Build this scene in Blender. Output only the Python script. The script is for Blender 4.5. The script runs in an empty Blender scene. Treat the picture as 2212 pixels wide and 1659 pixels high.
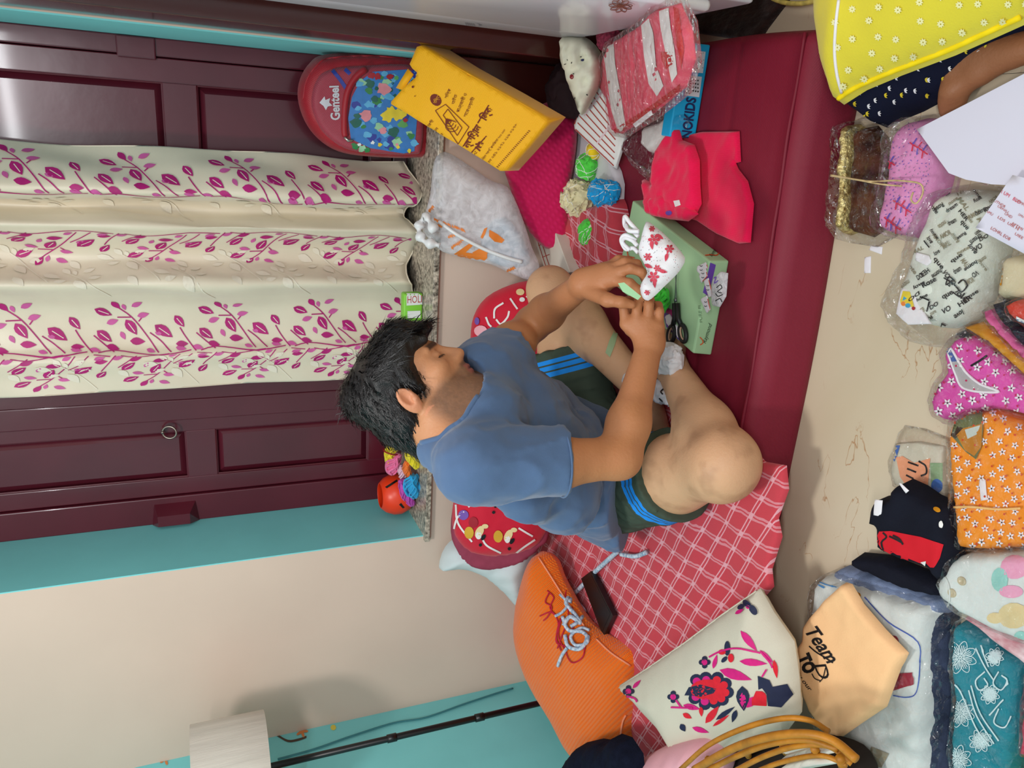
import bpy, bmesh, math, random
import numpy as np
from mathutils import Vector, Matrix
from mathutils.bvhtree import BVHTree
from mathutils.geometry import delaunay_2d_cdt, tessellate_polygon
SC = bpy.context.scene
COL = SC.collection
random.seed(7); rng = np.random.default_rng(7)
# ------------------------------------------------------------------ camera
FPX = 1660.0; CAMZ = 1.25
def _axes():
    d = np.array([250., 4044., FPX]); d /= np.linalg.norm(d)
    du = -5300.; dv = -(du*d[0]+FPX*d[2])/d[1]
    l = np.array([du, dv, FPX]); l /= np.linalg.norm(l)
    X = -l; Z = -d; Y = np.cross(Z, X)
    return np.array([X, Y, Z])
RC = _axes(); CO = np.array([0, 0, CAMZ])
cam_d = bpy.data.cameras.new('camera'); cam = bpy.data.objects.new('camera', cam_d); COL.objects.link(cam)
cam_d.sensor_width = 36; cam_d.sensor_fit = 'HORIZONTAL'; cam_d.lens = FPX/2212*36; cam_d.clip_start = .02
mw = Matrix.Identity(4)
for i in range(3):
    mw[i][0] = RC[i, 1]; mw[i][1] = RC[i, 0]; mw[i][2] = -RC[i, 2]; mw[i][3] = CO[i]
cam.matrix_world = mw
SC.camera = cam
# ------------------------------------------------------------------ world, lamps, exposure
SC.view_settings.view_transform = 'Standard'; SC.view_settings.look = 'None'
SC.view_settings.gamma = 1; SC.view_settings.use_curve_mapping = False
SC.view_settings.exposure = 0.0
SC.cycles.transparent_max_bounces = 32
W = bpy.data.worlds.new('world'); SC.world = W; W.use_nodes = True
W.node_tree.nodes['Background'].inputs[0].default_value = (.93, .96, 1, 1)
W.node_tree.nodes['Background'].inputs[1].default_value = .72
def area(name, loc, tgt, sx, sy, power, col):
    l = bpy.data.lights.new(name, 'AREA'); l.shape = 'RECTANGLE'; l.size = sx; l.size_y = sy; l.energy = power; l.color = col
    o = bpy.data.objects.new(name, l); COL.objects.link(o); o.location = loc
    o.rotation_euler = (Vector(tgt)-Vector(loc)).to_track_quat('-Z', 'Y').to_euler(); return o
area('ceiling_lamp', (-1.0, .62, 2.42), (-.8, 1.4, .2), .28, .28, 21, (1, .975, .94))
area('tube_lamp', (.35, -.95, 2.3), (-.3, 1.6, .3), 1.2, .06, 26, (.96, .98, 1))
# ------------------------------------------------------------------ helpers: pixels to places
def ray(x, y): return RC @ np.array([829.5-y, x-1106, FPX])
def onz(x, y, z): r = ray(x, y); return r*((z-CAMZ)/r[2])+CO
def ony(x, y, Y): r = ray(x, y); return r*(Y/r[1])+CO
def onx(x, y, X): r = ray(x, y); return r*(X/r[0])+CO
def dist(x, y, d): r = ray(x, y); return r/np.linalg.norm(r)*d+CO
def onpl(x, y, p, n): r = ray(x, y); return r*(np.dot(np.asarray(p)-CO, n)/np.dot(r, n))+CO
def nrm(v): v = np.asarray(v, float); return v/np.linalg.norm(v)
# ------------------------------------------------------------------ helpers: noise
def _h(ix, iy, iz, s):
    n = (ix*374761393+iy*668265263+iz*2147483647+s*1274126177) & 0xffffffff
    n = ((n ^ (n >> 13))*1274126177) & 0xffffffff
    return ((n ^ (n >> 16)) & 0xffff)/65535.0*2-1
def noise(p, s=0):
    p = np.asarray(p, float); i = np.floor(p).astype(np.int64); f = p-i; f = f*f*(3-2*f)
    r = 0
    for dx in (0, 1):
        for dy in (0, 1):
            for dz in (0, 1):
                w = (f[..., 0] if dx else 1-f[..., 0])*(f[..., 1] if dy else 1-f[..., 1])*(f[..., 2] if dz else 1-f[..., 2])
                r = r+w*_h(i[..., 0]+dx, i[..., 1]+dy, i[..., 2]+dz, s)
    return r
def fbm(p, s=0, o=3):
    p = np.asarray(p, float); r = 0; a = 1
    for k in range(o): r = r+a*noise(p*2**k, s+k); a *= .5
    return r/1.75
# ------------------------------------------------------------------ helpers: materials
def lin(c):
    c = [v/255. for v in c[:3]]
    return tuple([v/12.92 if v <= .04045 else ((v+.055)/1.055)**2.4 for v in c]+[1.])
MATS = {}
def base(name):
    m = bpy.data.materials.new(name); m.use_nodes = True; MATS[name] = m
    nt = m.node_tree; return m, nt, nt.nodes['Principled BSDF']
def N(nt, t, **k):
    n = nt.nodes.new(t)
    for a, b in k.items(): setattr(n, a, b)
    return n
def mat(name, col, rough=.6, spec=.35, var=0, vs=30, bump=0, bs=200, metal=0, sheen=0, col2=None, uv=False, alpha=1, coat=0, stretch=None):
    if name in MATS: return MATS[name]
    m, nt, p = base(name); L = nt.links
    p.inputs['Base Color'].default_value = lin(col); p.inputs['Roughness'].default_value = rough
    p.inputs['Specular IOR Level'].default_value = spec; p.inputs['Metallic'].default_value = metal
    p.inputs['Sheen Weight'].default_value = sheen; p.inputs['Alpha'].default_value = alpha; p.inputs['Coat Weight'].default_value = coat
    p.inputs['Coat Roughness'].default_value = .08
    tc = N(nt, 'ShaderNodeTexCoord'); src = tc.outputs['UV' if uv else 'Object']
    if stretch:
        mp = N(nt, 'ShaderNodeMapping'); mp.inputs['Scale'].default_value = stretch; L.new(src, mp.inputs[0]); src = mp.outputs[0]
    nz = N(nt, 'ShaderNodeTexNoise'); nz.inputs['Scale'].default_value = vs; nz.inputs['Detail'].default_value = 4; L.new(src, nz.inputs['Vector'])
    mx = N(nt, 'ShaderNodeMix', data_type='RGBA'); c = lin(col)
    mx.inputs[6].default_value = tuple(min(1, v*(1-var)) for v in c[:3])+(1,)
    mx.inputs[7].default_value = lin(col2) if col2 else tuple(min(1, v*(1+var)) for v in c[:3])+(1,)
    rp = N(nt, 'ShaderNodeMapRange'); rp.inputs[1].default_value = .3; rp.inputs[2].default_value = .7
    L.new(nz.outputs[0], rp.inputs[0]); L.new(rp.outputs[0], mx.inputs[0]); L.new(mx.outputs[2], p.inputs['Base Color'])
    if bump:
        b = N(nt, 'ShaderNodeTexNoise'); b.inputs['Scale'].default_value = bs; b.inputs['Detail'].default_value = 3; L.new(src, b.inputs['Vector'])
        bp = N(nt, 'ShaderNodeBump'); bp.inputs['Strength'].default_value = bump; bp.inputs['Distance'].default_value = .004
        L.new(b.outputs[0], bp.inputs['Height']); L.new(bp.outputs[0], p.inputs['Normal'])
    return m
def weave(name, col, col2, su=900, sv=0, rough=.75, mixamt=.5, bump=.3, rot=0, spec=.25, sheen=.2, wave='BANDS'):
    """woven or knitted cloth: fine bands along the cloth's own coordinates"""
    if name in MATS: return MATS[name]
    m, nt, p = base(name); L = nt.links
    p.inputs['Roughness'].default_value = rough; p.inputs['Specular IOR Level'].default_value = spec; p.inputs['Sheen Weight'].default_value = sheen
    tc = N(nt, 'ShaderNodeTexCoord'); mp = N(nt, 'ShaderNodeMapping'); mp.inputs['Rotation'].default_value = (0, 0, rot)
    L.new(tc.outputs['UV'], mp.inputs[0])
    w = N(nt, 'ShaderNodeTexWave', bands_direction='X'); w.inputs['Scale'].default_value = su/20.; w.inputs['Distortion'].default_value = .6; w.inputs['Detail'].default_value = 1
    w.inputs['Detail Scale'].default_value = 3
    L.new(mp.outputs[0], w.inputs[0]); out = w.outputs[1]
    if sv:
        w2 = N(nt, 'ShaderNodeTexWave', bands_direction='Y'); w2.inputs['Scale'].default_value = sv/20.; w2.inputs['Distortion'].default_value = .6; L.new(mp.outputs[0], w2.inputs[0])
        ml = N(nt, 'ShaderNodeMath', operation='MULTIPLY'); L.new(out, ml.inputs[0]); L.new(w2.outputs[1], ml.inputs[1]); out = ml.outputs[0]
    nz = N(nt, 'ShaderNodeTexNoise'); nz.inputs['Scale'].default_value = 9; L.new(tc.outputs['UV'], nz.inputs[0])
    f = N(nt, 'ShaderNodeMath', operation='MULTIPLY'); f.inputs[1].default_value = mixamt; L.new(out, f.inputs[0])
    f2 = N(nt, 'ShaderNodeMath', operation='MULTIPLY_ADD'); f2.inputs[1].default_value = .25; L.new(nz.outputs[0], f2.inputs[0]); L.new(f.outputs[0], f2.inputs[2])
    mx = N(nt, 'ShaderNodeMix', data_type='RGBA'); mx.inputs[6].default_value = lin(col); mx.inputs[7].default_value = lin(col2)
    L.new(f2.outputs[0], mx.inputs[0]); L.new(mx.outputs[2], p.inputs['Base Color'])
    bp = N(nt, 'ShaderNodeBump'); bp.inputs['Strength'].default_value = bump; bp.inputs['Distance'].default_value = .003
    L.new(out, bp.inputs['Height']); L.new(bp.outputs[0], p.inputs['Normal'])
    return m
def film(name, tint=(255, 255, 255), fac=.07, bump=.9, scale=35, haze=0.0, rough=.06):
    """thin clear plastic: see-through with crinkled reflections"""
    if name in MATS: return MATS[name]
    m, nt, p = base(name); L = nt.links; nt.nodes.remove(p)
    out = nt.nodes['Material Output']
    tr = N(nt, 'ShaderNodeBsdfTransparent'); tr.inputs[0].default_value = lin(tint)
    gl = N(nt, 'ShaderNodeBsdfGlossy'); gl.inputs['Roughness'].default_value = rough
    tc = N(nt, 'ShaderNodeTexCoord')
    v = N(nt, 'ShaderNodeTexVoronoi', feature='F1'); v.inputs['Scale'].default_value = scale*1.3; L.new(tc.outputs['Object'], v.inputs['Vector'])
    nz = N(nt, 'ShaderNodeTexNoise'); nz.inputs['Scale'].default_value = scale*1.1; nz.inputs['Detail'].default_value = 3; nz.inputs['Distortion'].default_value = 1.5; L.new(tc.outputs['Object'], nz.inputs['Vector'])
    ad = N(nt, 'ShaderNodeMath', operation='ADD'); L.new(v.outputs[0], ad.inputs[0]); L.new(nz.outputs[0], ad.inputs[1])
    bp = N(nt, 'ShaderNodeBump'); bp.inputs['Strength'].default_value = bump; bp.inputs['Distance'].default_value = .034; L.new(ad.outputs[0], bp.inputs['Height'])
    L.new(bp.outputs[0], gl.inputs['Normal'])
    fr = N(nt, 'ShaderNodeFresnel'); fr.inputs[0].default_value = 1.3
    ma = N(nt, 'ShaderNodeMath', operation='MULTIPLY_ADD', use_clamp=True); ma.inputs[1].default_value = .35; ma.inputs[2].default_value = fac; L.new(fr.outputs[0], ma.inputs[0])
    mx = N(nt, 'ShaderNodeMixShader'); L.new(ma.outputs[0], mx.inputs[0]); L.new(tr.outputs[0], mx.inputs[1]); L.new(gl.outputs[0], mx.inputs[2])
    res = mx.outputs[0]
    if haze:
        df = N(nt, 'ShaderNodeBsdfDiffuse'); df.inputs[0].default_value = lin((248, 246, 250))
        m2 = N(nt, 'ShaderNodeMixShader'); L.new(nz.outputs[0], (hm := N(nt, 'ShaderNodeMath', operation='MULTIPLY')).inputs[0]); hm.inputs[1].default_value = haze*2
        L.new(hm.outputs[0], m2.inputs[0]); L.new(res, m2.inputs[1]); L.new(df.outputs[0], m2.inputs[2]); res = m2.outputs[0]
    L.new(res, out.inputs[0]); return m
def attr_mat(name, rough=.55, spec=.35, bump=0, bs=300, sss=0, var=.0, vs=60, coat=0):
    """colour comes from the mesh's own 'Col' attribute"""
    if name in MATS: return MATS[name]
    m, nt, p = base(name); L = nt.links
    a = N(nt, 'ShaderNodeAttribute', attribute_name='Col'); tc = N(nt, 'ShaderNodeTexCoord')
    nz = N(nt, 'ShaderNodeTexNoise'); nz.inputs['Scale'].default_value = vs; nz.inputs['Detail'].default_value = 4; L.new(tc.outputs['Object'], nz.inputs['Vector'])
    hs = N(nt, 'ShaderNodeHueSaturation'); mr = N(nt, 'ShaderNodeMapRange'); mr.inputs[3].default_value = 1-var; mr.inputs[4].default_value = 1+var
    L.new(nz.outputs[0], mr.inputs[0]); L.new(mr.outputs[0], hs.inputs['Value']); L.new(a.outputs['Color'], hs.inputs['Color']); L.new(hs.outputs[0], p.inputs['Base Color'])
    p.inputs['Roughness'].default_value = rough; p.inputs['Specular IOR Level'].default_value = spec; p.inputs['Coat Weight'].default_value = coat
    if sss:
        p.inputs['Subsurface Weight'].default_value = sss; p.inputs['Subsurface Radius'].default_value = (.012, .005, .003); p.inputs['Subsurface Scale'].default_value = .5
    if bump:
        b = N(nt, 'ShaderNodeTexNoise'); b.inputs['Scale'].default_value = bs; b.inputs['Detail'].default_value = 3; L.new(tc.outputs['Object'], b.inputs['Vector'])
        bp = N(nt, 'ShaderNodeBump'); bp.inputs['Strength'].default_value = bump; bp.inputs['Distance'].default_value = .003; L.new(b.outputs[0], bp.inputs['Height']); L.new(bp.outputs[0], p.inputs['Normal'])
    return m
# ------------------------------------------------------------------ helpers: objects
def tag(o, label=None, cat=None, group=None, kind=None):
    for k, v in (('label', label), ('category', cat), ('group', group), ('kind', kind)):
        if v: o[k] = v
    return o
def thing(name, label, cat, loc, group=None, kind=None):
    o = bpy.data.objects.new(name, None); COL.objects.link(o); o.location = loc; o.empty_display_size = .05
    return tag(o, label, cat, group, kind)
def adopt(o, par):
    o.parent = par
    if par.type == 'EMPTY': o.matrix_parent_inverse = Matrix.Translation(par.location).inverted()
def mk(name, V, F, mats=None, par=None, smooth=True, uv=None, mi=None, col=None, attrs=None):
    me = bpy.data.meshes.new(name); V = np.asarray(V, float)
    me.from_pydata(V.tolist(), [], [tuple(int(i) for i in f) for f in F])
    if mats is not None:
        for m in (mats if isinstance(mats, (list, tuple)) else [mats]): me.materials.append(m)
    if smooth: me.polygons.foreach_set('use_smooth', np.ones(len(me.polygons), bool))
    if mi is not None: me.polygons.foreach_set('material_index', np.asarray(mi, np.int32))
    if uv is not None:
        l = me.uv_layers.new(name='UVMap'); idx = np.empty(len(me.loops), np.int32); me.loops.foreach_get('vertex_index', idx)
        l.data.foreach_set('uv', np.asarray(uv, np.float32)[idx].ravel())
    if col is not None:
        a = me.color_attributes.new('Col', 'FLOAT_COLOR', 'POINT'); c = np.ones((len(V), 4), np.float32); c[:, :3] = col; a.data.foreach_set('color', c.ravel())
    for k, v in (attrs or {}).items():
        a = me.attributes.new(k, 'FLOAT', 'POINT'); a.data.foreach_set('value', np.asarray(v, np.float32))
    me.update()
    o = bpy.data.objects.new(name, me); COL.objects.link(o)
    if par is not None: adopt(o, par)
    return o
class MB:
    """collects simple shapes into one mesh"""
    def __init__(s): s.V = []; s.F = []; s.M = []
    def add(s, V, F, m=0):
        k = len(s.V); s.V += [tuple(v) for v in V]; s.F += [tuple(i+k for i in f) for f in F]; s.M += [m]*len(F); return s
    def box(s, lo, hi, m=0, bev=0):
        (x0, y0, z0), (x1, y1, z1) = lo, hi
        if bev:
            bm = bmesh.new(); bmesh.ops.create_cube(bm, size=1)
            for v in bm.verts: v.co = Vector(((x0+x1)/2+v.co.x*(x1-x0), (y0+y1)/2+v.co.y*(y1-y0), (z0+z1)/2+v.co.z*(z1-z0)))
            bmesh.ops.bevel(bm, geom=bm.edges[:], offset=bev, segments=2, affect='EDGES', profile=.5)
            bm.verts.index_update(); s.add([v.co[:] for v in bm.verts], [[v.index for v in f.verts] for f in bm.faces], m); bm.free(); return s
        V = [(x, y, z) for z in (z0, z1) for y in (y0, y1) for x in (x0, x1)]
        return s.add(V, [(0, 2, 3, 1), (4, 5, 7, 6), (0, 1, 5, 4), (2, 6, 7, 3), (0, 4, 6, 2), (1, 3, 7, 5)], m)
    def hexa(s, top, bot, m=0):
        """solid between two matching outlines"""
        n = len(top); return s.add(list(top)+list(bot), [tuple(range(n)), tuple(range(2*n-1, n-1, -1))]+[(i, n+i, n+(i+1) % n, (i+1) % n) for i in range(n)], m)
    def tube(s, P, r, seg=8, m=0, cap=True, closed=False):
        P = np.asarray(P, float); n = len(P); rr = np.broadcast_to(np.asarray(r, float), (n,))
        T = np.gradient(P, axis=0) if not closed else np.roll(P, -1, 0)-np.roll(P, 1, 0)
        T /= np.maximum(np.linalg.norm(T, axis=1)[:, None], 1e-9)
        a = np.array([0, 0, 1.]) if abs(T[0][2]) < .9 else np.array([1., 0, 0]); V = []
        u = np.cross(T[0], a); u /= np.linalg.norm(u)
        for i in range(n):
            u = u-T[i]*np.dot(u, T[i]); u /= max(np.linalg.norm(u), 1e-9); w = np.cross(T[i], u)
            for k in range(seg):
                t = 2*math.pi*k/seg; V.append(P[i]+rr[i]*(math.cos(t)*u+math.sin(t)*w))
        F = []
        for i in range(n if closed else n-1):
            j = (i+1) % n
            for k in range(seg): F.append((i*seg+k, i*seg+(k+1) % seg, j*seg+(k+1) % seg, j*seg+k))
        if cap and not closed: F += [tuple(range(seg-1, -1, -1)), tuple((n-1)*seg+k for k in range(seg))]
        return s.add(V, F, m)
    def lathe(s, prof, c, ax=(0, 0, 1), seg=32, m=0, caps=False):
        ax = nrm(ax); a = np.array([1., 0, 0]) if abs(ax[0]) < .8 else np.array([0, 1., 0]); u = nrm(np.cross(ax, a)); w = np.cross(ax, u); c = np.asarray(c, float); V = []
        for r, h in prof:
            for k in range(seg): t = 2*math.pi*k/seg; V.append(c+ax*h+r*(math.cos(t)*u+math.sin(t)*w))
        F = [(i*seg+k, i*seg+(k+1) % seg, (i+1)*seg+(k+1) % seg, (i+1)*seg+k) for i in range(len(prof)-1) for k in range(seg)]
        if caps: F += [tuple(range(seg-1, -1, -1)), tuple((len(prof)-1)*seg+k for k in range(seg))]
        return s.add(V, F, m)
    def out(s, name, mats, par=None, smooth=True): return mk(name, s.V, s.F, mats, par, smooth, mi=s.M)
def spl(P, n=40, closed=False):
    """smooth curve through points"""
    P = [np.asarray(p, float) for p in P]; k = len(P); R = []
    segs = k if closed else k-1
    for i in range(segs):
        p1, p2 = P[i], P[(i+1) % k]
        p0 = P[i-1] if (closed or i > 0) else 2*p1-p2
        p3 = P[(i+2) % k] if (closed or i+2 < k) else 2*p2-p1
        for t in np.linspace(0, 1, max(2, n//segs), endpoint=False):
            R.append(.5*((2*p1)+(p2-p0)*t+(2*p0-5*p1+4*p2-p3)*t*t+(3*p1-p0-3*p2+p3)*t**3))
    if not closed: R.append(P[-1])
    return np.array(R)
# ------------------------------------------------------------------ helpers: slabs (packets, cushions, folded cloth) on any plane
def seg_dist(Q, poly):
    a = poly; b = np.roll(poly, -1, 0); D = np.full(len(Q), 1e9)
    for p, q in zip(a, b):
        e = q-p; l = max(e @ e, 1e-12); t = np.clip(((Q-p) @ e)/l, 0, 1); D = np.minimum(D, np.linalg.norm(Q-(p+t[:, None]*e), axis=1))
    return D
def inside(Q, poly):
    x, y = Q[:, 0], Q[:, 1]; r = np.zeros(len(Q), bool); j = len(poly)-1
    for i in range(len(poly)):
        xi, yi = poly[i]; xj, yj = poly[j]
        c = ((yi > y) != (yj > y)) & (x < (xj-xi)*(y-yi)/((yj-yi) or 1e-12)+xi); r ^= c; j = i
    return r
def resample(poly, step):
    P = []
    for i in range(len(poly)):
        a, b = poly[i], poly[(i+1) % len(poly)]; n = max(1, int(np.linalg.norm(b-a)/step+.5))
        P += [a+(b-a)*k/n for k in range(n)]
    return np.array(P)
def slab(name, px, z=0., t=.03, edge=.02, puff=0., wr=0., ws=14., res=.012, mt=None, par=None, pillow=False, plane=None, at=1., uvdir=None, round_=0, seed=0, wave=None, grow=0., pts=None, lift=0., under=None):
    """px: outline in the photograph, carried to the plane; the thing gets real thickness t above the plane"""
    if plane is None: p0 = np.array([0, 0, z]); n = np.array([0, 0, 1.])
    else: p0, n = np.asarray(plane[0], float), nrm(plane[1])
    if pts is None:
        if round_: px = spl(px, round_*len(px), True)
        Q3 = np.array([onpl(x, y, p0+n*t*at, n) for x, y in px])
    else: Q3 = np.asarray(pts, float)
    if uvdir is None: A = nrm(np.cross([0, 1, 0.001], n))
    else:
        a, b = onpl(*uvdir[0], p0, n), onpl(*uvdir[1], p0, n); A = nrm(b-a)
    B = np.cross(n, A); O = p0
    poly = np.stack([(Q3-O) @ A, (Q3-O) @ B], 1)
    ar = .5*np.sum(poly[:, 0]*np.roll(poly[:, 1], -1)-np.roll(poly[:, 0], -1)*poly[:, 1])
    if ar < 0: poly = poly[::-1]
    if grow:
        e = np.roll(poly, -1, 0)-np.roll(poly, 1, 0); nn = np.stack([e[:, 1], -e[:, 0]], 1); nn /= np.maximum(np.linalg.norm(nn, axis=1)[:, None], 1e-9); poly = poly+nn*grow
    rim = resample(poly, res); lo, hi = poly.min(0), poly.max(0)
    g = np.stack(np.meshgrid(np.arange(lo[0], hi[0], res), np.arange(lo[1], hi[1], res)), -1).reshape(-1, 2)
    g[:, 0] += (np.arange(len(g)) % 2)*.0
    g = g[inside(g, poly)]; g = g[seg_dist(g, poly) > res*.45]; nr = len(rim)
    if edge < res*1.6:   # a crisp edge gets its own rings of points just inside the outline
        e_ = np.roll(rim, -1, 0)-np.roll(rim, 1, 0); nn = np.stack([-e_[:, 1], e_[:, 0]], 1); nn /= np.maximum(np.linalg.norm(nn, axis=1)[:, None], 1e-9)
        g = g[seg_dist(g, poly) > edge+res*.35] if len(g) else g; rings = []
        for fr_ in (1., .35):
            q = rim+nn*edge*fr_; q = q[inside(q, poly)]; dd = seg_dist(q, poly); q = q[dd > edge*fr_*.8]; rings.append(q)
        g = np.concatenate(rings+[g])
    allp = np.concatenate([rim, g])
    vo, ed, fa, ov, _, _ = delaunay_2d_cdt([Vector(p) for p in allp], [(i, (i+1) % nr) for i in range(nr)], [], 1, 1e-6)
    V2 = np.array([v[:] for v in vo]); d = seg_dist(V2, poly); onrim = d < 1e-5
    x = np.clip(d/max(edge, 1e-6), 0, 1); prof = np.sqrt(np.maximum(0, 1-(1-x)**2))
    dm = d/max(d.max(), 1e-6); h = t*prof*(1 if not puff else (1-puff)+puff*np.sin(np.clip(dm, 0, 1)*math.pi/2))
    if wr:
        P3 = np.concatenate([V2*ws, np.full((len(V2), 1), seed*7.3)], 1)
        rid = 1-np.abs(fbm(P3, seed, 3))*2; h = h+wr*rid*prof*.6+wr*fbm(P3*2.3, seed+5, 2)*prof*.5
    if wave is not None: h = h+wave(V2)*prof
    top = O+V2[:, :1]*A+V2[:, 1:]*B+h[:, None]*n+n*lift
    nv = len(V2); fmap = []; F = [list(f) for f in fa]
    hb = -h*(.8 if pillow else 0) if pillow else np.zeros(nv)
    if under is not None: hb = under(top)
    bot = O+V2[:, :1]*A+V2[:, 1:]*B+hb[:, None]*n+n*lift
    edges = {}
    for f in F:
        for i in range(len(f)): edges[(f[i], f[(i+1) % len(f)])] = 1
    rimset = [e for e in edges if (e[1], e[0]) not in edges]
    V = np.concatenate([top, bot]); F2 = F+[[i+nv for i in f[::-1]] for f in F]+[[b, a, a+nv, b+nv] for a, b in rimset]
    uv = np.concatenate([V2, V2])
    o = mk(name, V, F2, mt, par, uv=uv)
    return o
# ------------------------------------------------------------------ helpers: print carried onto a surface
def split_tris(T, mx):
    out = []; st = list(T)
    while st:
        a, b, c = st.pop(); l = [np.hypot(*(b-a)), np.hypot(*(c-b)), np.hypot(*(a-c))]; k = int(np.argmax(l))
        if l[k] <= mx or len(out)+len(st) > 60000: out.append((a, b, c)); continue
        p = [a, b, c]; i, j, q = p[k], p[(k+1) % 3], p[(k+2) % 3]; m = (i+j)/2; st += [(i, m, q), (m, j, q)]
    return out
def poly_tris(P):
    P = [np.asarray(p, float) for p in P]
    return [(P[a], P[b], P[c]) for a, b, c in tessellate_polygon([[Vector((p[0], p[1], 0)) for p in P]])]
def ell(cx, cy, rx, ry=None, rot=0, n=14):
    ry = ry or rx; c, s = math.cos(rot), math.sin(rot)
    return [(cx+rx*math.cos(t)*c-ry*math.sin(t)*s, cy+rx*math.cos(t)*s+ry*math.sin(t)*c) for t in np.linspace(0, 2*math.pi, n, endpoint=False)]
def leaf(cx, cy, L, w, rot, n=6):
    c, s = math.cos(rot), math.sin(rot); P = [(t*L-L/2, w/2*math.sin(math.pi*t**.8)) for t in np.linspace(0, 1, n)]; P += [(x, -y) for x, y in P[-2:0:-1]]
    return [(cx+x*c-y*s, cy+x*s+y*c) for x, y in P]
def stroke(P, w, n=16, taper=False):
    P = spl(P, n) if len(P) > 2 else np.array(P, float); T = np.gradient(P, axis=0); T /= np.maximum(np.linalg.norm(T, axis=1)[:, None], 1e-9); Nn = np.stack([-T[:, 1], T[:, 0]], 1)
    ww = (np.linspace(1, .2, len(P)) if taper else np.ones(len(P)))[:, None]*w/2
    A = P+Nn*ww; B = P-Nn*ww; return [np.array([A[i], A[i+1], B[i+1], B[i]]) for i in range(len(P)-1)]
FONT = {}
def font(fn):
    if fn not in FONT:
        import os
        p = os.path.join(bpy.utils.resource_path('LOCAL'), 'datafiles', 'fonts', fn)
        FONT[fn] = bpy.data.fonts.load(p) if fn and os.path.exists(p) else None
    return FONT[fn]
def text_tris(s, fn=None, shear=0., bold=0.):
    cu = bpy.data.curves.new('t', 'FONT'); cu.body = s; cu.size = 1; cu.shear = shear; cu.offset = bold; cu.resolution_u = 3
    if fn and font(fn): cu.font = font(fn)
    o = bpy.data.objects.new('t', cu); COL.objects.link(o)
    dg = bpy.context.evaluated_depsgraph_get(); dg.update(); me = o.evaluated_get(dg).to_mesh()
    V = np.array([v.co[:2] for v in me.vertices]) if me and len(me.vertices) else np.zeros((0, 2)); T = []
    if me:
        me.calc_loop_triangles(); T = [tuple(V[i] for i in t.vertices) for t in me.loop_triangles]
    o.evaluated_get(dg).to_mesh_clear(); bpy.data.objects.remove(o); bpy.data.curves.remove(cu); return T
def text_px(s, p0, p1, h, fn=None, shear=0., bold=0., up=None):
    """lettering whose baseline runs from p0 to p1 in the photograph, letter height h pixels"""
    T = text_tris(s, fn, shear, bold)
    if not T: return []
    A = np.concatenate([np.array(t) for t in T]); x0, x1 = A[:, 0].min(), A[:, 0].max()
    p0, p1 = np.array(p0, float), np.array(p1, float); d = (p1-p0); u = d/np.hypot(*d)
    w = np.array(up, float)/np.hypot(*up) if up else np.array([u[1], -u[0]])
    f = lambda v: p0+d*(v[0]-x0)/(x1-x0)+w*h*v[1]/.72
    return [tuple(f(v) for v in t) for t in T]
def bvh_of(objs):
    V = []; F = []
    for o in (objs if isinstance(objs, (list, tuple)) else [objs]):
        k = len(V); V += [v.co[:] for v in o.data.vertices]; F += [[i+k for i in p.vertices] for p in o.data.polygons]
    return BVHTree.FromPolygons(V, F)
def decal(name, objs, items, par, off=.0009, mx=9., smooth=True):
    """items: (material, shape); a shape is an outline or list of triangles in photograph pixels, laid on the surface it falls on"""
    bv = bvh_of(objs); V = []; F = []; mi = []; ms = []; cache = {}
    co = Vector(CO); lst = min(2.2e-5, .0024/max(1, len(items)))
    for lay, (m, sh) in enumerate(items):
        if m not in ms: ms.append(m)
        k = ms.index(m)
        T = sh if (len(sh) and isinstance(sh, list) and isinstance(sh[0], tuple) and len(sh[0]) == 3) else None
        if T is None: T = poly_tris(sh)
        for tr in split_tris(T, mx):
            ids = []
            for p in tr:
                key = (round(float(p[0]), 2), round(float(p[1]), 2), lay)
                if key not in cache:
                    r = Vector(ray(*p)).normalized(); h = bv.ray_cast(co, r)
                    if h[0] is None: cache[key] = None
                    else:
                        nn = h[1] if h[1].dot(r) < 0 else -h[1]; cache[key] = len(V); V.append((h[0]+nn*(off+lst*lay)-r*off*.6)[:])
                ids.append(cache[key])
            if None in ids or len(set(ids)) < 3: continue
            q = [Vector(V[i]) for i in ids]
            if max((q[0]-q[1]).length, (q[1]-q[2]).length, (q[2]-q[0]).length) > .05: continue
            F.append(ids); mi.append(k)
    if not F: return None
    o = mk(name, V, F, ms, par, smooth, mi=mi)
    if par is not None: o['kind'] = 'stuff'
    return o
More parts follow.
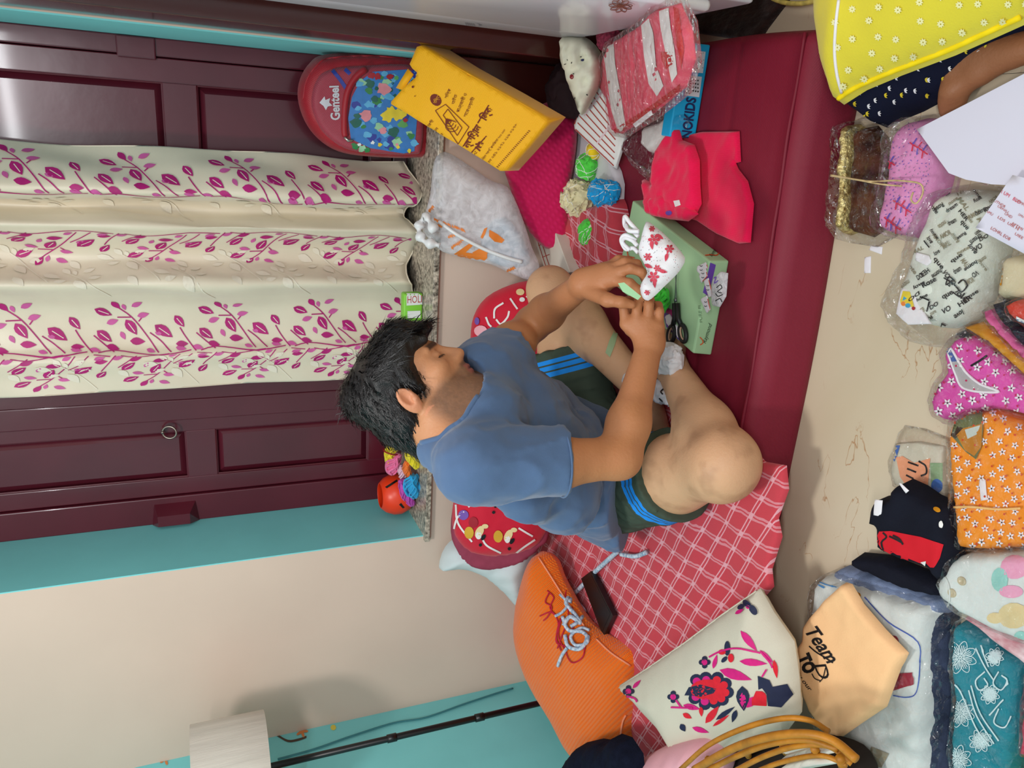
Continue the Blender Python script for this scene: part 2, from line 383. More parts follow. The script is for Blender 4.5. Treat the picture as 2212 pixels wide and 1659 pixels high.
# ------------------------------------------------------------------ helpers: rounded bodies from blended solids
class SDF:
    def __init__(s, lo, hi, vox):
        s.lo = np.array(lo, float); s.v = vox; s.n = np.ceil((np.array(hi)-s.lo)/vox).astype(int)+1; s.g = np.full(s.n, .05, np.float32)
    def sub(s, lo, hi):
        a = np.clip(np.floor((np.asarray(lo)-s.lo)/s.v).astype(int), 0, s.n); b = np.clip(np.ceil((np.asarray(hi)-s.lo)/s.v).astype(int)+1, 0, s.n)
        if np.any(b <= a): return None, None
        ax = [(np.arange(a[i], b[i])*s.v+s.lo[i]).astype(np.float32) for i in range(3)]
        return (slice(a[0], b[0]), slice(a[1], b[1]), slice(a[2], b[2])), np.stack(np.meshgrid(*ax, indexing='ij'), -1)
    def put(s, lo, hi, f, k, cut=None, carve=False):
        sl, P = s.sub(np.asarray(lo)-k-.02, np.asarray(hi)+k+.02)
        if sl is None: return
        d = f(P).astype(np.float32)
        if cut is not None:
            for cp, cn in cut: d = np.maximum(d, (P-np.asarray(cp, np.float32)) @ np.asarray(nrm(cn), np.float32))
        g = s.g[sl]
        if carve: d = -d; h = np.maximum(k-np.abs(g-d), 0)/k; s.g[sl] = np.maximum(g, d)+h*h*k/4
        else: h = np.maximum(k-np.abs(g-d), 0)/k; s.g[sl] = np.minimum(g, d)-h*h*k/4
    def cone(s, a, b, ra, rb, k=.02, cut=None, carve=False, flat=None):
        a, b = np.asarray(a, float), np.asarray(b, float); e = b-a; l2 = e @ e; R = max(ra, rb)
        def f(P):
            t = np.clip(((P-a) @ e)/l2, 0, 1); q = P-(a+t[..., None]*e)
            if flat is not None:
                fd, fs = flat; w = q @ np.asarray(fd); q = q+w[..., None]*(fs-1)*np.asarray(fd)
            return np.linalg.norm(q, axis=-1)-(ra+(rb-ra)*t)
        s.put(np.minimum(a, b)-R, np.maximum(a, b)+R, f, k, cut, carve); return s
    def chain(s, pts, rs, k=.02):
        for i in range(len(pts)-1): s.cone(pts[i], pts[i+1], rs[i], rs[i+1], k)
        return s
    def ball(s, c, r, k=.02, rot=None, cut=None, carve=False):
        c = np.asarray(c, float); r = np.asarray(r if np.ndim(r) else (r, r, r), float); M = np.eye(3) if rot is None else np.asarray(rot, float)  # columns = axes
        def f(P):
            q = (P-c) @ M; k0 = np.linalg.norm(q/r, axis=-1); k1 = np.linalg.norm(q/(r*r), axis=-1); return k0*(k0-1)/np.maximum(k1, 1e-6)
        s.put(c-r.max(), c+r.max(), f, k, cut, carve); return s
    def cutplane(s, p, n):
        sl, P = s.sub(s.lo, s.lo+s.n*s.v); s.g = np.maximum(s.g, (P-np.asarray(p, np.float32)) @ np.asarray(nrm(n), np.float32)); return s
    def wrinkle(s, f):
        m = np.abs(s.g) < .03; I = np.argwhere(m); P = I*s.v+s.lo; s.g[m] += f(P).astype(np.float32); return s
    def mesh(s, it=1):
        g = s.g; ins = g < 0; nx, ny, nz = g.shape
        c = np.zeros((nx-1, ny-1, nz-1), np.int8)
        for dx in (0, 1):
            for dy in (0, 1):
                for dz in (0, 1): c += ins[dx:nx-1+dx, dy:ny-1+dy, dz:nz-1+dz]
        act = (c > 0) & (c < 8); I = np.argwhere(act); idx = np.full(act.shape, -1, np.int32); idx[act] = np.arange(len(I))
        S = np.zeros((len(I), 3)); C = np.zeros(len(I))
        cor = [(a, b, d) for a in (0, 1) for b in (0, 1) for d in (0, 1)]
        for p in cor:
            for ax in range(3):
                if p[ax]: continue
                q = list(p); q[ax] = 1
                ga = g[I[:, 0]+p[0], I[:, 1]+p[1], I[:, 2]+p[2]]; gb = g[I[:, 0]+q[0], I[:, 1]+q[1], I[:, 2]+q[2]]
                m = (ga < 0) != (gb < 0); t = np.where(m, ga/np.where(m, ga-gb, 1), 0)
                pt = np.array(p, float)[None]+np.zeros((len(I), 3)); pt[:, ax] += t; S[m] += pt[m]; C[m] += 1
        V = (I+S/np.maximum(C, 1)[:, None])*s.v+s.lo; F = []
        for ax in range(3):
            a1, a2 = (ax+1) % 3, (ax+2) % 3; sl0 = [slice(None)]*3; sl1 = [slice(None)]*3; sl0[ax] = slice(0, -1); sl1[ax] = slice(1, None)
            m = ins[tuple(sl0)] != ins[tuple(sl1)]; E = np.argwhere(m); E = E[(E[:, a1] > 0) & (E[:, a2] > 0) & (E[:, a1] < g.shape[a1]-1) & (E[:, a2] < g.shape[a2]-1)]
            fl = ins[E[:, 0], E[:, 1], E[:, 2]]; q = []
            for o1, o2 in ((-1, -1), (0, -1), (0, 0), (-1, 0)):
                e = E.copy(); e[:, a1] += o1; e[:, a2] += o2; q.append(idx[e[:, 0], e[:, 1], e[:, 2]])
            Q = np.stack(q, 1); Q[~fl] = Q[~fl][:, ::-1]; F.append(Q)
        F = np.concatenate(F); F = F[(F >= 0).all(1)]
        for _ in range(it):
            A = np.zeros_like(V); W_ = np.zeros(len(V))
            for i in range(4):
                for j in (1, 3): np.add.at(A, F[:, i], V[F[:, (i+j) % 4]]); np.add.at(W_, F[:, i], 1)
            V = V*.5+.5*A/np.maximum(W_, 1)[:, None]
        return V, F
def mixc(a, b, t): return np.asarray(a)*(1-t[:, None])+np.asarray(b)*t[:, None]
def sm(x, a, b): t = np.clip((x-a)/(b-a), 0, 1); return t*t*(3-2*t)
# ================================================================== THE ROOM
YW = 2.3; YF = 2.615; XL = -2.03; XR = .24; ZS = .552
WL, WR_ = -1.322, .228                                   # window recess
m_peach = mat('peach_paint', (222, 198, 181), .75, .2, .03, 3, .06, 60)
m_teal = mat('teal_paint', (132, 220, 222), .6, .3, .04, 4, .05, 60)
m_maroon = mat('maroon_gloss', (88, 26, 40), .28, .5, .12, 5, .12, 14, coat=.25)
m_granite = mat('granite', (140, 128, 112), .3, .5, .75, 95, 0, 1, col2=(214, 200, 180))
m_dark = mat('dark_gap', (16, 10, 10), .8)
# floor of cream marble tiles with brown veins
def floor_mat():
    m, nt, p = base('cream_marble'); L = nt.links; tc = N(nt, 'ShaderNodeTexCoord')
    n1 = N(nt, 'ShaderNodeTexNoise'); n1.inputs['Scale'].default_value = 3.2; n1.inputs['Detail'].default_value = 6; n1.inputs['Distortion'].default_value = .6; L.new(tc.outputs['Object'], n1.inputs[0])
    mp = N(nt, 'ShaderNodeMapping'); mp.inputs['Scale'].default_value = (4, 9, 1); mp.inputs['Rotation'].default_value = (0, 0, .9); L.new(tc.outputs['Object'], mp.inputs[0])
    n2 = N(nt, 'ShaderNodeTexNoise'); n2.inputs['Scale'].default_value = 1.5; n2.inputs['Detail'].default_value = 4; n2.inputs['Roughness'].default_value = .5; n2.inputs['Distortion'].default_value = .5; L.new(mp.outputs[0], n2.inputs[0])
    a = N(nt, 'ShaderNodeMath', operation='SUBTRACT'); a.inputs[1].default_value = .5; L.new(n2.outputs[0], a.inputs[0])
    b = N(nt, 'ShaderNodeMath', operation='ABSOLUTE'); L.new(a.outputs[0], b.inputs[0])
    r = N(nt, 'ShaderNodeMapRange'); r.inputs[1].default_value = 0; r.inputs[2].default_value = .007; r.inputs[3].default_value = 1; r.inputs[4].default_value = 0; L.new(b.outputs[0], r.inputs[0])
    n3 = N(nt, 'ShaderNodeTexNoise'); n3.inputs['Scale'].default_value = 7; L.new(tc.outputs['Object'], n3.inputs[0])
    r3 = N(nt, 'ShaderNodeMapRange'); r3.inputs[1].default_value = .52; r3.inputs[2].default_value = .6; L.new(n3.outputs[0], r3.inputs[0])
    ml = N(nt, 'ShaderNodeMath', operation='MULTIPLY'); L.new(r.outputs[0], ml.inputs[0]); L.new(r3.outputs[0], ml.inputs[1])
    x = N(nt, 'ShaderNodeMix', data_type='RGBA'); x.inputs[6].default_value = lin((196, 179, 150)); x.inputs[7].default_value = lin((214, 201, 178)); L.new(n1.outputs[0], x.inputs[0])
    y = N(nt, 'ShaderNodeMix', data_type='RGBA'); y.inputs[7].default_value = lin((172, 130, 92)); L.new(x.outputs[2], y.inputs[6]); L.new(ml.outputs[0], y.inputs[0]); L.new(y.outputs[2], p.inputs['Base Color'])
    p.inputs['Roughness'].default_value = .22; p.inputs['Specular IOR Level'].default_value = .35; return m
fl = thing('floor', None, None, (0, 0, 0), kind='structure')
fm = floor_mat(); tile_me = None; T_ = 1.3
for i in range(-3, 3):
    for j in range(-3, 4):
        x0, y0 = .16+i*T_, .0+j*T_
        if y0 > 2.2 or x0 > 1.4 or y0 < -1.4: continue
        if tile_me is None:
            o = MB().box((0, 0, -.03), (T_-.0008, T_-.0008, 0), bev=.0003).out('tile', fm, fl, False); tile_me = o.data
        else: o = bpy.data.objects.new('tile', tile_me); COL.objects.link(o); o.parent = fl
        o.location = (x0, y0, 0)
def struct(o): return tag(o, kind='structure')
w = MB()
w.box((XL-.1, YW, -.03), (WL, YW+.36, 2.6)).box((WR_, YW, -.03), (1.9, YW+.36, 2.6)).box((WL, YW, -.03), (WR_, YW+.36, ZS-.018)).box((WL, YW, 2.25), (WR_, YW+.36, 2.6))
struct(w.out('wall_back', m_peach, None, False))
struct(MB().box((XL-.1, -1.2, -.03), (XL, YW, 2.6)).out('wall_left', m_teal, None, False))
struct(MB().box((1.55, -1.2, -.03), (1.65, YW, 2.6)).out('wall_right', m_peach, None, False))
# painted lining of the window recess
struct(MB().box((WL, YW, ZS), (WL+.004, YF+.03, 2.25)).out('trim_1', m_teal, None, False))
struct(MB().box((WR_-.004, YW, ZS), (WR_, YF+.03, 2.25)).out('trim_2', m_teal, None, False))
struct(MB().box((WL-.012, YW-.022, ZS-.018), (WR_+.01, YF+.04, ZS), bev=.003).out('trim_3', m_granite, None, False))
struct(MB().box((WL-.006, YW-.006, ZS-.026), (WR_+.006, YW, ZS-.018)).out('trim_4', mat('edge_grout', (196, 150, 132), .8), None, False))
# ---- window: dark red wooden frame with two panelled shutters
win = thing('window_1', None, None, (-.5, YF, ZS), kind='structure')
def xw(y, x=420., Y=YF): return ony(x, y, Y)[0]
fxl, fxr = WL+.004, WR_-.004
bl, br = xw(1062, 480), xw(118, 300)
MB().box((fxl, YF, ZS), (bl, YF+.06, 2.25), bev=.004).out('frame_post', m_maroon, win, False)
MB().box((br, YF, ZS), (fxr, YF+.06, 2.25), bev=.004).out('frame_post', m_maroon, win, False)
MB().box((bl, YF+.005, ZS), (br, YF+.06, ZS+.05), bev=.004).out('frame_sill', m_maroon, win, False)
zr1, zr0 = ony(405, 1000, YF)[2], ony(470, 1000, YF)[2]     # rail between upper and lower panels
zb = ony(795, 1000, YF)[2]
def shutter(x0, x1, px0, px1, lab):
    s = MB().box((x0, YF+.012, ZS+.052), (px0, YF+.05, 2.25), bev=.003)
    s.box((px1, YF+.012, ZS+.052), (x1, YF+.05, 2.25), bev=.003)
    for a, b in ((ZS+.052, zb), (zr0, zr1), (2.1, 2.25)): s.box((px0-.002, YF+.012, a), (px1+.002, YF+.05, b), bev=.003)
    o = s.out('shutter', m_maroon, win, False)
    for a, b in ((zb, zr0), (zr1, 2.1)):
        p = MB(); g = .022; y0, y1 = YF+.036, YF+.02
        out = [(px0, y0, a), (px1, y0, a), (px1, y0, b), (px0, y0, b)]; inn = [(px0+g, y1, a+g), (px1-g, y1, a+g), (px1-g, y1, b-g), (px0+g, y1, b-g)]
        p.add(out+inn, [(0, 1, 5, 4), (1, 2, 6, 5), (2, 3, 7, 6), (3, 0, 4, 7), (4, 5, 6, 7)]).box((px0, YF+.036, a), (px1, YF+.045, b))
        for q in (px0, px1): p.tube([(q, YF+.02, a), (q, YF+.02, b)], .004, 6)
        for q in (a, b): p.tube([(px0, YF+.02, q), (px1, YF+.02, q)], .004, 6)
        p.out('panel', m_maroon, o, False)
    return o
mid = xw(868, 500)
s1 = shutter(bl+.002, mid, xw(1062, 440)+.055, xw(932, 440), '')
shutter(mid+.004, xw(480, 400), xw(800, 440), xw(560, 440), '')
s3 = shutter(xw(470, 400), br-.002, xw(420, 380), xw(178, 350), '')
MB().box((xw(905, 440)-.002, YF+.006, ZS+.06), (xw(862, 440), YF+.02, 2.25), bev=.004).out('cover_strip', m_maroon, s1, False)
rg = ony(366, 934, YF-.012); th = np.linspace(0, 2*math.pi, 28, endpoint=False)
r_ = MB().tube([(rg[0]+.021*math.cos(t), rg[1]+.006*math.sin(t), rg[2]+.021*math.sin(t)) for t in th], .0035, 6, closed=True)
r_.tube([(rg[0], YF+.02, rg[2]+.021), (rg[0], YF-.012, rg[2]+.021)], .005, 8)
tag(r_.out('ring_pull', mat('worn_steel', (150, 140, 130), .35, .5, .1, metal=.9), s1), 'steel ring pull on the shutter stile')
hb = [ony(x, y, YF-.02) for x, y in ((335, 1125), (425, 1125))]
MB().add([(fxl-.0, YF, hb[0][2]+.01), (fxl-.0, YF, hb[1][2]-.01), (fxl+.075, YF, hb[1][2]), (fxl+.075, YF, hb[0][2]),
          (fxl+.012, YF-.045, hb[0][2]-.01), (fxl+.012, YF-.045, hb[1][2]+.02), (fxl+.05, YF-.045, hb[1][2]+.02), (fxl+.05, YF-.045, hb[0][2]-.01)],
         [(4, 5, 6, 7), (0, 1, 5, 4), (1, 2, 6, 5), (2, 3, 7, 6), (3, 0, 4, 7)]).out('stop_block', m_maroon, win, False)
hz = [ony(x, 90, YF)[2] for x in (250, 335)]
MB().box((br-.01, YF-.008, hz[1]), (fxr-.002, YF+.02, hz[0]), bev=.004).out('stop_block', m_maroon, win, False)
MB().box((fxl, YF+.06, ZS), (fxr, YF+.08, 2.25)).out('backing', m_dark, win, False)
# ---- mattress on the floor
ZM = .108; MX0, MX1 = -1.75, .262
def mattress_z(P):
    return ZM
m_matt = weave('maroon_twill', (114, 16, 38), (146, 36, 60), 2600, 0, .55, .55, .25, .95, .35, .0)
def build_mattress():
    th_ = thing('floor_mattress', 'thin dark red twill mattress lying on the floor along the wall', 'mattress', (-.75, 1.78, 0))
    ys = []; prof = []
    yf, yb = 1.245, YW-.012
    # cross-section: sloping front face, rolled front edge, one quilted crease
    for y, z in ((yf, .0), (yf-.004, .012), (yf+.004, .045), (yf+.016, .085), (yf+.03, .104), (yf+.047, .113), (yf+.06, .1125), (yf+.072, .108), (yf+.09, .106), (yf+.13, .108), (yf+.2, .1105), (yf+.245, .111), (yf+.26, .1075), (yf+.275, .1105), (yf+.34, .109), (yf+.5, .107), (yf+.7, .107), (yf+.9, .107), (yb-.02, .1), (yb, .08), (yb, 0)): prof.append((y, z))
    prof = np.array(prof); d = np.r_[0, np.cumsum(np.hypot(*np.diff(prof, axis=0).T))]
    s = np.linspace(0, d[-1], 150); py = np.interp(s, d, prof[:, 0]); pz = np.interp(s, d, prof[:, 1])
    xs = np.linspace(MX0, MX1, 170); V = []; uv = []
    for x in xs:
        e = min(x-MX0, MX1-x); k = math.sqrt(max(0, 1-(1-min(1, e/.03))**2))*.6+.4
        for a, b, c in zip(py, pz, s):
            ee = 0 if 1.3 < a < 2.2 else .006
            wv = .004*float(1) if False else 0
            V.append((x+.006*math.sin(a*9)*(x > 0), a+.004*math.sin(x*7+1)*(a < 1.4), b*k)); uv.append((x, c))
    V = np.array(V); V[:, 2] += .0025*fbm(np.stack([V[:, 0]*3, V[:, 1]*14, 0*V[:, 0]], 1), 3)*(V[:, 2] > .03)
    n = len(s); F = [(i*n+j, i*n+j+1, (i+1)*n+j+1, (i+1)*n+j) for i in range(len(xs)-1) for j in range(n-1)]
    F = [f[::-1] for f in F]; F += [tuple(range(n)), tuple((len(xs)-1)*n+j for j in range(n-1, -1, -1))]
    b = mk('cover', V, F, m_matt, th_, uv=uv)
    pp = [(x, yf+.054+.004*math.sin(x*7+1), .1145+.0012*math.sin(x*31)) for x in np.linspace(MX0+.02, MX1-.02, 120)]
    MB().tube(pp, .0045, 6).out('piping', m_matt, th_)
    return b
MATT = build_mattress()
# ================================================================== THE MAN
rR, rD, rF = RC[:, 0], RC[:, 1], RC[:, 2]          # photograph's upright right / down / forward, as world directions
def cam3(r, d, f): return r*rR+d*rD+f*rF
Rsh, Lsh = dist(1040, 1016, 1.45), dist(1055, 800, 1.70)
def elbow(p, x, y, L, far):
    r = nrm(ray(x, y)); w = CO-p; b = r @ w; D = b*b-(w @ w-L*L); t = -b+(1 if far else -1)*math.sqrt(max(D, 0)); return CO+r*t
Rel = elbow(Rsh, 1338, 988, .285, True); Rwr = elbow(Rel, 1404, 742, .262, True)
Lel = elbow(Lsh, 1152, 698, .27, True); Lwr = elbow(Lel, 1262, 612, .262, False)
print('arms', Rsh, Rel, Rwr, Lsh, Lel, Lwr)
neck = dist(962, 918, 1.59); chest = (Rsh+Lsh)/2
pel = np.array([-.85, 1.70, .235]); Rhip = np.array([-.85, 1.60, .215]); Lhip = np.array([-.80, 1.80, .215])
Rkn = np.array([-.628, 1.232, .205]); Lkn = np.array([-.392, 1.965, .30])
Ran = np.array([-.50, 1.53, .165]); Lan = np.array([-.60, 1.62, .17])
m_skin = attr_mat('skin', .5, .38, .25, 160, .12, .06, 22)
man = thing('person', 'man in a blue t-shirt and olive shorts sitting cross-legged, working with his hands', 'person', (pel[0], pel[1], ZM))
FH = nrm(cam3(.80, .60, -.02)); RH = nrm(cam3(.06, 0.02, -1)); UH = nrm(np.cross(RH, FH)); RH = nrm(np.cross(FH, UH))
HC = dist(896, 846, 1.60); HR = np.stack([RH, FH, UH], 1)
def hl(x, y, z): return HC+HR @ np.array([x, y, z])
def rotx(a):
    c, s_ = math.cos(a), math.sin(a); return np.array([[1, 0, 0], [0, c, -s_], [0, s_, c]])
def roty(a):
    c, s_ = math.cos(a), math.sin(a); return np.array([[c, 0, s_], [0, 1, 0], [-s_, 0, c]])
def rotz(a):
    c, s_ = math.cos(a), math.sin(a); return np.array([[c, -s_, 0], [s_, c, 0], [0, 0, 1]])
def px3(L, d0): return [dist(x, y, d0+dd) for x, y, dd in L]
def body():
    S = SDF((-1.06, 1.0, .10), (-.14, 2.12, 1.02), .0031)
    # torso core (under the shirt), hips
    S.cone(pel, (pel*.4+chest*.6), .08, .075, .05).cone((pel*.4+chest*.6), neck*.5+chest*.5, .075, .06, .05)
    S.cone(neck, Rsh, .045, .042, .04).cone(neck, Lsh, .045, .042, .04)
    cA, cB, cC = dist(892, 948, 1.61), dist(1062, 868, 1.615), dist(998, 940, 1.55); nn_ = nrm(np.cross(cB-cA, cC-cA)); nn_ = nn_ if nn_ @ (HC-cA) > 0 else -nn_; cc_ = (cA+cB)/2; rc_ = np.linalg.norm(cA-cB)/2; bx = np.stack([nrm(cB-cA), np.cross(nn_, nrm(cB-cA)), nn_], 1)
    S.ball(cc_-nn_*.022, (rc_*.95, rc_*.93, .032), .02, bx)
    S.cone(Rsh, Lsh, .042, .042, .03).cone(neck, chest, .058, .07, .05)
    # arms
    for sh, el, wr in ((Rsh, Rel, Rwr), (Lsh, Lel, Lwr)):
        m1 = sh*.5+el*.5; m2 = el*.72+wr*.28
        S.chain([sh*.9+el*.1, m1, el], [.044, .049, .039], .03); S.chain([el, m2, wr], [.039, .040, .027], .03)
    # legs
    for hp, kn, an, kt in ((Rhip, Rkn, Ran, 1), (Lhip, Lkn, Lan, 0)):
        S.chain([hp, hp*.45+kn*.55, kn], [.090, .088 if kt else .078, .072 if kt else .062], .04)
        ca = kn*.66+an*.34
        S.chain([kn, ca, an], [.058, .058 if kt else .062, .038], .04)
    S.ball(Rkn+np.array([-.01, -.006, .012]), (.066, .060, .058), .05)
    # calf muscle and feet
    S.ball(Rkn*.62+Ran*.38+np.array([-.022, .0, -.01]), (.048, .06, .045), .04)
    fr = nrm(np.array([.55, .8, -.15])); S.chain([Ran, Ran+fr*.06+np.array([0, 0, -.02]), Ran+fr*.15+np.array([0, 0, -.03])], [.038, .032, .022], .02)
    fl_ = nrm(np.array([-.75, -.6, -.1])); S.chain([Lan, Lan+fl_*.06, Lan+fl_*.13+np.array([0, 0, -.015])], [.038, .03, .022], .02)
    # neck and head
    S.cone(hl(0, -.028, -.055), neck, .054, .060, .03)
    S.cone(hl(0, .01, -.075), neck*.6+chest*.4+nrm(Lsh-Rsh)*.0, .045, .05, .03)
    S.ball(hl(0, -.006, .032), (.075, .094, .088), .02, HR)
    S.ball(hl(0, .035, -.045), (.062, .058, .068), .03, HR)
    S.ball(hl(0, .055, .03), (.062, .048, .055), .02, HR)
    for sx in (-1, 1):
        S.cone(hl(sx*.056, -.005, -.058), hl(sx*.02, .072, -.094), .016, .018, .03)
        S.ball(hl(sx*.043, .066, -.018), (.024, .026, .020), .02, HR)
        S.ball(hl(sx*.032, .098, .006), (.016, .013, .010), .010, HR, carve=True)
        S.ball(hl(sx*.031, .085, .005), (.0145, .0125, .0115), .004, HR)
        S.cone(hl(sx*.012, .1, .026), hl(sx*.046, .085, .026), .007, .006, .01)
        S.ball(hl(sx*.010, .108, -.029), (.0085, .010, .007), .006, HR)
        S.ball(hl(sx*.007, .109, -.036), (.0035, .005, .003), .002, HR, carve=True)
        # ears
        er = HR @ roty(sx*.25) @ rotx(-.10)
        S.ball(hl(sx*.079, -.012, -.012), (.010, .0185, .033), .004, er)
        S.ball(hl(sx*.088, -.009, -.004), (.008, .010, .019), .004, er, carve=True)
        S.ball(hl(sx*.083, -.001, -.018), (.005, .007, .007), .004, HR)
    S.ball(hl(0, .084, -.03), (.034, .024, .032), .015, HR); S.ball(hl(0, .085, -.1), (.021, .018, .018), .02, HR)
    S.cone(hl(0, .096, .022), hl(0, .119, -.026), .0065, .0105, .012)
    S.ball(hl(0, .094, -.055), (.026, .015, .018), .014, HR)
    S.ball(hl(0, .105, -.056), (.021, .008, .0055), .004, HR); S.ball(hl(0, .102, -.067), (.018, .0085, .006), .004, HR)
    S.ball(hl(0, .108, -.0615), (.021, .006, .0016), .002, HR, carve=True)
    # right hand: back of the hand towards us, fingers bent away
    d0 = np.linalg.norm(Rwr-CO)
    K = [(1351, 700, -.004), (1374, 690, -.010), (1399, 692, -.008), (1422, 706, -.001)]
    for x, y, dd in K: S.cone(Rwr, dist(x, y, d0+dd), .022, .0125, .018)
    S.cone(dist(1362, 700, d0), dist(1415, 704, d0), .013, .013, .015)
    for f_ in ([K[0], (1347, 662, -.004), (1352, 650, .016), (1364, 646, .032)], [K[1], (1377, 656, -.012), (1381, 646, .014), (1380, 645, .040)],
               [K[2], (1402, 658, -.010), (1404, 647, .016), (1398, 646, .042)], [K[3], (1424, 673, .0), (1422, 660, .020), (1414, 658, .040)]):
        S.chain(px3(f_, d0), [.0112, .0104, .0095, .0082], .003)
    S.chain(px3([(1385, 728, .018), (1362, 712, .03), (1358, 682, .045), (1366, 658, .052)], d0), [.017, .013, .0115, .009], .006)
    # left hand, pinching the mask with thumb and fingers
    d0 = np.linalg.norm(Lwr-CO); e0 = d0-.055
    K = [(1332, 606, -.06), (1326, 590, -.055), (1318, 582, -.04), (1308, 580, -.02)]
    for x, y, dd in K: S.cone(Lwr, dist(x, y, d0+dd), .023, .0125, .02)
    S.cone(dist(1300, 618, d0-.03), dist(1318, 594, d0-.04), .017, .015, .02)
    S.chain(px3([K[0], (1360, 612, -.085), (1378, 626, -.08), (1386, 643, -.068)], d0), [.0118, .0108, .0095, .008], .004)
    S.chain(px3([K[1], (1362, 580, -.075), (1386, 588, -.075), (1394, 606, -.06)], d0), [.0122, .011, .0098, .0085], .004)
    S.chain(px3([K[2], (1350, 566, -.055), (1376, 570, -.05), (1388, 588, -.03)], d0), [.0118, .0108, .0095, .008], .004)
    S.chain(px3([K[3], (1336, 560, -.02), (1358, 562, -.01), (1372, 576, .01)], d0), [.0108, .0095, .0088, .0075], .004)
    S.chain(px3([(1276, 630, -.025), (1312, 648, -.075), (1342, 653, -.09), (1365, 658, -.085)], d0), [.019, .0145, .0115, .009], .008)
    V, F = S.mesh(2)
    # skin colours: legs paler than arms, beard shadow, brows, lashes, lips, nails
    q = (V-HC) @ HR; x, y, z = q.T; hd = (np.linalg.norm(q, axis=1) < .19) & (z > -.14)
    arm = np.array(lin((186, 126, 84))[:3]); leg = np.array(lin((212, 166, 128))[:3]); face = np.array(lin((196, 138, 98))[:3])
    isleg = (V[:, 2] < .41) & ((V[:, 1] > 1.72) | (V[:, 2] < .33)) 
    c = np.where(isleg[:, None], leg, arm)
    ha = np.minimum(np.linalg.norm(V-Rwr, axis=1), np.linalg.norm(V-Lwr, axis=1)) < .16
    c[ha & (seg_d(V, Rkn, Ran) > .075) & (seg_d(V, Lkn, Lan) > .078)] = lin((182, 122, 82))[:3]
    c[isleg] = mixc(c[isleg], np.array(lin((158, 114, 82))[:3]), .40*sm(fbm(V[isleg]*26, 4), .0, .6))
    c[hd] = face
    bs = sm(z, -.028, -.05)*sm(y, -.02, .02)*(1-sm(z, -.125, -.14))*hd; bs = bs*(1-.75*(sm(-np.abs(x), -.052, -.03)*sm(z, -.075, -.045)*0))
    bs = np.maximum(bs*(1-.6*sm(y, .05, .075)*sm(z, -.052, -.04)), hd*sm(np.abs(x), .055, .065)*sm(z, -.06, -.02)*sm(y, -.01, .012)*(1-sm(y, .02, .035))*(1-sm(z, .03, .05)))
    c = mixc(c, np.array(lin((92, 70, 56))[:3]), np.clip(bs, 0, 1)*(.74+.12*fbm(V*220, 6)))
    mu = hd*sm(z, -.054, -.048)*(1-sm(z, -.043, -.039))*sm(y, .088, .096)*(1-sm(np.abs(x), .022, .03)); c = mixc(c, np.array(lin((70, 50, 42))[:3]), mu*.6)
    br_ = hd*sm(z, .017, .022)*(1-sm(z, .030, .035))*sm(y, .075, .085)*sm(np.abs(x), .008, .013)*(1-sm(np.abs(x), .046, .052)); c = mixc(c, np.array(lin((28, 20, 18))[:3]), br_*.9)
    ls = hd*(np.abs(z+.0035-.0) < .0022)*(y > .088)*(np.abs(np.abs(x)-.032) < .0155); c = mixc(c, np.array(lin((24, 17, 15))[:3]), ls*.9)
    lp = hd*sm(y, .1, .103)*(np.abs(z+.0615) < .0115)*(np.abs(x) < .023); c = mixc(c, np.array(lin((150, 82, 74))[:3]), lp*.75)
    er_ = hd*(np.abs(x) > .077)*(z < .03)*(z > -.055)*(y < .012)*(y > -.04); c = mixc(c, np.array(lin((206, 138, 104))[:3]), er_*.7)
    ra = (np.abs(fbm(V*45, 9)) < .012)*0
    for sp in (dist(1345, 770, np.linalg.norm(Lan*.5+Lkn*.5-CO)-.05),): pass
    return mk('body', V, F, m_skin, man, col=c)
def seg_d(V, a, b):
    e = b-a; t = np.clip(((V-a) @ e)/(e @ e), 0, 1); return np.linalg.norm(V-(a+t[:, None]*e), axis=1)
BODY = body()
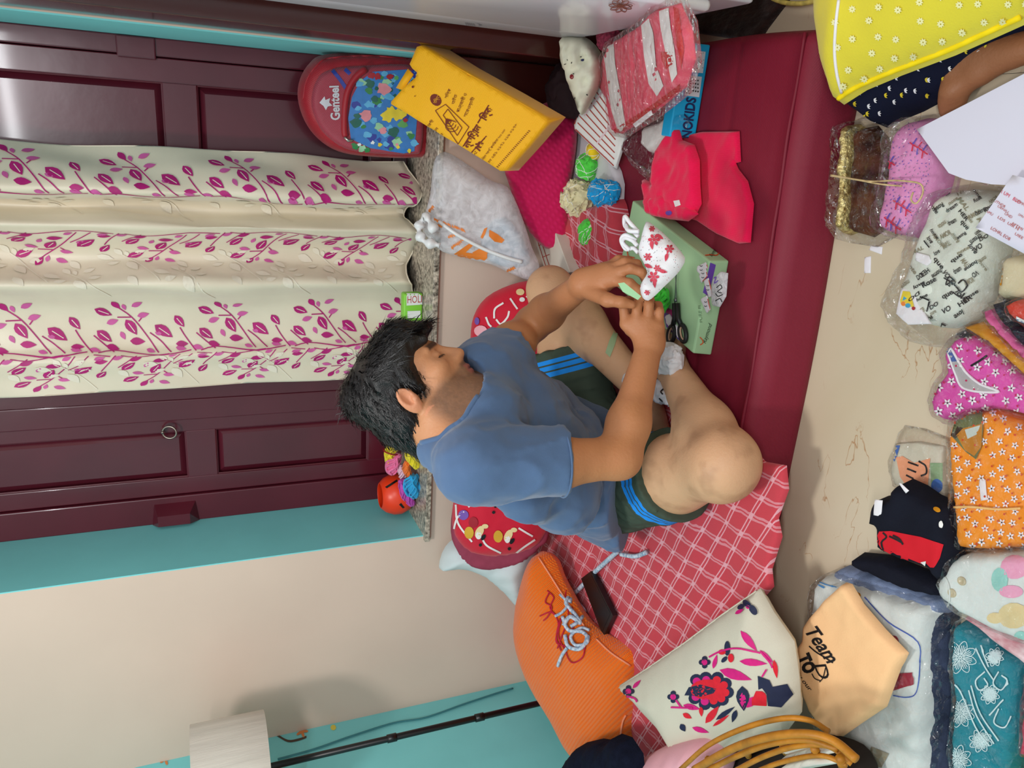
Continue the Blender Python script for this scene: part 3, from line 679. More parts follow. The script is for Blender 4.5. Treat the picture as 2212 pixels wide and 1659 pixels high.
# ---- short black hair
def hair():
    S = SDF(HC-.19, HC+.19, .0036)
    S.ball(hl(0, -.012, .043), (.083, .098, .092), .01, HR)
    S.ball(hl(0, -.045, .0), (.076, .062, .075), .03, HR)
    S.cone(hl(0, -.075, -.02), hl(0, -.072, -.068), .045, .034, .03)
    for sx in (-1, 1):
        S.ball(hl(sx*.05, .02, .07), (.042, .06, .045), .03, HR); S.cone(hl(sx*.071, .018, .03), hl(sx*.068, .02, -.012), .014, .008, .015)
    S.ball(hl(.0, .058, .095), (.062, .05, .035), .03, HR)
    S.cone(hl(-.03, .07, .085), hl(-.03, .122, .066), .026, .012, .03); S.cone(hl(.02, .07, .085), hl(.012, .118, .060), .026, .012, .03); S.cone(hl(.05, .06, .08), hl(.05, .100, .045), .024, .01, .025)
    S.ball(hl(0, -.07, .075), (.06, .05, .05), .03, HR)
    # clear the face, ears and neck
    S.ball(hl(0, .115, -.03), (.066, .06, .062), .008, HR, carve=True); S.ball(hl(0, .06, -.08), (.1, .07, .072), .008, HR, carve=True)
    for sx in (-1, 1): S.ball(hl(sx*.088, -.008, -.018), (.022, .026, .038), .006, HR, carve=True)
    ax = HR
    def wr(P):
        q = (P-HC) @ ax; s_ = np.stack([q[:, 0]*95+np.sin(q[:, 1]*30)*1.5, q[:, 1]*18, q[:, 2]*34], 1); return .0045*fbm(s_, 2)+.004*fbm(q*28, 8)
    S.wrinkle(wr); V, F = S.mesh(1)
    m_hair = mat('black_hair', (20, 17, 17), .38, .45, .5, 180, .35, 420, stretch=(1, 1, 1))
    o = mk('hair', V, F, m_hair, man)
    # loose strands around the outline
    b = bvh_of(o); sb = MB(); rg_ = np.random.default_rng(3)
    for i in range(4200):
        f = F[rg_.integers(len(F))]; p = V[f].mean(0); n_ = nrm(np.cross(V[f[1]]-V[f[0]], V[f[2]]-V[f[0]])); q = (p-HC) @ HR
        if q[1] > .045 and q[2] < .065: continue
        if q[2] < -.055 and q[1] > -.05: continue
        flow = nrm(HR @ np.array([q[0]*2.5, .9 if q[1] > -.03 and q[2] > .05 else -.35, -.35 if q[2] > .06 else -1]))
        flow = flow-n_*np.dot(flow, n_); flow = nrm(flow+rg_.normal(0, .16, 3)); L_ = rg_.uniform(.018, .036)
        a = p-n_*.003; m_ = p+flow*L_*.5+n_*.004*rg_.uniform(.3, 1.6); e = p+flow*L_+n_*.004*rg_.uniform(-.6, 1.2); s_ = nrm(np.cross(flow, n_))*rg_.uniform(.0009, .0018)
        sb.add([a-s_, a+s_, m_-s_*.8, m_+s_*.8, e], [(0, 1, 3, 2), (2, 3, 4)])
    for i in range(420):
        a = hl(rg_.uniform(-.062, .062), rg_.uniform(.075, .118), rg_.uniform(.058, .078)); d_ = nrm(HR @ np.array([rg_.normal(0, .22), 1, -.55+rg_.normal(0, .22)])); L_ = rg_.uniform(.02, .042); s_ = RH*rg_.uniform(.0007, .0014)
        c_ = a+d_*L_*.6; e = c_+nrm(d_-UH*.5)*L_*.5; sb.add([a-s_, a+s_, c_-s_*.7, c_+s_*.7, e], [(0, 1, 3, 2), (2, 3, 4)])
    k = hl(.02, -.095, .085)
    for i in range(26):
        a = k+HR @ rg_.normal(0, .012, 3); d_ = nrm(HR @ np.array([.1+rg_.normal(0, .4), -.8, .5+rg_.normal(0, .4)])); L_ = rg_.uniform(.02, .05); s_ = nrm(np.cross(d_, RH))*.0008
        c_ = a+d_*L_*.6; e = c_+nrm(d_-UH*.8)*L_*.5; sb.add([a-s_, a+s_, c_-s_*.7, c_+s_*.7, e], [(0, 1, 3, 2), (2, 3, 4)])
    t_ = sb.out('strands', m_hair, o); tag(t_, kind='stuff')
hair()
# ---- t-shirt
def shirt():
    S = SDF((-1.12, .98, .14), (-.22, 2.02, .98), .0050); nd = nrm(hl(0, .0, -.06)-neck); cA, cB, cC = dist(892, 948, 1.61), dist(1062, 868, 1.615), dist(998, 940, 1.55); nn_ = nrm(np.cross(cB-cA, cC-cA)); nn_ = nn_ if nn_ @ (HC-cA) > 0 else -nn_; nc = (cA+cB)/2; rc = np.linalg.norm(cA-cB)/2
    Rs2, Ls2 = Rsh+np.array([0, .02, .005]), Lsh+np.array([0, -.02, .01])
    up = nrm(neck-pel); fwd = nrm(np.array([.925, -.38, 0])); side = nrm(Lsh-Rsh)
    B = np.stack([side, nrm(np.cross(up, side)), up], 1)
    S.ball(chest*.70+pel*.30, (.175, .112, .165), .05, B); S.ball(chest*.4+pel*.6, (.155, .118, .19), .06, B)
    S.ball(pel+np.array([.03, -.02, .07]), (.165, .13, .13), .06, B); S.ball(pel+np.array([-.0, -.02, .0]), (.170, .135, .11), .05, B)
    S.cone(Rs2, chest, .058, .058, .04).cone(Ls2, chest, .056, .058, .04).cone(Rs2, dist(938, 968, 1.565), .052, .034, .03).cone(Ls2, dist(990, 868, 1.67), .050, .028, .03); S.cone(neck-nd*.055, chest, .056, .068, .04)
    S.ball(chest-fwd*.05-up*.05, (.15, .08, .11), .05, B)
    for sh, el, f, r0, r1 in ((Rs2, Rel, .60, .070, .068), (Ls2, Lel, .40, .066, .056)):
        e = sh+(el-sh)*f; d_ = nrm(el-sh); S.cone(sh, e+d_*.07, r0, r1, .035, cut=[(e, d_)])
    # neck opening
    S.cone(nc+nn_*.16, nc-nn_*.002, rc*1.25, rc*.98, .006, carve=True, cut=[(nc, -nn_)]); S.cone(nc+nn_*.07+cam3(0, 0, -.03), nc+nn_*.07+cam3(0, 0, -.14), .07, .07, .006, carve=True, cut=[(nc+nn_*.004, -nn_)])
    ax1 = nrm(Rel-Rsh)
    def wr(P):
        a = P @ side*26; b = P @ up*9; c = P @ fwd*16; g = fbm(np.stack([a*.5+b*.9, b*.8, c*.5], 1), 4, 3); r = np.maximum(0, 1-np.abs(g)*3.2)**2
        dm = np.clip(1-np.linalg.norm(P-(pel*.62+chest*.38+fwd*.1), axis=1)/.34, 0, 1)
        g2 = np.sin((P @ nrm(up*.8+side*.75-fwd*.3))*62+3*fbm(P*7, 2)); sl = np.clip(1-np.linalg.norm(P-(Rsh*.55+Rel*.45), axis=1)/.16, 0, 1)
        g3 = np.sin((P @ nrm(np.cross(ax1, [.2, .9, .3])))*110+2.5*fbm(P*9, 3))
        return -.0055*r-.006*dm*g2-.0030*sl*g3+.002*fbm(P*60, 6, 2)
    S.wrinkle(wr); S.cutplane(dist(1288, 1110, 1.72), cam3(-.12, 1, -.35)); V, F = S.mesh(1)
    m_sh = mat('blue_cotton', (80, 105, 140), .85, .15, .07, 14, .18, 900, sheen=.25)
    o = mk('t_shirt', V, F, m_sh, man)
    # ribbed collar and sleeve hems
    u_ = nrm(cB-cA); v_ = np.cross(nn_, u_)
    bs_, bb_ = bvh_of(o), bvh_of(BODY); ring = []
    for a in np.radians(np.linspace(150, -28, 60)):   # follow the line where cloth meets neck
        for r_ in np.arange(8, 150, 1.0):
            x, y = 972+r_*math.cos(a), 888+r_*math.sin(a); rr = Vector(ray(x, y)).normalized(); hs, hb = bs_.ray_cast(Vector(CO), rr), bb_.ray_cast(Vector(CO), rr)
            if hs[0] is not None and (hb[0] is None or hs[3] < hb[3]): ring.append(np.array(hs[0])); break
    ring = np.array(ring); keep = np.r_[True, np.linalg.norm(np.diff(ring, axis=0), axis=1) < .03]; ring = ring[keep]
    for _ in range(4): ring[1:-1] = (ring[:-2]+ring[1:-1]*2+ring[2:])/4
    MB().tube(ring, .0062, 8).out('collar', m_sh, o)
    for sh, el, f, r1 in ((Rs2, Rel, .60, .0700), (Ls2, Lel, .40, .0580)):
        e = sh+(el-sh)*(f-.02); d_ = nrm(el-sh); a_ = nrm(np.cross(d_, [0, 0, 1])); b_ = np.cross(d_, a_)
        MB().tube([e+(a_*math.cos(t)+b_*math.sin(t))*r1 for t in np.linspace(0, 2*math.pi, 40, endpoint=False)], .0022, 6, closed=True).out('sleeve_hem', m_sh, o)
    return o
SHIRT = shirt()
# ---- olive shorts with three blue bands round each leg
def shorts():
    S = SDF((-1.14, 1.1, .10), (-.3, 2.12, .46), .0050); ends = []
    S.ball(pel+np.array([.0, 0, -.04]), (.160, .180, .12), .05)
    for hp, kn, f, r0, r1 in ((Rhip, Rkn, .58, .112, .112), (Lhip, Lkn, .62, .106, .096)):
        d_ = nrm(kn-hp); e = hp+(kn-hp)*f; S.cone(hp, e+d_*.1, r0, r1, .05, cut=[(e, d_)]); ends.append((hp, d_, np.linalg.norm(e-hp)))
    def wr(P):
        r = np.zeros(len(P))
        for hp, d_, l in ends:
            t = (P-hp) @ d_; r += -.004*np.maximum(0, 1-np.abs(fbm(np.stack([P[:, 0]*14, P[:, 1]*14, t*45], 1), 5))*3)*(t < l-.07)
        return r+.0015*fbm(P*50, 3, 2)
    S.wrinkle(wr); S.cutplane((0, 0, ZM+.004), (0, 0, -1)); V, F = S.mesh(1); al = np.full(len(V), 1.)
    dR = seg_d(V, Rhip, Rkn); dL = seg_d(V, Lhip, Lkn)
    for i, (hp, d_, l) in enumerate(ends): t = l-(V-hp) @ d_; own = (dR < dL) if i == 0 else (dL <= dR); al[own] = t[own]
    m, nt, p = base('olive_jersey'); L = nt.links; a = N(nt, 'ShaderNodeAttribute', attribute_name='hem')
    r = N(nt, 'ShaderNodeValToRGB'); r.color_ramp.interpolation = 'CONSTANT'; ol, bl_ = lin((70, 82, 70)), lin((40, 146, 242))
    mr = N(nt, 'ShaderNodeMapRange'); mr.inputs[2].default_value = .2; L.new(a.outputs['Fac'], mr.inputs[0])
    st = [(0, ol), (.022, bl_), (.034, ol), (.039, bl_), (.051, ol), (.056, bl_), (.069, ol)]
    E_ = r.color_ramp.elements; E_[0].color = ol; E_[1].position = st[1][0]/.2; E_[1].color = bl_
    for t, c in st[2:]: e = E_.new(t/.2); e.color = c
    L.new(mr.outputs[0], r.inputs[0]); L.new(r.outputs[0], p.inputs['Base Color']); p.inputs['Roughness'].default_value = .85; p.inputs['Specular IOR Level'].default_value = .15
    return mk('shorts', V, F, m, man, attrs={'hem': al})
SHORTS = shorts()
# ================================================================== CURTAIN, LAMP AND WHAT STANDS AGAINST THE WALL
m_satin = mat('cream_satin', (226, 214, 190), .33, .5, .04, 8, .1, 700, sheen=.3)
m_mag = mat('magenta_print', (176, 22, 112), .5, .4, .15, 30)
m_mag2 = mat('rose_print', (206, 92, 158), .5, .4, .1, 30)
m_ghost = mat('pale_leaf_print', (232, 223, 203), .5, .5, .04, 20)
def curtain():
    prof = [(322, 2.555), (345, 2.52), (370, 2.475), (400, 2.435), (422, 2.425), (432, 2.455), (436, 2.51), (448, 2.535), (462, 2.53), (474, 2.49), (490, 2.455), (502, 2.47), (518, 2.50), (540, 2.53), (565, 2.53), (588, 2.49), (606, 2.455), (622, 2.455), (640, 2.495), (662, 2.525), (700, 2.535), (740, 2.525), (768, 2.50), (800, 2.515), (838, 2.52)]
    P = np.array([ony(450, y, Y)[:2] for y, Y in prof]); C = spl(P, 260); s = np.r_[0, np.cumsum(np.hypot(*np.diff(C, axis=0).T))]
    syp = np.interp(np.linspace(0, len(prof)-1, len(C)), range(len(prof)), [p[0] for p in prof])
    zs = np.linspace(0, 1, 70); th_ = thing('curtain', 'cream satin curtain with magenta leaf bands hanging before the window', 'curtain', (C[130][0], C[130][1], .6))
    def zb(i): y = syp[i]; return .566+.018*math.sin(y*.045)+(.03*max(0, (y-640)/200))
    def S(sv, z, off=0):
        i = np.clip(np.interp(sv, s, np.arange(len(C))), 1, len(C)-2); i0 = np.floor(i).astype(int); f = i-i0
        p = C[i0]*(1-f)[:, None]+C[np.minimum(i0+1, len(C)-1)]*f[:, None]; t = C[np.minimum(i0+2, len(C)-1)]-C[np.maximum(i0-1, 0)]; t /= np.linalg.norm(t, axis=1)[:, None]
        n = np.stack([-t[:, 1], t[:, 0]], 1); n *= np.sign(-n[:, 1:2]+1e-9)
        w = .006*np.sin(z*7+sv*9)+.004*np.sin(z*15+sv*31); n3 = p+n*(off+w[:, None]*1)
        return np.column_stack([n3, z])
    V = []; uv = []
    for i in range(len(C)):
        z = zb(i)+(2.2-zb(i))*zs; V.append(S(np.full(70, s[i]), z)); uv += [(s[i], q) for q in z]
    V = np.concatenate(V); F = [(i*70+j, (i+1)*70+j, (i+1)*70+j+1, i*70+j+1) for i in range(len(C)-1) for j in range(69)]
    o = mk('cloth', V, F, m_satin, th_, uv=uv); md = o.modifiers.new('thick', 'SOLIDIFY'); md.thickness = .001; md.offset = 0
    # printed vine: one repeat, in pixels of the photograph, mirrored for the other half of the band
    LV = [(490, 395, 70, 1.0), (615, 415, 80, .55), (385, 430, 66, .6), (680, 372, 58, .9), (510, 455, 54, -.2), (285, 472, 46, -.25), (455, 430, 34, 1.1), (595, 425, 30, .2), (415, 478, 48, .1),
          (390, 325, 64, .25), (440, 288, 46, .9), (470, 300, 30, 1.3), (520, 287, 44, -.9), (420, 370, 44, -.7), (540, 340, 44, -.6), (350, 490, 40, .2), (560, 495, 34, .2), (680, 490, 40, 0)]
    ST = [[(590, 505), (540, 420), (495, 350), (450, 305)], [(640, 505), (600, 455), (560, 420)], [(420, 500), (370, 450), (345, 425)], [(520, 370), (535, 350)], [(495, 350), (440, 350)], [(740, 505), (700, 440), (680, 400)], [(360, 505), (420, 490), (500, 505), (600, 520), (720, 500)]]
    mb = MB(); T_ = .285/400
    spy = lambda y: np.interp(y, syp, s)
    def put(tris, m, off):
        for t in tris:
            a = np.array(t); p = S(a[:, 0], a[:, 1], off)
            if np.any(a[:, 1] < .57) or np.any(a[:, 1] > 2.19) or np.any(a[:, 0] < .002) or np.any(a[:, 0] > s[-1]-.002): continue
            mb.add(p, [(0, 1, 2)], m)
    def vine(s0, sgn, phase, m, m2, k=1, lim=None, ghost=False):
        for r in range(-1, 8):
            for (x, y, L, a) in LV:
                if ghost and y > 400: continue
                q = leaf(x, y, L*1.1, L*.58, a*.8+.25)
                pts = [(s0-sgn*(510-py)*T_*k, 2.2-((px_-200)*T_+r*.285+phase)) for px_, py in q]
                if lim and (min(p[0] for p in pts) < lim[0] or max(p[0] for p in pts) > lim[1]): continue
                put(split_tris(poly_tris(pts), .014), m if L > 45 else m2, .0030)
                if L > 56 and not ghost:
                    c_, s_ = math.cos(a*.8+.25), math.sin(a*.8+.25)
                    for q in stroke([(x-.30*L*c_, y-.30*L*s_), (x+.34*L*c_, y+.34*L*s_)], 3.4): put(split_tris(poly_tris([(s0-sgn*(510-py)*T_*k, 2.2-((px_-200)*T_+r*.285+phase)) for px_, py in q]), .014), 2, .0034)
            for st in ST:
                if ghost and min(p[1] for p in st) > 340: continue
                for q in stroke(st, 5, 10):
                    pts = [(s0-sgn*(510-py)*T_*k, 2.2-((px_-200)*T_+r*.285+phase)) for px_, py in q]
                    if lim and (min(p[0] for p in pts) < lim[0] or max(p[0] for p in pts) > lim[1]): continue
                    put(split_tris(poly_tris(pts), .02), m, .0026)
    e1 = spy(434)
    vine(spy(428), 1, .05, 0, 1, 1, (0, e1))
    vine(spy(503), -1, .10, 0, 1, .75, (spy(497), spy(600)))
    c3 = spy(757); vine(c3, 1, .0, 0, 1, 1, (spy(630), s[-1])); vine(c3+.004, -1, .06, 0, 1, .62, (c3, s[-1]))
    vine(spy(475), 1, .12, 2, 2, .8, None, True); vine(spy(610), 1, .02, 2, 2, .8, None, True); vine(spy(640), 1, .17, 2, 2, .8, None, True); vine(spy(880), 1, .12, 2, 2, .7, None, True)
    lp = mb.out('leaf_print', [m_mag, m_mag2, m_ghost], th_); bm = bmesh.new(); bm.from_mesh(lp.data); bmesh.ops.remove_doubles(bm, verts=bm.verts[:], dist=2e-5); bm.to_mesh(lp.data); bm.free(); lp['kind'] = 'stuff'
    hem = MB().tube([S(np.array([q]), np.array([zb(int(np.interp(q, s, np.arange(len(C)))))]))[0] for q in np.linspace(.004, s[-1]-.004, 90)], .0025, 6); hem.out('hem', m_satin, th_)
    MB().tube([(WL+.01, 2.49, 2.2), (WR_-.01, 2.49, 2.2)], .01, 10).out('rod', mat('curtain_rod', (120, 100, 80), .4), th_)
curtain()
# ---- floor lamp in the corner
lx, ly = -1.846, 1.97
lamp = thing('floor_lamp', 'floor lamp with black pole and grey fabric drum shade in the corner', 'lamp', (lx, ly, 0))
m_blk = mat('black_metal', (16, 15, 17), .35, .5, .1); m_shade = mat('grey_linen_shade', (196, 190, 178), .6, .3, .08, 60, .3, 300, stretch=(1, 1, .06), coat=.2)
MB().lathe([(0, 0), (.085, 0), (.085, .012), (.07, .02), (.012, .028), (0, .028)], (lx, ly, 0)).out('base', m_blk, lamp)
MB().tube([(lx, ly, .02), (lx, ly, 1.28)], .0105, 12).out('pole', m_blk, lamp)
for z in (.42, .72): MB().tube([(lx, ly, z), (lx, ly, z+.03)], .0135, 12).out('pole_joint', m_blk, lamp)
cz = ony(500, 1690, ly)[2]; rsh = .165
MB().lathe([(rsh, cz-.105), (rsh, cz+.105), (rsh-.004, cz+.105), (rsh-.004, cz-.105), (rsh, cz-.105)], (lx, ly, 0), seg=64).out('shade', m_shade, lamp)
MB().lathe([(0, cz-.04), (.018, cz-.03), (.028, cz), (.018, cz+.03), (.012, cz+.06), (0, cz+.06)], (lx, ly, 0), seg=20).out('bulb', mat('bulb_glass', (230, 228, 220), .2), lamp)
for a in (0, 2.1, 4.2): MB().tube([(lx, ly, cz-.06), (lx+(rsh-.003)*math.cos(a), ly+(rsh-.003)*math.sin(a), cz-.06)], .002, 6).out('spoke', m_blk, lamp)
cab = spl([onx(x, y, XL+.006) for x, y in ((600, 1640), (680, 1618), (760, 1590), (850, 1562), (920, 1550), (1000, 1522), (1060, 1502), (1108, 1487))], 60)
cable = MB().tube(cab, .0035, 6).out('cable', mat('teal_cable', (60, 130, 138), .5), None)
tag(cable, 'thin painted cable running down the teal side wall behind the lamp', 'cable')
m_obl = mat('orange_sticker', (222, 140, 80), .6); m_ybl = mat('yellow_sticker', (226, 214, 90), .6); m_twig = mat('twig_sticker', (84, 72, 58), .6)
wl = bpy.data.objects['wall_left']
for (x, y, r), lab in zip(((240, 1648, 7), (292, 1651, 6), (357, 1640, 13), (652, 1580, 13)), ('topmost orange blossom sticker on the teal side wall above the lamp', 'small orange blossom sticker second from the top on the teal side wall', 'large orange blossom sticker just above the grey lamp shade', 'orange blossom sticker just below the grey lamp shade')):
    o = decal('blossom_sticker', wl, [(m_obl, [(x+r*(.72+.34*math.cos(5*t))*math.cos(t), y+r*(.72+.34*math.cos(5*t))*math.sin(t)) for t in np.linspace(0, 2*math.pi, 50, endpoint=False)])], None, .0012)
    if o: tag(o, lab, 'sticker')
for st, lab in (([(598, 1588), (622, 1601), (645, 1598), (662, 1592)], 'brown twig sticker below the grey lamp shade by the orange blossom'), ([(384, 1625), (400, 1617), (420, 1612)], 'short brown twig sticker above the grey lamp shade')):
    P = spl(st, 14); A = [(p[0], p[1]-2.5) for p in P]+[(p[0], p[1]+2.5) for p in P[::-1]]; o = decal('twig_sticker', wl, [(m_twig, A)], None, .0010)
    if o: tag(o, lab, 'sticker')
o = decal('blossom_sticker', wl, [(m_ybl, ell(720, 1572, 6))], None, .0012)
if o: tag(o, 'small yellow blossom sticker near the cable below the lamp shade', 'sticker')
# ---- backpack on the sill
bp = thing('backpack', 'red school backpack with a clear picture pocket standing on the window sill', 'backpack', (.03, 2.42, ZS))
m_rn = weave('red_nylon', (156, 16, 34), (178, 26, 44), 1500, 1500, .5, .4, .2, 0, .45, .1)
m_rn2 = weave('rose_nylon', (150, 40, 58), (176, 72, 88), 1800, 0, .5, .6, .3, 0, .45, .1)
npl = nrm([-.08, -1, .10]); ppl = (np.array([.05, 2.50, .7]), npl)
bo = [(645, 215), (650, 172), (672, 136), (704, 118), (800, 112), (895, 120), (932, 138), (938, 235), (934, 330), (905, 347), (800, 344), (735, 333), (690, 305), (660, 265)]
bpk = slab('body', bo, t=.085, edge=.035, wr=.004, ws=14, mt=m_rn, par=bp, plane=ppl, round_=4, at=.9, res=.014)
fp = slab('front_pocket', [(672, 222), (680, 180), (705, 152), (770, 142), (905, 145), (918, 230), (914, 322), (890, 336), (800, 333), (745, 322), (705, 294), (682, 260)], t=.03, edge=.014, wr=.002, mt=m_rn2, par=bp, plane=(ppl[0]+npl*.078, npl), round_=4, res=.012)
zp = MB(); 
pv = bvh_of(fp)
def onto(bv, x, y, off=.0):
    r = Vector(ray(x, y)).normalized(); h = bv.ray_cast(Vector(CO), r); return np.array(h[0])-np.array(r)*off if h[0] is not None else None
MB().tube([onto(pv, x, y, .002) for x, y in spl([(790, 149), (770, 165), (752, 195), (745, 235), (744, 280), (746, 294)], 24)], .0105, 8).out('zip_band', m_rn, bp)
MB().tube([onto(pv, x, y, .008) for x, y in ((744, 296), (752, 304), (762, 303))], .004, 8).out('zip_pull', mat('steel_pull', (190, 186, 176), .25, .6, metal=.9), bp)
pic = [(758, 300), (752, 255), (760, 210), (778, 175), (805, 155), (880, 150), (903, 158), (902, 240), (895, 326), (872, 331), (800, 320)]
B_ = lambda n, c: mat('pic_'+n, c, .35, .5, .1, 40)
blue, dgr, pnk, yel, gr, wht, rd, ind = B_('blue', (52, 120, 190), ), B_('deep_green', (28, 96, 84)), B_('pink', (222, 140, 150)), B_('yellow', (226, 200, 50)), B_('green', (92, 160, 90)), B_('white', (226, 230, 230)), B_('red', (170, 30, 44)), B_('indigo', (48, 60, 150))
it = [(blue, pic)]
rq = np.random.default_rng(31)
def blob(x, y, r, n=11): a0 = rq.uniform(0, 6); return [(x+r*rq.uniform(.55, 1.15)*math.cos(a0+k*2*math.pi/n), y+r*.85*rq.uniform(.55, 1.15)*math.sin(a0+k*2*math.pi/n)) for k in range(n)]
sky2, gr2, mnt = B_('sky', (92, 170, 214)), B_('leaf', (52, 130, 70)), B_('mint', (150, 200, 160))
for k in range(70):
    x, y = rq.uniform(765, 898), rq.uniform(155, 325); it.append(((sky2, dgr, ind, sky2, gr2, mnt)[k % 6] if x < 850 else (gr, gr2, ind, dgr, mnt, sky2)[k % 6], blob(x, y, rq.uniform(5, 13))))
for x, y, r, m in ((790, 250, 15, pnk), (828, 192, 17, pnk), (826, 281, 10, pnk), (838, 250, 17, yel), (860, 248, 17, yel), (845, 240, 14, yel), (803, 163, 9, rd), (815, 165, 9, rd), (842, 166, 8, rd), (860, 318, 5, yel), (857, 312, 4, pnk), (820, 312, 6, yel), (875, 260, 6, rd), (884, 325, 5, yel), (805, 308, 5, wht), (776, 312, 5, wht), (850, 285, 14, dgr)): it.append((m, blob(x, y, r, 14)))
decal('picture', fp, it, bp, .0012)
it = [(mat('silver_print', (200, 200, 206), .3, .5, metal=.4), text_px('Genteel', (734, 259), (731, 185), 20, bold=.03)), (MATS['silver_print'], [(690, 222), (701, 208), (703, 216), (713, 212), (711, 221), (718, 228), (708, 230), (704, 238), (699, 229)])]
it += [(ind, q) for q in stroke([(718, 152), (733, 170), (748, 192)], 8)]+[(ind, q) for q in stroke([(745, 150), (756, 160)], 8)]
decal('lettering', [fp, bpk], it, bp, .001)
MB().tube([onto(bvh_of(bpk), x, y, .0) for x, y in spl([(655, 215), (662, 175), (684, 142), (712, 126), (800, 121), (890, 128)], 40)], .003, 6).out('seam_piping', m_rn, bp)
# ---- skeins, pot and bottle along the sill
def skein(name, label, P, r, col, group=None, n=16, par=None, z=None, sheen=.3, tie=None, fuzz=.25):
    """bundle of threads along a path"""
    m = mat('thread_%d_%d_%d' % col, col, .5, .4, .18, 60, .3, 700, sheen=sheen); P = spl(P, 26); k = len(P); mb = MB(); rg_ = np.random.default_rng(int(sum(col))+len(P)); t = np.linspace(0, 1, k)
    T = np.gradient(P, axis=0); T /= np.linalg.norm(T, axis=1)[:, None]; a = np.cross(T, [.2, .3, 1.]); a /= np.linalg.norm(a, axis=1)[:, None]; b = np.cross(T, a); pr = (.55+.6*np.sin(np.pi*t)**.6)*r
    mb.tube(P, pr*.72, 8)
    for i in range(n):
        ph = 2*math.pi*i/n+rg_.uniform(-.2, .2); tw = rg_.uniform(.5, 1.6); rr = pr*(.7+fuzz*rg_.uniform(-.6, 1)); an = ph+tw*t+.5*np.sin(t*9+i)
        mb.tube(P+(a*np.cos(an)[:, None]+b*np.sin(an)[:, None])*rr[:, None], r*rg_.uniform(.13, .24), 5)
    o = mb.out(name, [m], par)
    if par is None: tag(o, label, 'thread', group)
    if tie: c = P[k//2]; MB().tube([c+(a[k//2]*math.cos(q)+b[k//2]*math.sin(q))*pr[k//2]*1.12 for q in np.linspace(0, 2*math.pi, 20, endpoint=False)], r*.12, 6, closed=True).out('tie', mat('red_tie', (150, 24, 30), .6), o)
    return o
def sk(lab, p0, p1, Y, r, col, tie=None, Y2=None, bow=.01, name='thread_skein', grp='thread skeins on the window sill', **k):
    a = ony(*p0, Y); b = ony(*p1, Y2 or Y); c = (a+b)/2+np.array([0, -.004, bow]); skein(name, lab, [a, c, b], r, col, grp, tie=tie, **k)
sk('silver white thread skein on the sill behind the man\'s neck', (845, 915), (858, 945), 2.44, .016, (206, 212, 204))
sk('magenta thread skein on the sill next to the silver white one', (872, 918), (882, 950), 2.40, .018, (206, 52, 140))
sk('yellow thread skein tied with red, standing at the back of the sill', (842, 1000), (858, 948), 2.44, .021, (232, 208, 20), tie=1)
sk('pink thread skein on the sill under the yellow skein with the red tie', (862, 980), (846, 1022), 2.43, .021, (238, 110, 160))
sk('loose yellow thread skein at the front edge of the sill', (882, 958), (902, 1010), 2.38, .017, (236, 214, 10))
sk('white and pink speckled thread skein on the sill beside the pot', (868, 1004), (876, 1026), 2.42, .016, (232, 186, 204), fuzz=.6)
sk('small orange thread skein on the sill between yellow and blue', (880, 996), (886, 1028), 2.39, .013, (238, 112, 16))
sk('sky blue thread skein at the front of the sill by the pot', (893, 1026), (900, 1072), 2.375, .024, (22, 160, 216), fuzz=.4)
sk('purple thread skein under the orange pot on the sill', (868, 1036), (892, 1090), 2.40, .016, (196, 62, 178))
pc = ony(862, 1066, 2.47); pc[2] = ZS+.001
pot = thing('plastic_pot', 'round orange plastic money pot standing on the end of the sill', 'pot', pc)
m_pot = mat('orange_plastic', (240, 62, 22), .35, .5, .05, 5)
MB().lathe([(0, 0), (.045, 0), (.062, .012), (.074, .042), (.073, .068), (.062, .095), (.046, .112), (.043, .113), (.042, .111), (.056, .093), (.066, .066), (.06, .02), (0, .01)], pc, seg=40).out('body', m_pot, pot)
decal('slot', pot.children[0], [(m_blk, [(832, 1052), (857, 1036), (859, 1040), (836, 1055)]), (m_blk, [(866, 1086), (874, 1096), (870, 1098), (862, 1090)])], pot, .001)
bt = ony(893, 660, 2.40); bt[2] = ZS+.001
bot = thing('packet', 'small green and white packet on the sill under the curtain', 'packet', bt)
m_lg = mat('lime_print', (132, 206, 60), .4, .5); m_wh = mat('white_card', (230, 230, 226), .5, .4, .02, 10)
b0, b1 = ony(905, 692, 2.40)[0], ony(905, 632, 2.40)[0]
MB().box((b0, 2.385, ZS+.001), (b1, 2.425, ZS+.065), bev=.006).out('carton', m_lg, bot)
decal('label', bot.children[0], [(m_wh, [(878, 634), (912, 634), (912, 658), (878, 660)]), (mat('red_ink', (180, 50, 40), .6), text_px('HOLI', (880, 655), (911, 653), 16, up=(0, -1))), (m_wh, [(880, 672), (908, 671), (908, 686), (880, 688)])], bot)
# ---- yellow shop bag
m_yb = weave('yellow_nonwoven', (238, 172, 4), (246, 186, 14), 1200, 1200, .6, .4, .15, .7, .3, .2)
ny = nrm(cam3(-.36, -.36, -.86)); py_ = ony(1020, 220, 2.02)-ny*.11
yb = thing('shopping_bag', 'yellow cloth shop bag with Bengali lettering leaning below the window', 'bag', py_+ny*.0)
front = [(902, 88), (998, 148), (1100, 205), (1194, 259), (1142, 320), (1089, 379), (960, 300), (836, 224), (866, 190), (895, 162), (881, 139)]
ybo = slab('bag_body', front, t=.11, edge=.006, wr=.006, ws=9, mt=m_yb, par=yb, plane=(py_, ny), res=.014, seed=4)
BN = 'NotoSansBengali-VariableFont_wdth,wght.woff2'; ink = mat('maroon_ink', (112, 40, 22), .7)
def bl(t, c0, c1, h, w=.0):  # crop pixels of the bag region to photograph pixels
    f = lambda p: (600+p[0]/2.963, 60+p[1]/2.963); return (ink, text_px(t, f(c0), f(c1), h/2.963, BN, bold=w))
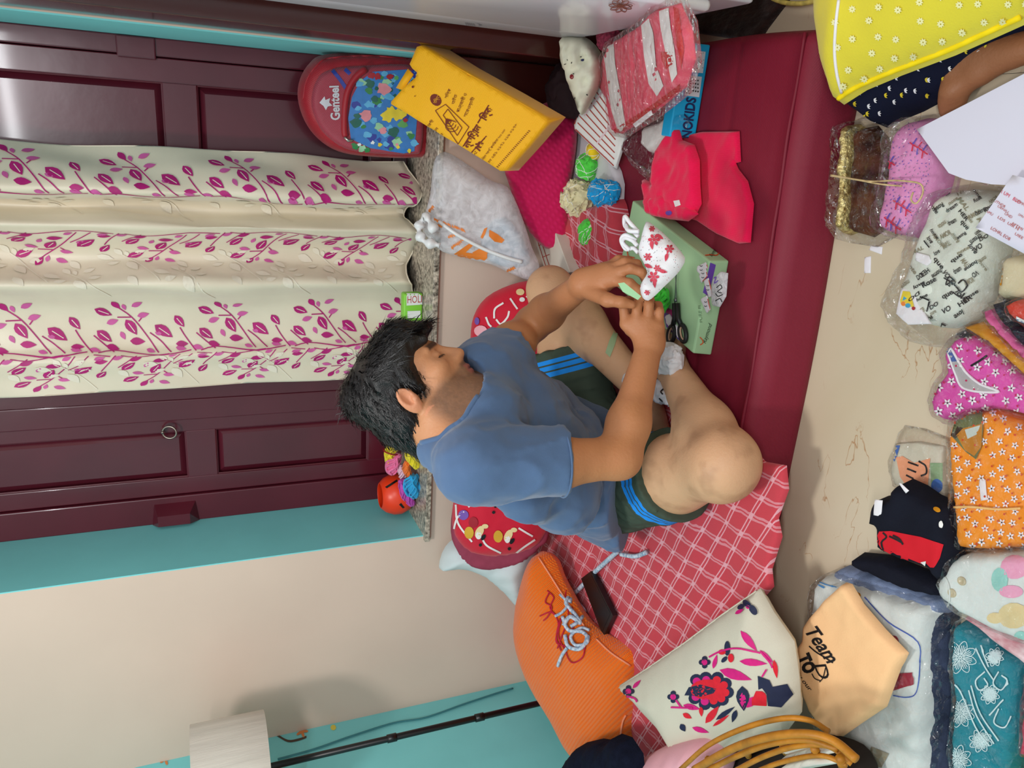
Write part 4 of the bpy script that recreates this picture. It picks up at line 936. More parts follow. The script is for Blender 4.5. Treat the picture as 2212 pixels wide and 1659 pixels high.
f2 = lambda p: (600+p[0]/2.963, 60+p[1]/2.963)
it = [(ink, ell(*f2((1012, 462)), 14, 11, .9)), (m_yb, text_px('সিল্ক', f2((1010, 492)), f2((1040, 440)), 9, BN)),
      bl('সিল্ক', (1085, 455), (1110, 395), 26), bl('তাঁত', (1130, 492), (1150, 430), 26), bl('পাঞ্জাবী ও', (1160, 545), (1212, 425), 28), bl('শেরওয়ানী', (1205, 575), (1262, 450), 26),
      bl('বেনারসী', (945, 668), (1000, 598), 24), bl('কাতান', (985, 708), (1030, 645), 24), bl('তসর', (1020, 738), (1060, 680), 24), bl('জরি', (1060, 755), (1090, 722), 24),
      bl('ইন্ডিয়ান সিল্ক', (1205, 800), (1382, 515), 58, .03), bl('হাউস', (1265, 820), (1360, 715), 52, .03), bl('দি', (1135, 800), (1165, 760), 36),
      bl('২০৬ বিধান সরণি, কলিকাতা ৭০০ ০০৬', (1290, 885), (1460, 655), 20), bl('ফোন ২৪১ ২১৭১ ২১৯ ০১৭৬', (1330, 905), (1535, 620), 22)]
for i in range(26):
    t = i/25.; a = np.array([1385+t*220, 905-t*250]); it.append((ink, [f2(a+np.array([0, 0])), f2(a+np.array([12, 6])), f2(a+np.array([10, 10])), f2(a+np.array([-2, 4]))]))
for st in ([(1010, 530), (1075, 490), (1225, 635), (1155, 745), (1010, 530)], [(1060, 560), (1090, 520), (1180, 640), (1150, 690), (1060, 560)]): it += [(ink, q) for i in range(len(st)-1) for q in [stroke([f2(st[i]), f2(st[i+1])], 1.6)[0]]]
for k in range(5): it += [(ink, q) for q in stroke([f2((1085+8*math.cos(t)*(k+1)+k*8, 590+7*math.sin(t)*(k+1)+k*10)) for t in np.linspace(0, 5.5, 12)], 1.5, 24)]
it += [(m_dark, [f2(p) for p in ((905, 300), (885, 290), (838, 350), (842, 358))]), (ink, ell(*f2((868, 378)), 2.5)), (ink, ell(*f2((882, 438)), 1.2))]
decal('lettering', ybo, it, yb, .0012)
MB().tube([q for q in [onto(bvh_of(ybo), x, y, .001) for x, y in ((905, 94), (950, 122), (998, 152), (1050, 181), (1100, 209), (1150, 237), (1188, 258))] if q is not None], .0022, 6).out('seam', m_yb, yb)
hf = [onpl(*f2(p), py_+ny*.1, ny) for p in ((866, 300), (832, 262), (756, 385), (800, 400))]; MB().hexa(hf, [p-ny*.005 for p in hf]).out('handle_flap', m_yb, yb)
# ---- magenta quilted mat, white plastic bag
m_mq = weave('magenta_quilt', (196, 8, 78), (218, 24, 100), 420, 300, .75, .5, .6, .6, .2, .3)
nq = nrm([0, -.93, .36]); mq = slab('quilted_mat', [(1085, 330), (1130, 255), (1195, 215), (1228, 235), (1248, 262), (1246, 330), (1232, 420), (1226, 520), (1180, 540), (1130, 480), (1100, 400)], t=.035, edge=.03, wr=.006, ws=9, mt=m_mq, plane=(ony(1160, 400, 2.225), nq), round_=3, seed=2)
tag(mq, 'magenta quilted mat folded on the mattress below the yellow bag', 'mat')
m_bag = film('milky_plastic', (252, 251, 252), .04, 1.0, 26, .42, .12); m_or = mat('orange_ink', (232, 128, 44), .5)
npb = nrm([0, -.92, .38]); pbp = ony(1040, 470, 2.235)
pbag = thing('plastic_bag', 'crumpled white plastic carrier bag with orange print against the wall', 'bag', pbp)
po = [(908, 492), (925, 425), (934, 350), (958, 328), (1010, 358), (1060, 392), (1095, 405), (1115, 440), (1135, 492), (1150, 540), (1166, 580), (1150, 612), (1112, 600), (1060, 577), (1000, 562), (952, 548), (922, 520)]
pb = slab('bag_body', po, t=.05, edge=.05, wr=.02, ws=9, mt=m_bag, par=pbag, plane=(pbp, npb), round_=3, seed=11, res=.010)
slab('contents', [(1040, 500), (1090, 470), (1130, 520), (1145, 570), (1100, 580), (1050, 560)], t=.02, edge=.02, wr=.008, mt=mat('pale_blue_cloth', (188, 208, 222), .8, .2, .06, 12), par=pbag, plane=(pbp+npb*.004, npb), round_=3)
it = [(m_or, [(968, 557), (1018, 523), (1022, 530), (1006, 545), (1030, 548), (1052, 549), (1053, 557), (1040, 568), (1022, 562), (1000, 573), (985, 570)]), (m_or, [(1020, 545), (1035, 537), (1054, 544), (1051, 556), (1030, 553)]), (m_or, [(1057, 496), (1075, 506), (1090, 518), (1084, 525), (1068, 522), (1056, 510)]), (m_or, [(1038, 512), (1046, 494), (1053, 491), (1048, 506), (1042, 516)])]
rg_ = np.random.default_rng(5)
for a, b, n in (((926, 452), (936, 440), 5), ((938, 470), (1005, 495), 14), ((926, 478), (955, 486), 7), ((968, 508), (985, 500), 5), ((975, 530), (1000, 512), 8), ((1062, 580), (1078, 586), 5), ((1095, 580), (1112, 572), 5)):
    for k in range(n):
        p = np.array(a)+(np.array(b)-np.array(a))*k/n; it.append((m_or, [p, p+rg_.uniform(2, 5, 2), p+rg_.uniform(3, 7, 2)+np.array([0, 3]), p+np.array([0, 6])]))
decal('print', pb, it, pbag, .0012)
tube_h = spl([ony(x, y, Y) for x, y, Y in ((940, 500, 2.2), (920, 470, 2.235), (905, 492, 2.24), (915, 520, 2.215), (950, 530, 2.19))], 30)
MB().tube(tube_h, [.012+.006*math.sin(i*1.1) for i in range(len(tube_h))], 8).out('knotted_handle', mat('milky_handle', (232, 232, 232), .35, .5, .03), pbag)
tl = spl([onto(bvh_of(pb), x, y, .004) for x, y in ((948, 478), (985, 505), (1040, 535), (1090, 555), (1128, 566))], 30); MB().tube(tl, .006, 6).out('twisted_edge', MATS['milky_handle'], pbag)
bd = MB().box((.02, 2.255, ZM+.004), (.229, 2.285, .53), bev=.004).out('dark_board', mat('dark_wood', (66, 26, 22), .22, .5, .35, 3, .08, 30, stretch=(1, 1, .15), coat=.4), None, False)  # added board, fills the dark area between yellow bag and fridge
tag(bd, 'dark glossy wooden board leaning on the wall behind the yellow bag', 'board')
# ---- cupboard and white fridge door at the right
cbx = .231
cb = thing('cupboard', 'dark glossy wooden cupboard side standing against the wall behind the fridge', 'cupboard', (.4, 2.12, 0))
m_wd = mat('dark_wood', (66, 26, 22), .22, .5, .35, 3, .08, 30, stretch=(1, 1, .15), coat=.4)
MB().box((cbx, 2.085, .11), (cbx+.6, YW-.002, 2.2), bev=.004).out('carcass', m_wd, cb, False)
for x in (cbx+.03, cbx+.55): MB().box((x-.02, 2.10, 0), (x+.02, 2.14, .112), bev=.004).out('foot', m_wd, cb, False); MB().box((x-.02, 2.24, 0), (x+.02, 2.28, .112), bev=.004).out('foot', m_wd, cb, False)
fr = thing('fridge', 'white fridge with a brown flower sticker at the edge of the picture', 'fridge', (.56, 1.7, 0))
m_fr = mat('white_enamel', (238, 238, 248), .25, .5, .01, 4, coat=.3); fx = .278
MB().box((fx+.012, 1.36, .20), (fx+.58, 2.045, 1.75), bev=.008).out('cabinet', m_fr, fr)
MB().box((fx, 1.862, .255), (fx+.011, 2.035, 1.74), bev=.005).out('side_post', m_fr, fr)
MB().box((fx-.012, 1.37, .29), (fx+.011, 1.852, 1.74), bev=.010).out('door', m_fr, fr)
for x in (.45, .80):
    for y in (1.42, 1.98): MB().lathe([(.022, 0), (.022, .01), (.014, .02), (.014, .202)], (x, y, 0), seg=16).out('leg', m_blk, fr)
dp = [c for c in fr.children if c.name.startswith('side_post')][0]; dd = [c for c in fr.children if c.name == 'door' or c.name.startswith('door.')][0]
brn = mat('brown_ink', (134, 70, 50), .6); it = []
for k in range(9):
    a = k*.7; it += [(brn, q) for q in stroke([(1341, 11), (1341+16*math.cos(a), 11+10*math.sin(a)), (1341+26*math.cos(a+.5), 11+15*math.sin(a+.5)), (1341+14*math.cos(a+.9), 11+9*math.sin(a+.9)), (1341, 11)], 1.6, 20)]
decal('flower_sticker', [dp, dd], it, fr, .0008)
gi = mat('grey_ink', (130, 130, 140), .5); decal('badge', [dp, dd], [(gi, [(1029, 49), (1042, 54), (1033, 56), (1036, 53)])]+[(gi, q) for k in range(5) for q in stroke([(1005+k*4.4, 48+k*.6), (1008+k*4.4, 54+k*.5)], 1.8)], fr, .0008)
# dark mat by the fridge
m_fur = mat('dark_brown_rug', (44, 24, 20), .85, .2, .6, 60, .9, 120, stretch=(1, .25, 1), sheen=.3)
rug = slab('door_mat', [(1493, 70), (1630, 92), (1650, 60), (1740, -60), (1640, -140), (1480, -60), (1484, 20)], z=.0, t=.014, edge=.008, wr=.004, ws=40, mt=m_fur, res=.014)
tag(rug, 'dark brown shaggy mat lying on the floor beside the fridge', 'mat')
# ================================================================== ON THE MATTRESS
def P2(pts, o, s): return [(o[0]+x/s, o[1]+y/s) for x, y in pts]
m_film = film('clear_film', fac=.085, bump=1.0, scale=34)
def wrap(px, par, z, t, grow=.012, wr=.014, ws=22, name='plastic_wrap', plane=None, seed=3, m=None, res=.008, round_=0, at=1., **k):
    return slab(name, px, z=z, t=t, edge=.02, wr=wr, ws=ws, res=res, lift=.0018, mt=m or m_film, par=par, plane=plane, grow=grow, seed=seed, round_=round_, at=at, **k)
# ---- patterned red bed sheet
def lattice_mat(name='red_lattice', base_c=(198, 66, 78), line=(232, 176, 186)):
    m, nt, p = base(name); L = nt.links; tc = N(nt, 'ShaderNodeTexCoord')
    nz = N(nt, 'ShaderNodeTexNoise'); nz.inputs['Scale'].default_value = 16; L.new(tc.outputs['UV'], nz.inputs[0])
    def M(op, a, b=None):
        n = N(nt, 'ShaderNodeMath', operation=op)
        for i, v in enumerate((a, b)):
            if v is None: continue
            if isinstance(v, (int, float)): n.inputs[i].default_value = v
            else: L.new(v, n.inputs[i])
        return n.outputs[0]
    sx = N(nt, 'ShaderNodeSeparateXYZ'); L.new(tc.outputs['UV'], sx.inputs[0]); wob = M('MULTIPLY', M('SUBTRACT', nz.outputs[0], .5), .03)
    u = M('ADD', M('MULTIPLY', sx.outputs[0], 1/.060), M('MULTIPLY', wob, 8)); v = M('ADD', M('MULTIPLY', sx.outputs[1], 1/.098), M('MULTIPLY', wob, -8))
    a = M('ADD', u, v); b = M('SUBTRACT', u, v)
    def dbl(x, w):
        f = M('ABSOLUTE', M('SUBTRACT', M('FRACT', x), .5)); d = M('ABSOLUTE', M('SUBTRACT', f, .085)); return M('LESS_THAN', d, w)
    l1, l2 = dbl(a, .030), dbl(b, .05); fa = M('ABSOLUTE', M('SUBTRACT', M('FRACT', a), .5)); fb = M('ABSOLUTE', M('SUBTRACT', M('FRACT', b), .5))
    node = M('LESS_THAN', M('MAXIMUM', fa, fb), .115); tot = M('MINIMUM', M('ADD', M('ADD', l1, M('MULTIPLY', l2, .6)), node), 1)
    w = N(nt, 'ShaderNodeTexNoise'); w.inputs['Scale'].default_value = 260; L.new(tc.outputs['UV'], w.inputs[0])
    fac = M('MULTIPLY', tot, M('ADD', M('MULTIPLY', w.outputs[0], .5), .55))
    mx = N(nt, 'ShaderNodeMix', data_type='RGBA'); mx.inputs[6].default_value = lin(base_c); mx.inputs[7].default_value = lin(line); L.new(fac, mx.inputs[0]); L.new(mx.outputs[2], p.inputs['Base Color'])
    p.inputs['Roughness'].default_value = .85; p.inputs['Specular IOR Level'].default_value = .15; p.inputs['Sheen Weight'].default_value = .2
    bp = N(nt, 'ShaderNodeBump'); bp.inputs['Strength'].default_value = .3; bp.inputs['Distance'].default_value = .002; L.new(w.outputs[0], bp.inputs['Height']); L.new(bp.outputs[0], p.inputs['Normal']); return m
m_lat = lattice_mat()
bed = slab('bed_sheet', [(1092, 1330), (1130, 1200), (1185, 1120), (1230, 980), (1300, 900), (1400, 860), (1500, 880), (1600, 940), (1650, 998), (1695, 1006), (1700, 1058), (1678, 1120), (1686, 1160), (1664, 1230), (1668, 1268), (1640, 1300), (1600, 1420), (1545, 1580), (1500, 1680), (1420, 1720), (1330, 1680), (1180, 1500)],
           z=ZM+.004, t=.010, edge=.008, wr=.011, ws=7, res=.013, mt=m_lat, at=.6, uvdir=((1500, 1500), (1410, 1110)), seed=6)
tag(bed, 'red cotton bed sheet with a pale double-line lattice under the seated man', 'sheet')
bt_ = slab('bed_sheet', [(1222, 470), (1245, 450), (1290, 440), (1325, 425), (1340, 460), (1345, 540), (1340, 600), (1300, 620), (1240, 600), (1225, 550)], z=ZM+.002, t=.045, edge=.03, wr=.022, ws=12, res=.010, mt=m_lat, at=.6, uvdir=((1240, 590), (1330, 450)), seed=9, round_=3)
tag(bt_, 'bunched corner of red lattice cloth behind the man\'s left knee, by the green bundle', 'sheet')
# ---- red printed bolsters and white pillow by the wall
m_rp = mat('red_pillow_print', (206, 24, 52), .7, .25, .06, 12, .15, 500, sheen=.2); m_plum = mat('plum_gusset', (150, 62, 84), .75, .2, .08, 40)
m_w = mat('white_ink', (236, 230, 228), .6); m_yo = mat('ochre_ink', (214, 164, 48), .6); m_bk = mat('black_ink', (22, 20, 24), .6); m_lv = mat('lilac_ink', (120, 84, 170), .6); m_crm = mat('cream_ink', (232, 206, 150), .6)
r1 = thing('round_pillow', 'red printed round pillow with plum side band behind the man\'s back', 'pillow', onz(1130, 1150, .13))
npw = nrm([.05, -.93, .36]); p1_ = ony(1080, 1090, 2.13)
rp1 = slab('front', [(984, 1060), (1010, 980), (1065, 920), (1130, 915), (1185, 980), (1200, 1070), (1190, 1140), (1165, 1190), (1110, 1212), (1050, 1216), (1000, 1198), (975, 1150)], t=.08, edge=.09, puff=.35, wr=.006, mt=m_rp, par=r1, plane=(p1_, npw), round_=3, at=.7)
slab('side_band', [(984, 1062), (1010, 985), (1130, 930), (1190, 1010), (1188, 1150), (1172, 1178), (1140, 1206), (1105, 1222), (1050, 1230), (1012, 1219), (988, 1194), (973, 1150)], t=.04, edge=.02, wr=.004, ws=40, mt=m_plum, par=r1, plane=(p1_-npw*.03, npw), round_=3, at=.3)
it = []
for a in ([(985, 1090), (990, 1130), (1020, 1170)], [(1040, 1160), (1052, 1178), (1082, 1194)], [(1112, 1196), (1130, 1182), (1155, 1165)], [(980, 1150), (988, 1120), (1003, 1104)], [(1000, 1075), (1015, 1095)], [(1120, 1140), (1150, 1158)]): it += [(m_w, q) for q in stroke(a, 4)]
it += [(m_lv, ell(1002, 1112, 11)), (m_crm, ell(982, 1166, 4, 6)), (mat('deep_red_ink', (160, 10, 36), .6), ell(1023, 1128, 10, 12))]
for x, y in ((1032, 1150), (1094, 1158), (1060, 1080), (1130, 1100)):
    it += [(m_yo, ell(x-18, y, 10, 13)), (m_crm, ell(x+4, y-2, 8, 14, .5)), (m_w, ell(x+2, y+6, 6, 8)), (m_bk, ell(x+12, y+10, 4, 7, .6)), (m_bk, ell(x+6, y+26, 3.5)), (m_crm, ell(x+16, y-14, 7, 5))]
decal('print', rp1, it, r1, .0012)
r2 = thing('round_pillow', 'red printed round pillow with white squiggles against the wall behind the man\'s left arm', 'pillow', onz(1190, 740, .13))
p2_ = ony(1110, 740, 2.14)
rp2 = slab('front', [(1015, 740), (1022, 690), (1050, 648), (1105, 620), (1160, 612), (1205, 640), (1225, 720), (1215, 810), (1185, 850), (1120, 855), (1055, 835), (1018, 795)], t=.08, edge=.09, puff=.35, wr=.006, mt=m_rp, par=r2, plane=(p2_, npw), round_=3, at=.7)
slab('side_band', [(1017, 742), (1026, 694), (1053, 655), (1105, 626), (1158, 620), (1200, 650), (1218, 720), (1208, 805), (1180, 842), (1120, 848), (1060, 830), (1022, 792)], t=.04, edge=.02, mt=m_plum, par=r2, plane=(p2_-npw*.03, npw), round_=3, at=.3)
it = []
for a in ([(1072, 690), (1082, 700), (1096, 686), (1100, 672)], [(1050, 685), (1056, 700), (1062, 706)], [(1102, 645), (1112, 660), (1118, 668)], [(1137, 640), (1150, 652), (1158, 660)], [(1130, 690), (1128, 676), (1140, 666)], [(1068, 688), (1070, 668), (1088, 655)], [(1100, 712), (1110, 702)], [(1160, 790), (1180, 815), (1194, 822)], [(1178, 760), (1190, 800)]): it += [(m_w, q) for q in stroke(a, 4)]
it += [(m_lv, ell(1032, 694, 5, 8)), (m_lv, ell(1058, 728, 8, 10)), (mat('pink_ink', (240, 170, 180), .6), ell(1040, 715, 14, 12)), (m_crm, ell(1124, 632, 9, 7)), (m_w, ell(1036, 742, 14, 12)), (m_yo, ell(1022, 750, 5, 6)), (m_yo, ell(1160, 646, 7, 4)), (m_w, ell(1128, 648, 6, 5)), (m_crm, ell(1052, 733, 5, 8)), (m_lv, ell(1140, 800, 5))]
decal('print', rp2, it, r2, .0012)
m_wp = mat('white_pillowcase', (206, 216, 218), .8, .2, .03, 8, .15, 500)
wp = slab('white_pillow', [(948, 1232), (962, 1190), (1000, 1165), (1090, 1160), (1160, 1175), (1150, 1250), (1122, 1318), (1088, 1288), (1045, 1252), (1000, 1236), (960, 1240)], t=.09, edge=.08, puff=.3, wr=.016, ws=9, mt=m_wp, plane=(ony(1060, 1230, 2.2), nrm([.1, -.95, .3])), round_=3, at=.4, seed=5)
tag(wp, 'plain white pillow squeezed against the wall behind the red round pillow', 'pillow')
# ---- orange knitted pillow
m_ok = weave('orange_knit', (236, 96, 8), (255, 146, 46), 640, 2000, .85, .75, .7, 0, .15, .3)
op = thing('orange_pillow', 'large orange ribbed pillow at the left end of the mattress', 'pillow', onz(1250, 1420, .125))
opx = [(1127, 1240), (1142, 1206), (1160, 1194), (1184, 1212), (1204, 1262), (1255, 1345), (1322, 1388), (1368, 1408), (1372, 1470), (1360, 1560), (1356, 1640), (1300, 1680), (1235, 1640), (1190, 1560), (1148, 1492), (1114, 1405), (1108, 1325)]
opl = (np.array([0, 0, .19]), nrm([.14, -.32, .93]))
opp = onz(1240, 1420, .188); opl = (opp, nrm([.10, -.30, .95]))
ops = slab('cover', opx, t=.085, edge=.09, puff=.25, wr=.010, ws=6, mt=m_ok, par=op, pillow=True, plane=opl, round_=3, at=.35, uvdir=((1300, 1500), (1180, 1330)), seed=8)
bo_ = bvh_of(ops); m_pc = mat('peach_cord', (240, 150, 110), .7)
for c in ([(1160, 1198), (1190, 1245), (1225, 1300), (1262, 1352)], [(1288, 1380), (1320, 1410), (1362, 1438)], [(1340, 1590), (1345, 1560), (1352, 1545)]):
    q = [v for v in (onto(bo_, x, y, .002) for x, y in spl(c, 20)) if v is not None]
    if len(q) > 2: MB().tube(q, .003, 6).out('cord_seam', m_pc, op)
# ---- beige cushion with embroidered flowers
m_bc = mat('beige_cotton', (206, 200, 182), .85, .2, .03, 8, .2, 600)
fc = thing('embroidered_cushion', 'beige cushion embroidered with magenta, red and navy flowers on the mattress corner', 'cushion', onz(1530, 1450, .125))
cpx = [(1334, 1482), (1400, 1440), (1480, 1385), (1560, 1325), (1638, 1272), (1668, 1325), (1712, 1388), (1722, 1460), (1728, 1540), (1690, 1590), (1620, 1615), (1540, 1640), (1480, 1660), (1430, 1580), (1380, 1525)]
fcs = slab('cover', cpx, t=.06, edge=.10, puff=.35, wr=.004, ws=9, mt=m_bc, par=fc, pillow=True, plane=(onz(1530, 1450, .19), nrm([-.05, -.12, 1])), at=.1, seed=3, res=.011)
mg, rdi, nv = mat('magenta_thread', (206, 20, 120), .6, .3, .1, 80), mat('red_thread', (214, 24, 44), .6, .3, .1, 80), mat('navy_thread', (30, 36, 66), .6, .3, .1, 80)
C4 = lambda pts: P2(pts, (1150, 1350), 3.16); it = []
for x, y in ((1120, 375), (1185, 360), (1265, 360), (1320, 400), (1335, 460), (1300, 510), (1250, 530), (1180, 540), (1110, 500)): it += [(nv, C4(ell(x, y, 42, 40)))]
for x, y in ((1125, 385), (1190, 375), (1262, 375), (1310, 410), (1320, 460), (1292, 500), (1240, 515), (1180, 520), (1118, 490)): it += [(mg if x < 1200 else rdi, C4(ell(x, y, 28, 27)))]
it += [(rdi, C4(ell(1200, 440, 120, 70))), (nv, C4([(1040, 480), (1070, 425), (1150, 405), (1260, 435), (1240, 465), (1150, 490), (1090, 480)]))]
for x, y, L, w_, a, m in ((1390, 340, 230, 70, .3, mg), (1480, 110, 180, 50, .9, mg), (1510, 255, 190, 50, .1, mg), (1600, 215, 130, 30, .75, mg), (1660, 300, 130, 34, 1.4, rdi), (1250, 250, 100, 30, -1.3, mg), (1090, 560, 120, 40, .25, mg), (1155, 590, 70, 30, 1.5, rdi), (1150, 715, 120, 36, .3, mg), (715, 405, 80, 26, -.8, mg), (1500, 520, 150, 60, -.5, mg), (1560, 500, 120, 90, 1.0, rdi), (1230, 610, 150, 50, -.9, rdi), (1320, 600, 160, 34, -.6, nv), (1290, 650, 140, 26, -.6, rdi), (1380, 620, 90, 36, 1.9, nv), (1060, 620, 70, 34, .5, rdi), (1030, 700, 60, 40, 1, nv)): it.append((m, C4(leaf(x, y, L, w_, a))))
it += [(nv, C4(leaf(1440, 500, 170, 90, 1.5))), (mg, C4(leaf(1440, 515, 110, 44, 1.5))), (nv, C4([(1540, 345), (1620, 375), (1640, 420), (1740, 400), (1780, 470), (1700, 560), (1610, 550), (1600, 470), (1570, 430), (1545, 440)])), (rdi, C4([(1500, 500), (1560, 455), (1600, 480), (1600, 550), (1500, 545)]))]
for x, y in ((1180, 255), (965, 490), (660, 455)): it += [(nv, C4(ell(x+22*math.cos(k*1.57), y+24*math.sin(k*1.57), 18))) for k in range(4)]+[(mg, C4(ell(x, y, 20)))]
it += [(nv, C4(ell(1335, 160, 20, 50))), (rdi, C4(ell(1300, 185, 26, 18))), (rdi, C4(ell(1360, 225, 20, 30))), (nv, C4(ell(1315, 235, 26, 14, -.8)))]
for st in ([(1210, 220), (1290, 180), (1400, 160), (1560, 190)], [(1560, 180), (1620, 250), (1640, 290)], [(950, 560), (1100, 565)], [(985, 510), (1020, 560)], [(1600, 300), (1570, 350)], [(630, 480), (700, 500), (722, 525)]): it += [(mg, C4(q)) for q in stroke(st, 12)]
it += [(nv, ell(1615, 1305, 10, 6, .6)), (nv, ell(1628, 1318, 12, 7, 1)), (nv, ell(1603, 1312, 8, 5, -.5)), (mg, leaf(1600, 1322, 22, 8, -.5)), (mg, ell(1618, 1312, 4))]
decal('embroidery', fcs, it, fc, .001)
bf = bvh_of(fcs); q = [v for v in (onto(bf, x, y, .001) for x, y in ((1340, 1482), (1400, 1443), (1480, 1388), (1560, 1328), (1634, 1277))) if v is not None]
MB().tube(q, .0022, 6).out('seam', m_bc, fc)
# ---- black phone and the tangle of drawstrings
ph = thing('phone', 'black phone lying on the lattice sheet beside the orange pillow', 'phone', onz(1295, 1305, .14))
pp_ = [onz(x, y, .150) for x, y in ((1255, 1250), (1276, 1234), (1324, 1330), (1303, 1376))]
dn = np.array([0, 0, -.016]); MB().hexa(pp_, [p+dn for p in pp_]).out('case', mat('black_case', (14, 14, 16), .4, .5, .1), ph, False)
pc_ = sum(pp_)/4; ins_ = [pc_+(p-pc_)*.86+np.array([0, 0, .0006]) for p in pp_]; MB().hexa(ins_, [p-np.array([0, 0, .0012]) for p in ins_]).out('screen', mat('black_glass', (12, 12, 14), .38, .4), ph, False)
bs_ = bvh_of([ops, bed]); 
def drape(pts, r, n=40, up=.004):
    o = []
    for x, y in spl(pts, n):
        h = onto(bs_, x, y, 0); 
        if h is not None: o.append(h+np.array([0, 0, r+up]))
    for _ in range(2): o = [o[0]]+[(o[i-1]+o[i]*2+o[i+1])/4 for i in range(1, len(o)-1)]+[o[-1]]
    return np.array(o)
m_bl = mat('blue_white_cord', (140, 186, 224), .6, .3, .35, 120, .4, 400, col2=(226, 234, 242)); m_rt = mat('red_thread_strand', (190, 24, 56), .6, .3, .1, 40)
dc = thing('drawstring_bundle', 'tangled pale blue drawstrings with red threads on the orange pillow', 'cord', onz(1245, 1330, .2))
for pts, r in (([(1343, 1190), (1320, 1210), (1290, 1238), (1262, 1268), (1245, 1285), (1238, 1300)], .010), ([(1405, 1192), (1380, 1200), (1350, 1196)], .009), ([(1248, 1275), (1230, 1300), (1250, 1325), (1262, 1345), (1240, 1330), (1225, 1350)], .009), ([(1222, 1330), (1235, 1360), (1262, 1362), (1276, 1375), (1262, 1400), (1235, 1395), (1228, 1370)], .008),
               ([(1280, 1360), (1262, 1355), (1240, 1372), (1250, 1392), (1274, 1388), (1278, 1372)], .007), ([(1232, 1398), (1222, 1412), (1214, 1430), (1212, 1438)], .007), ([(1215, 1282), (1232, 1302), (1222, 1320), (1205, 1330)], .006), ([(1255, 1300), (1270, 1320), (1258, 1340), (1240, 1352)], .008)): MB().tube(drape(pts, r), r*.75, 8).out('drawstring', m_bl, dc)
for pts in ([(1190, 1280), (1182, 1300), (1196, 1310), (1188, 1330), (1178, 1340)], [(1232, 1250), (1225, 1290), (1232, 1330), (1215, 1380), (1208, 1400)], [(1170, 1330), (1195, 1322), (1210, 1345), (1205, 1385), (1225, 1395)], [(1240, 1310), (1244, 1350), (1225, 1395), (1238, 1430), (1262, 1420), (1268, 1395)], [(1186, 1275), (1200, 1290), (1192, 1312), (1206, 1330)], [(1218, 1330), (1210, 1370), (1222, 1400)], [(1214, 1335), (1206, 1375), (1216, 1405)]): MB().tube(drape(pts, .0025), .0022, 5).out('red_strand', m_rt, dc)
# ---- pink cushion, navy cloth at the lower left
m_pk = mat('pink_cotton', (226, 168, 178), .85, .2, .04, 8, .12, 500)
pkc = slab('pink_cushion', [(1310, 1690), (1352, 1640), (1410, 1615), (1458, 1602), (1482, 1618), (1490, 1650), (1482, 1720), (1400, 1790), (1330, 1760)], z=.20, t=.09, edge=.06, puff=.2, wr=.006, mt=m_pk, at=1., round_=3, pillow=True)
tag(pkc, 'plain pink cushion at the bottom left edge, next to the cane basket', 'cushion')
m_nv = mat('navy_fleece', (18, 22, 38), .95, .1, .2, 60, .4, 300)
nvc = slab('navy_cloth', [(1202, 1690), (1206, 1640), (1228, 1614), (1262, 1606), (1285, 1610), (1300, 1596), (1322, 1604), (1345, 1640), (1350, 1690), (1280, 1740)], z=.27, t=.06, edge=.05, wr=.02, ws=14, mt=m_nv, at=1., seed=2)
tag(nvc, 'crumpled navy cloth lying against the end of the orange pillow', 'cloth')
# ---- golden cane basket with white padding
bk = thing('cane_basket', 'round basket of bent golden canes holding white padding, beside the embroidered cushion', 'basket', onz(1700, 1690, .0))
m_cn = mat('golden_cane', (176, 114, 22), .5, .4, .3, 25, .15, 120)
def arc(pts, z, n=40): return spl([onz(x, y, z_) for (x, y), z_ in zip(pts, z)], n)
for pts, zz, r in (([(1470, 1662), (1530, 1610), (1610, 1572), (1690, 1552), (1748, 1556), (1790, 1580)], .30, .009), ([(1500, 1662), (1580, 1618), (1660, 1592), (1740, 1585), (1800, 1600), (1850, 1640)], .32, .013), ([(1520, 1668), (1590, 1634), (1660, 1608), (1740, 1598), (1810, 1618)], .305, .010),
                   ([(1590, 1664), (1650, 1634), (1720, 1612), (1790, 1612), (1840, 1650)], .29, .009), ([(1640, 1664), (1690, 1646), (1770, 1632), (1830, 1652)], .27, .008), ([(1490, 1690), (1600, 1690), (1760, 1668), (1850, 1690)], .24, .009)):
    MB().tube(arc(pts, [zz+.02*math.sin(k) for k in range(len(pts))]), r*.58, 10).out('cane', m_cn, bk)
for x in (1530, 1610, 1690, 1760, 1815):
    y = 1665-62*math.sin((x-1480)/390*math.pi); MB().tube([onz(x, y, .3), onz(x+6, y+20, .16), onz(x+20, y+30, .01)], .008, 8).out('upright', m_cn, bk)
m_pd = mat('white_padding', (226, 226, 216), .7, .3, .03, 20, .2, 120)
for k, (x0, y0, x1, y1, h_) in enumerate(((1668, 1620, 1748, 1606, .27), (1662, 1640, 1775, 1624, .26), (1660, 1662, 1790, 1646, .25))):
    slab('pad', [(x0, y0+8), (x0+14, y0-4), ((x0+x1)/2, (y0+y1)/2-8), (x1-8, y1-2), (x1+6, y1+10), ((x0+x1)/2, (y0+y1)/2+14), (x0+2, y0+18)], z=h_-.03, t=.03, edge=.02, puff=.2, wr=.003, ws=30, mt=m_pd, par=bk, res=.008)
slab('lining', [(1520, 1670), (1600, 1620), (1680, 1600), (1770, 1606), (1830, 1640), (1840, 1720), (1700, 1760), (1560, 1740)], z=.10, t=.06, edge=.05, wr=.006, mt=mat('dark_lining', (30, 22, 16), .9), par=bk, round_=3)
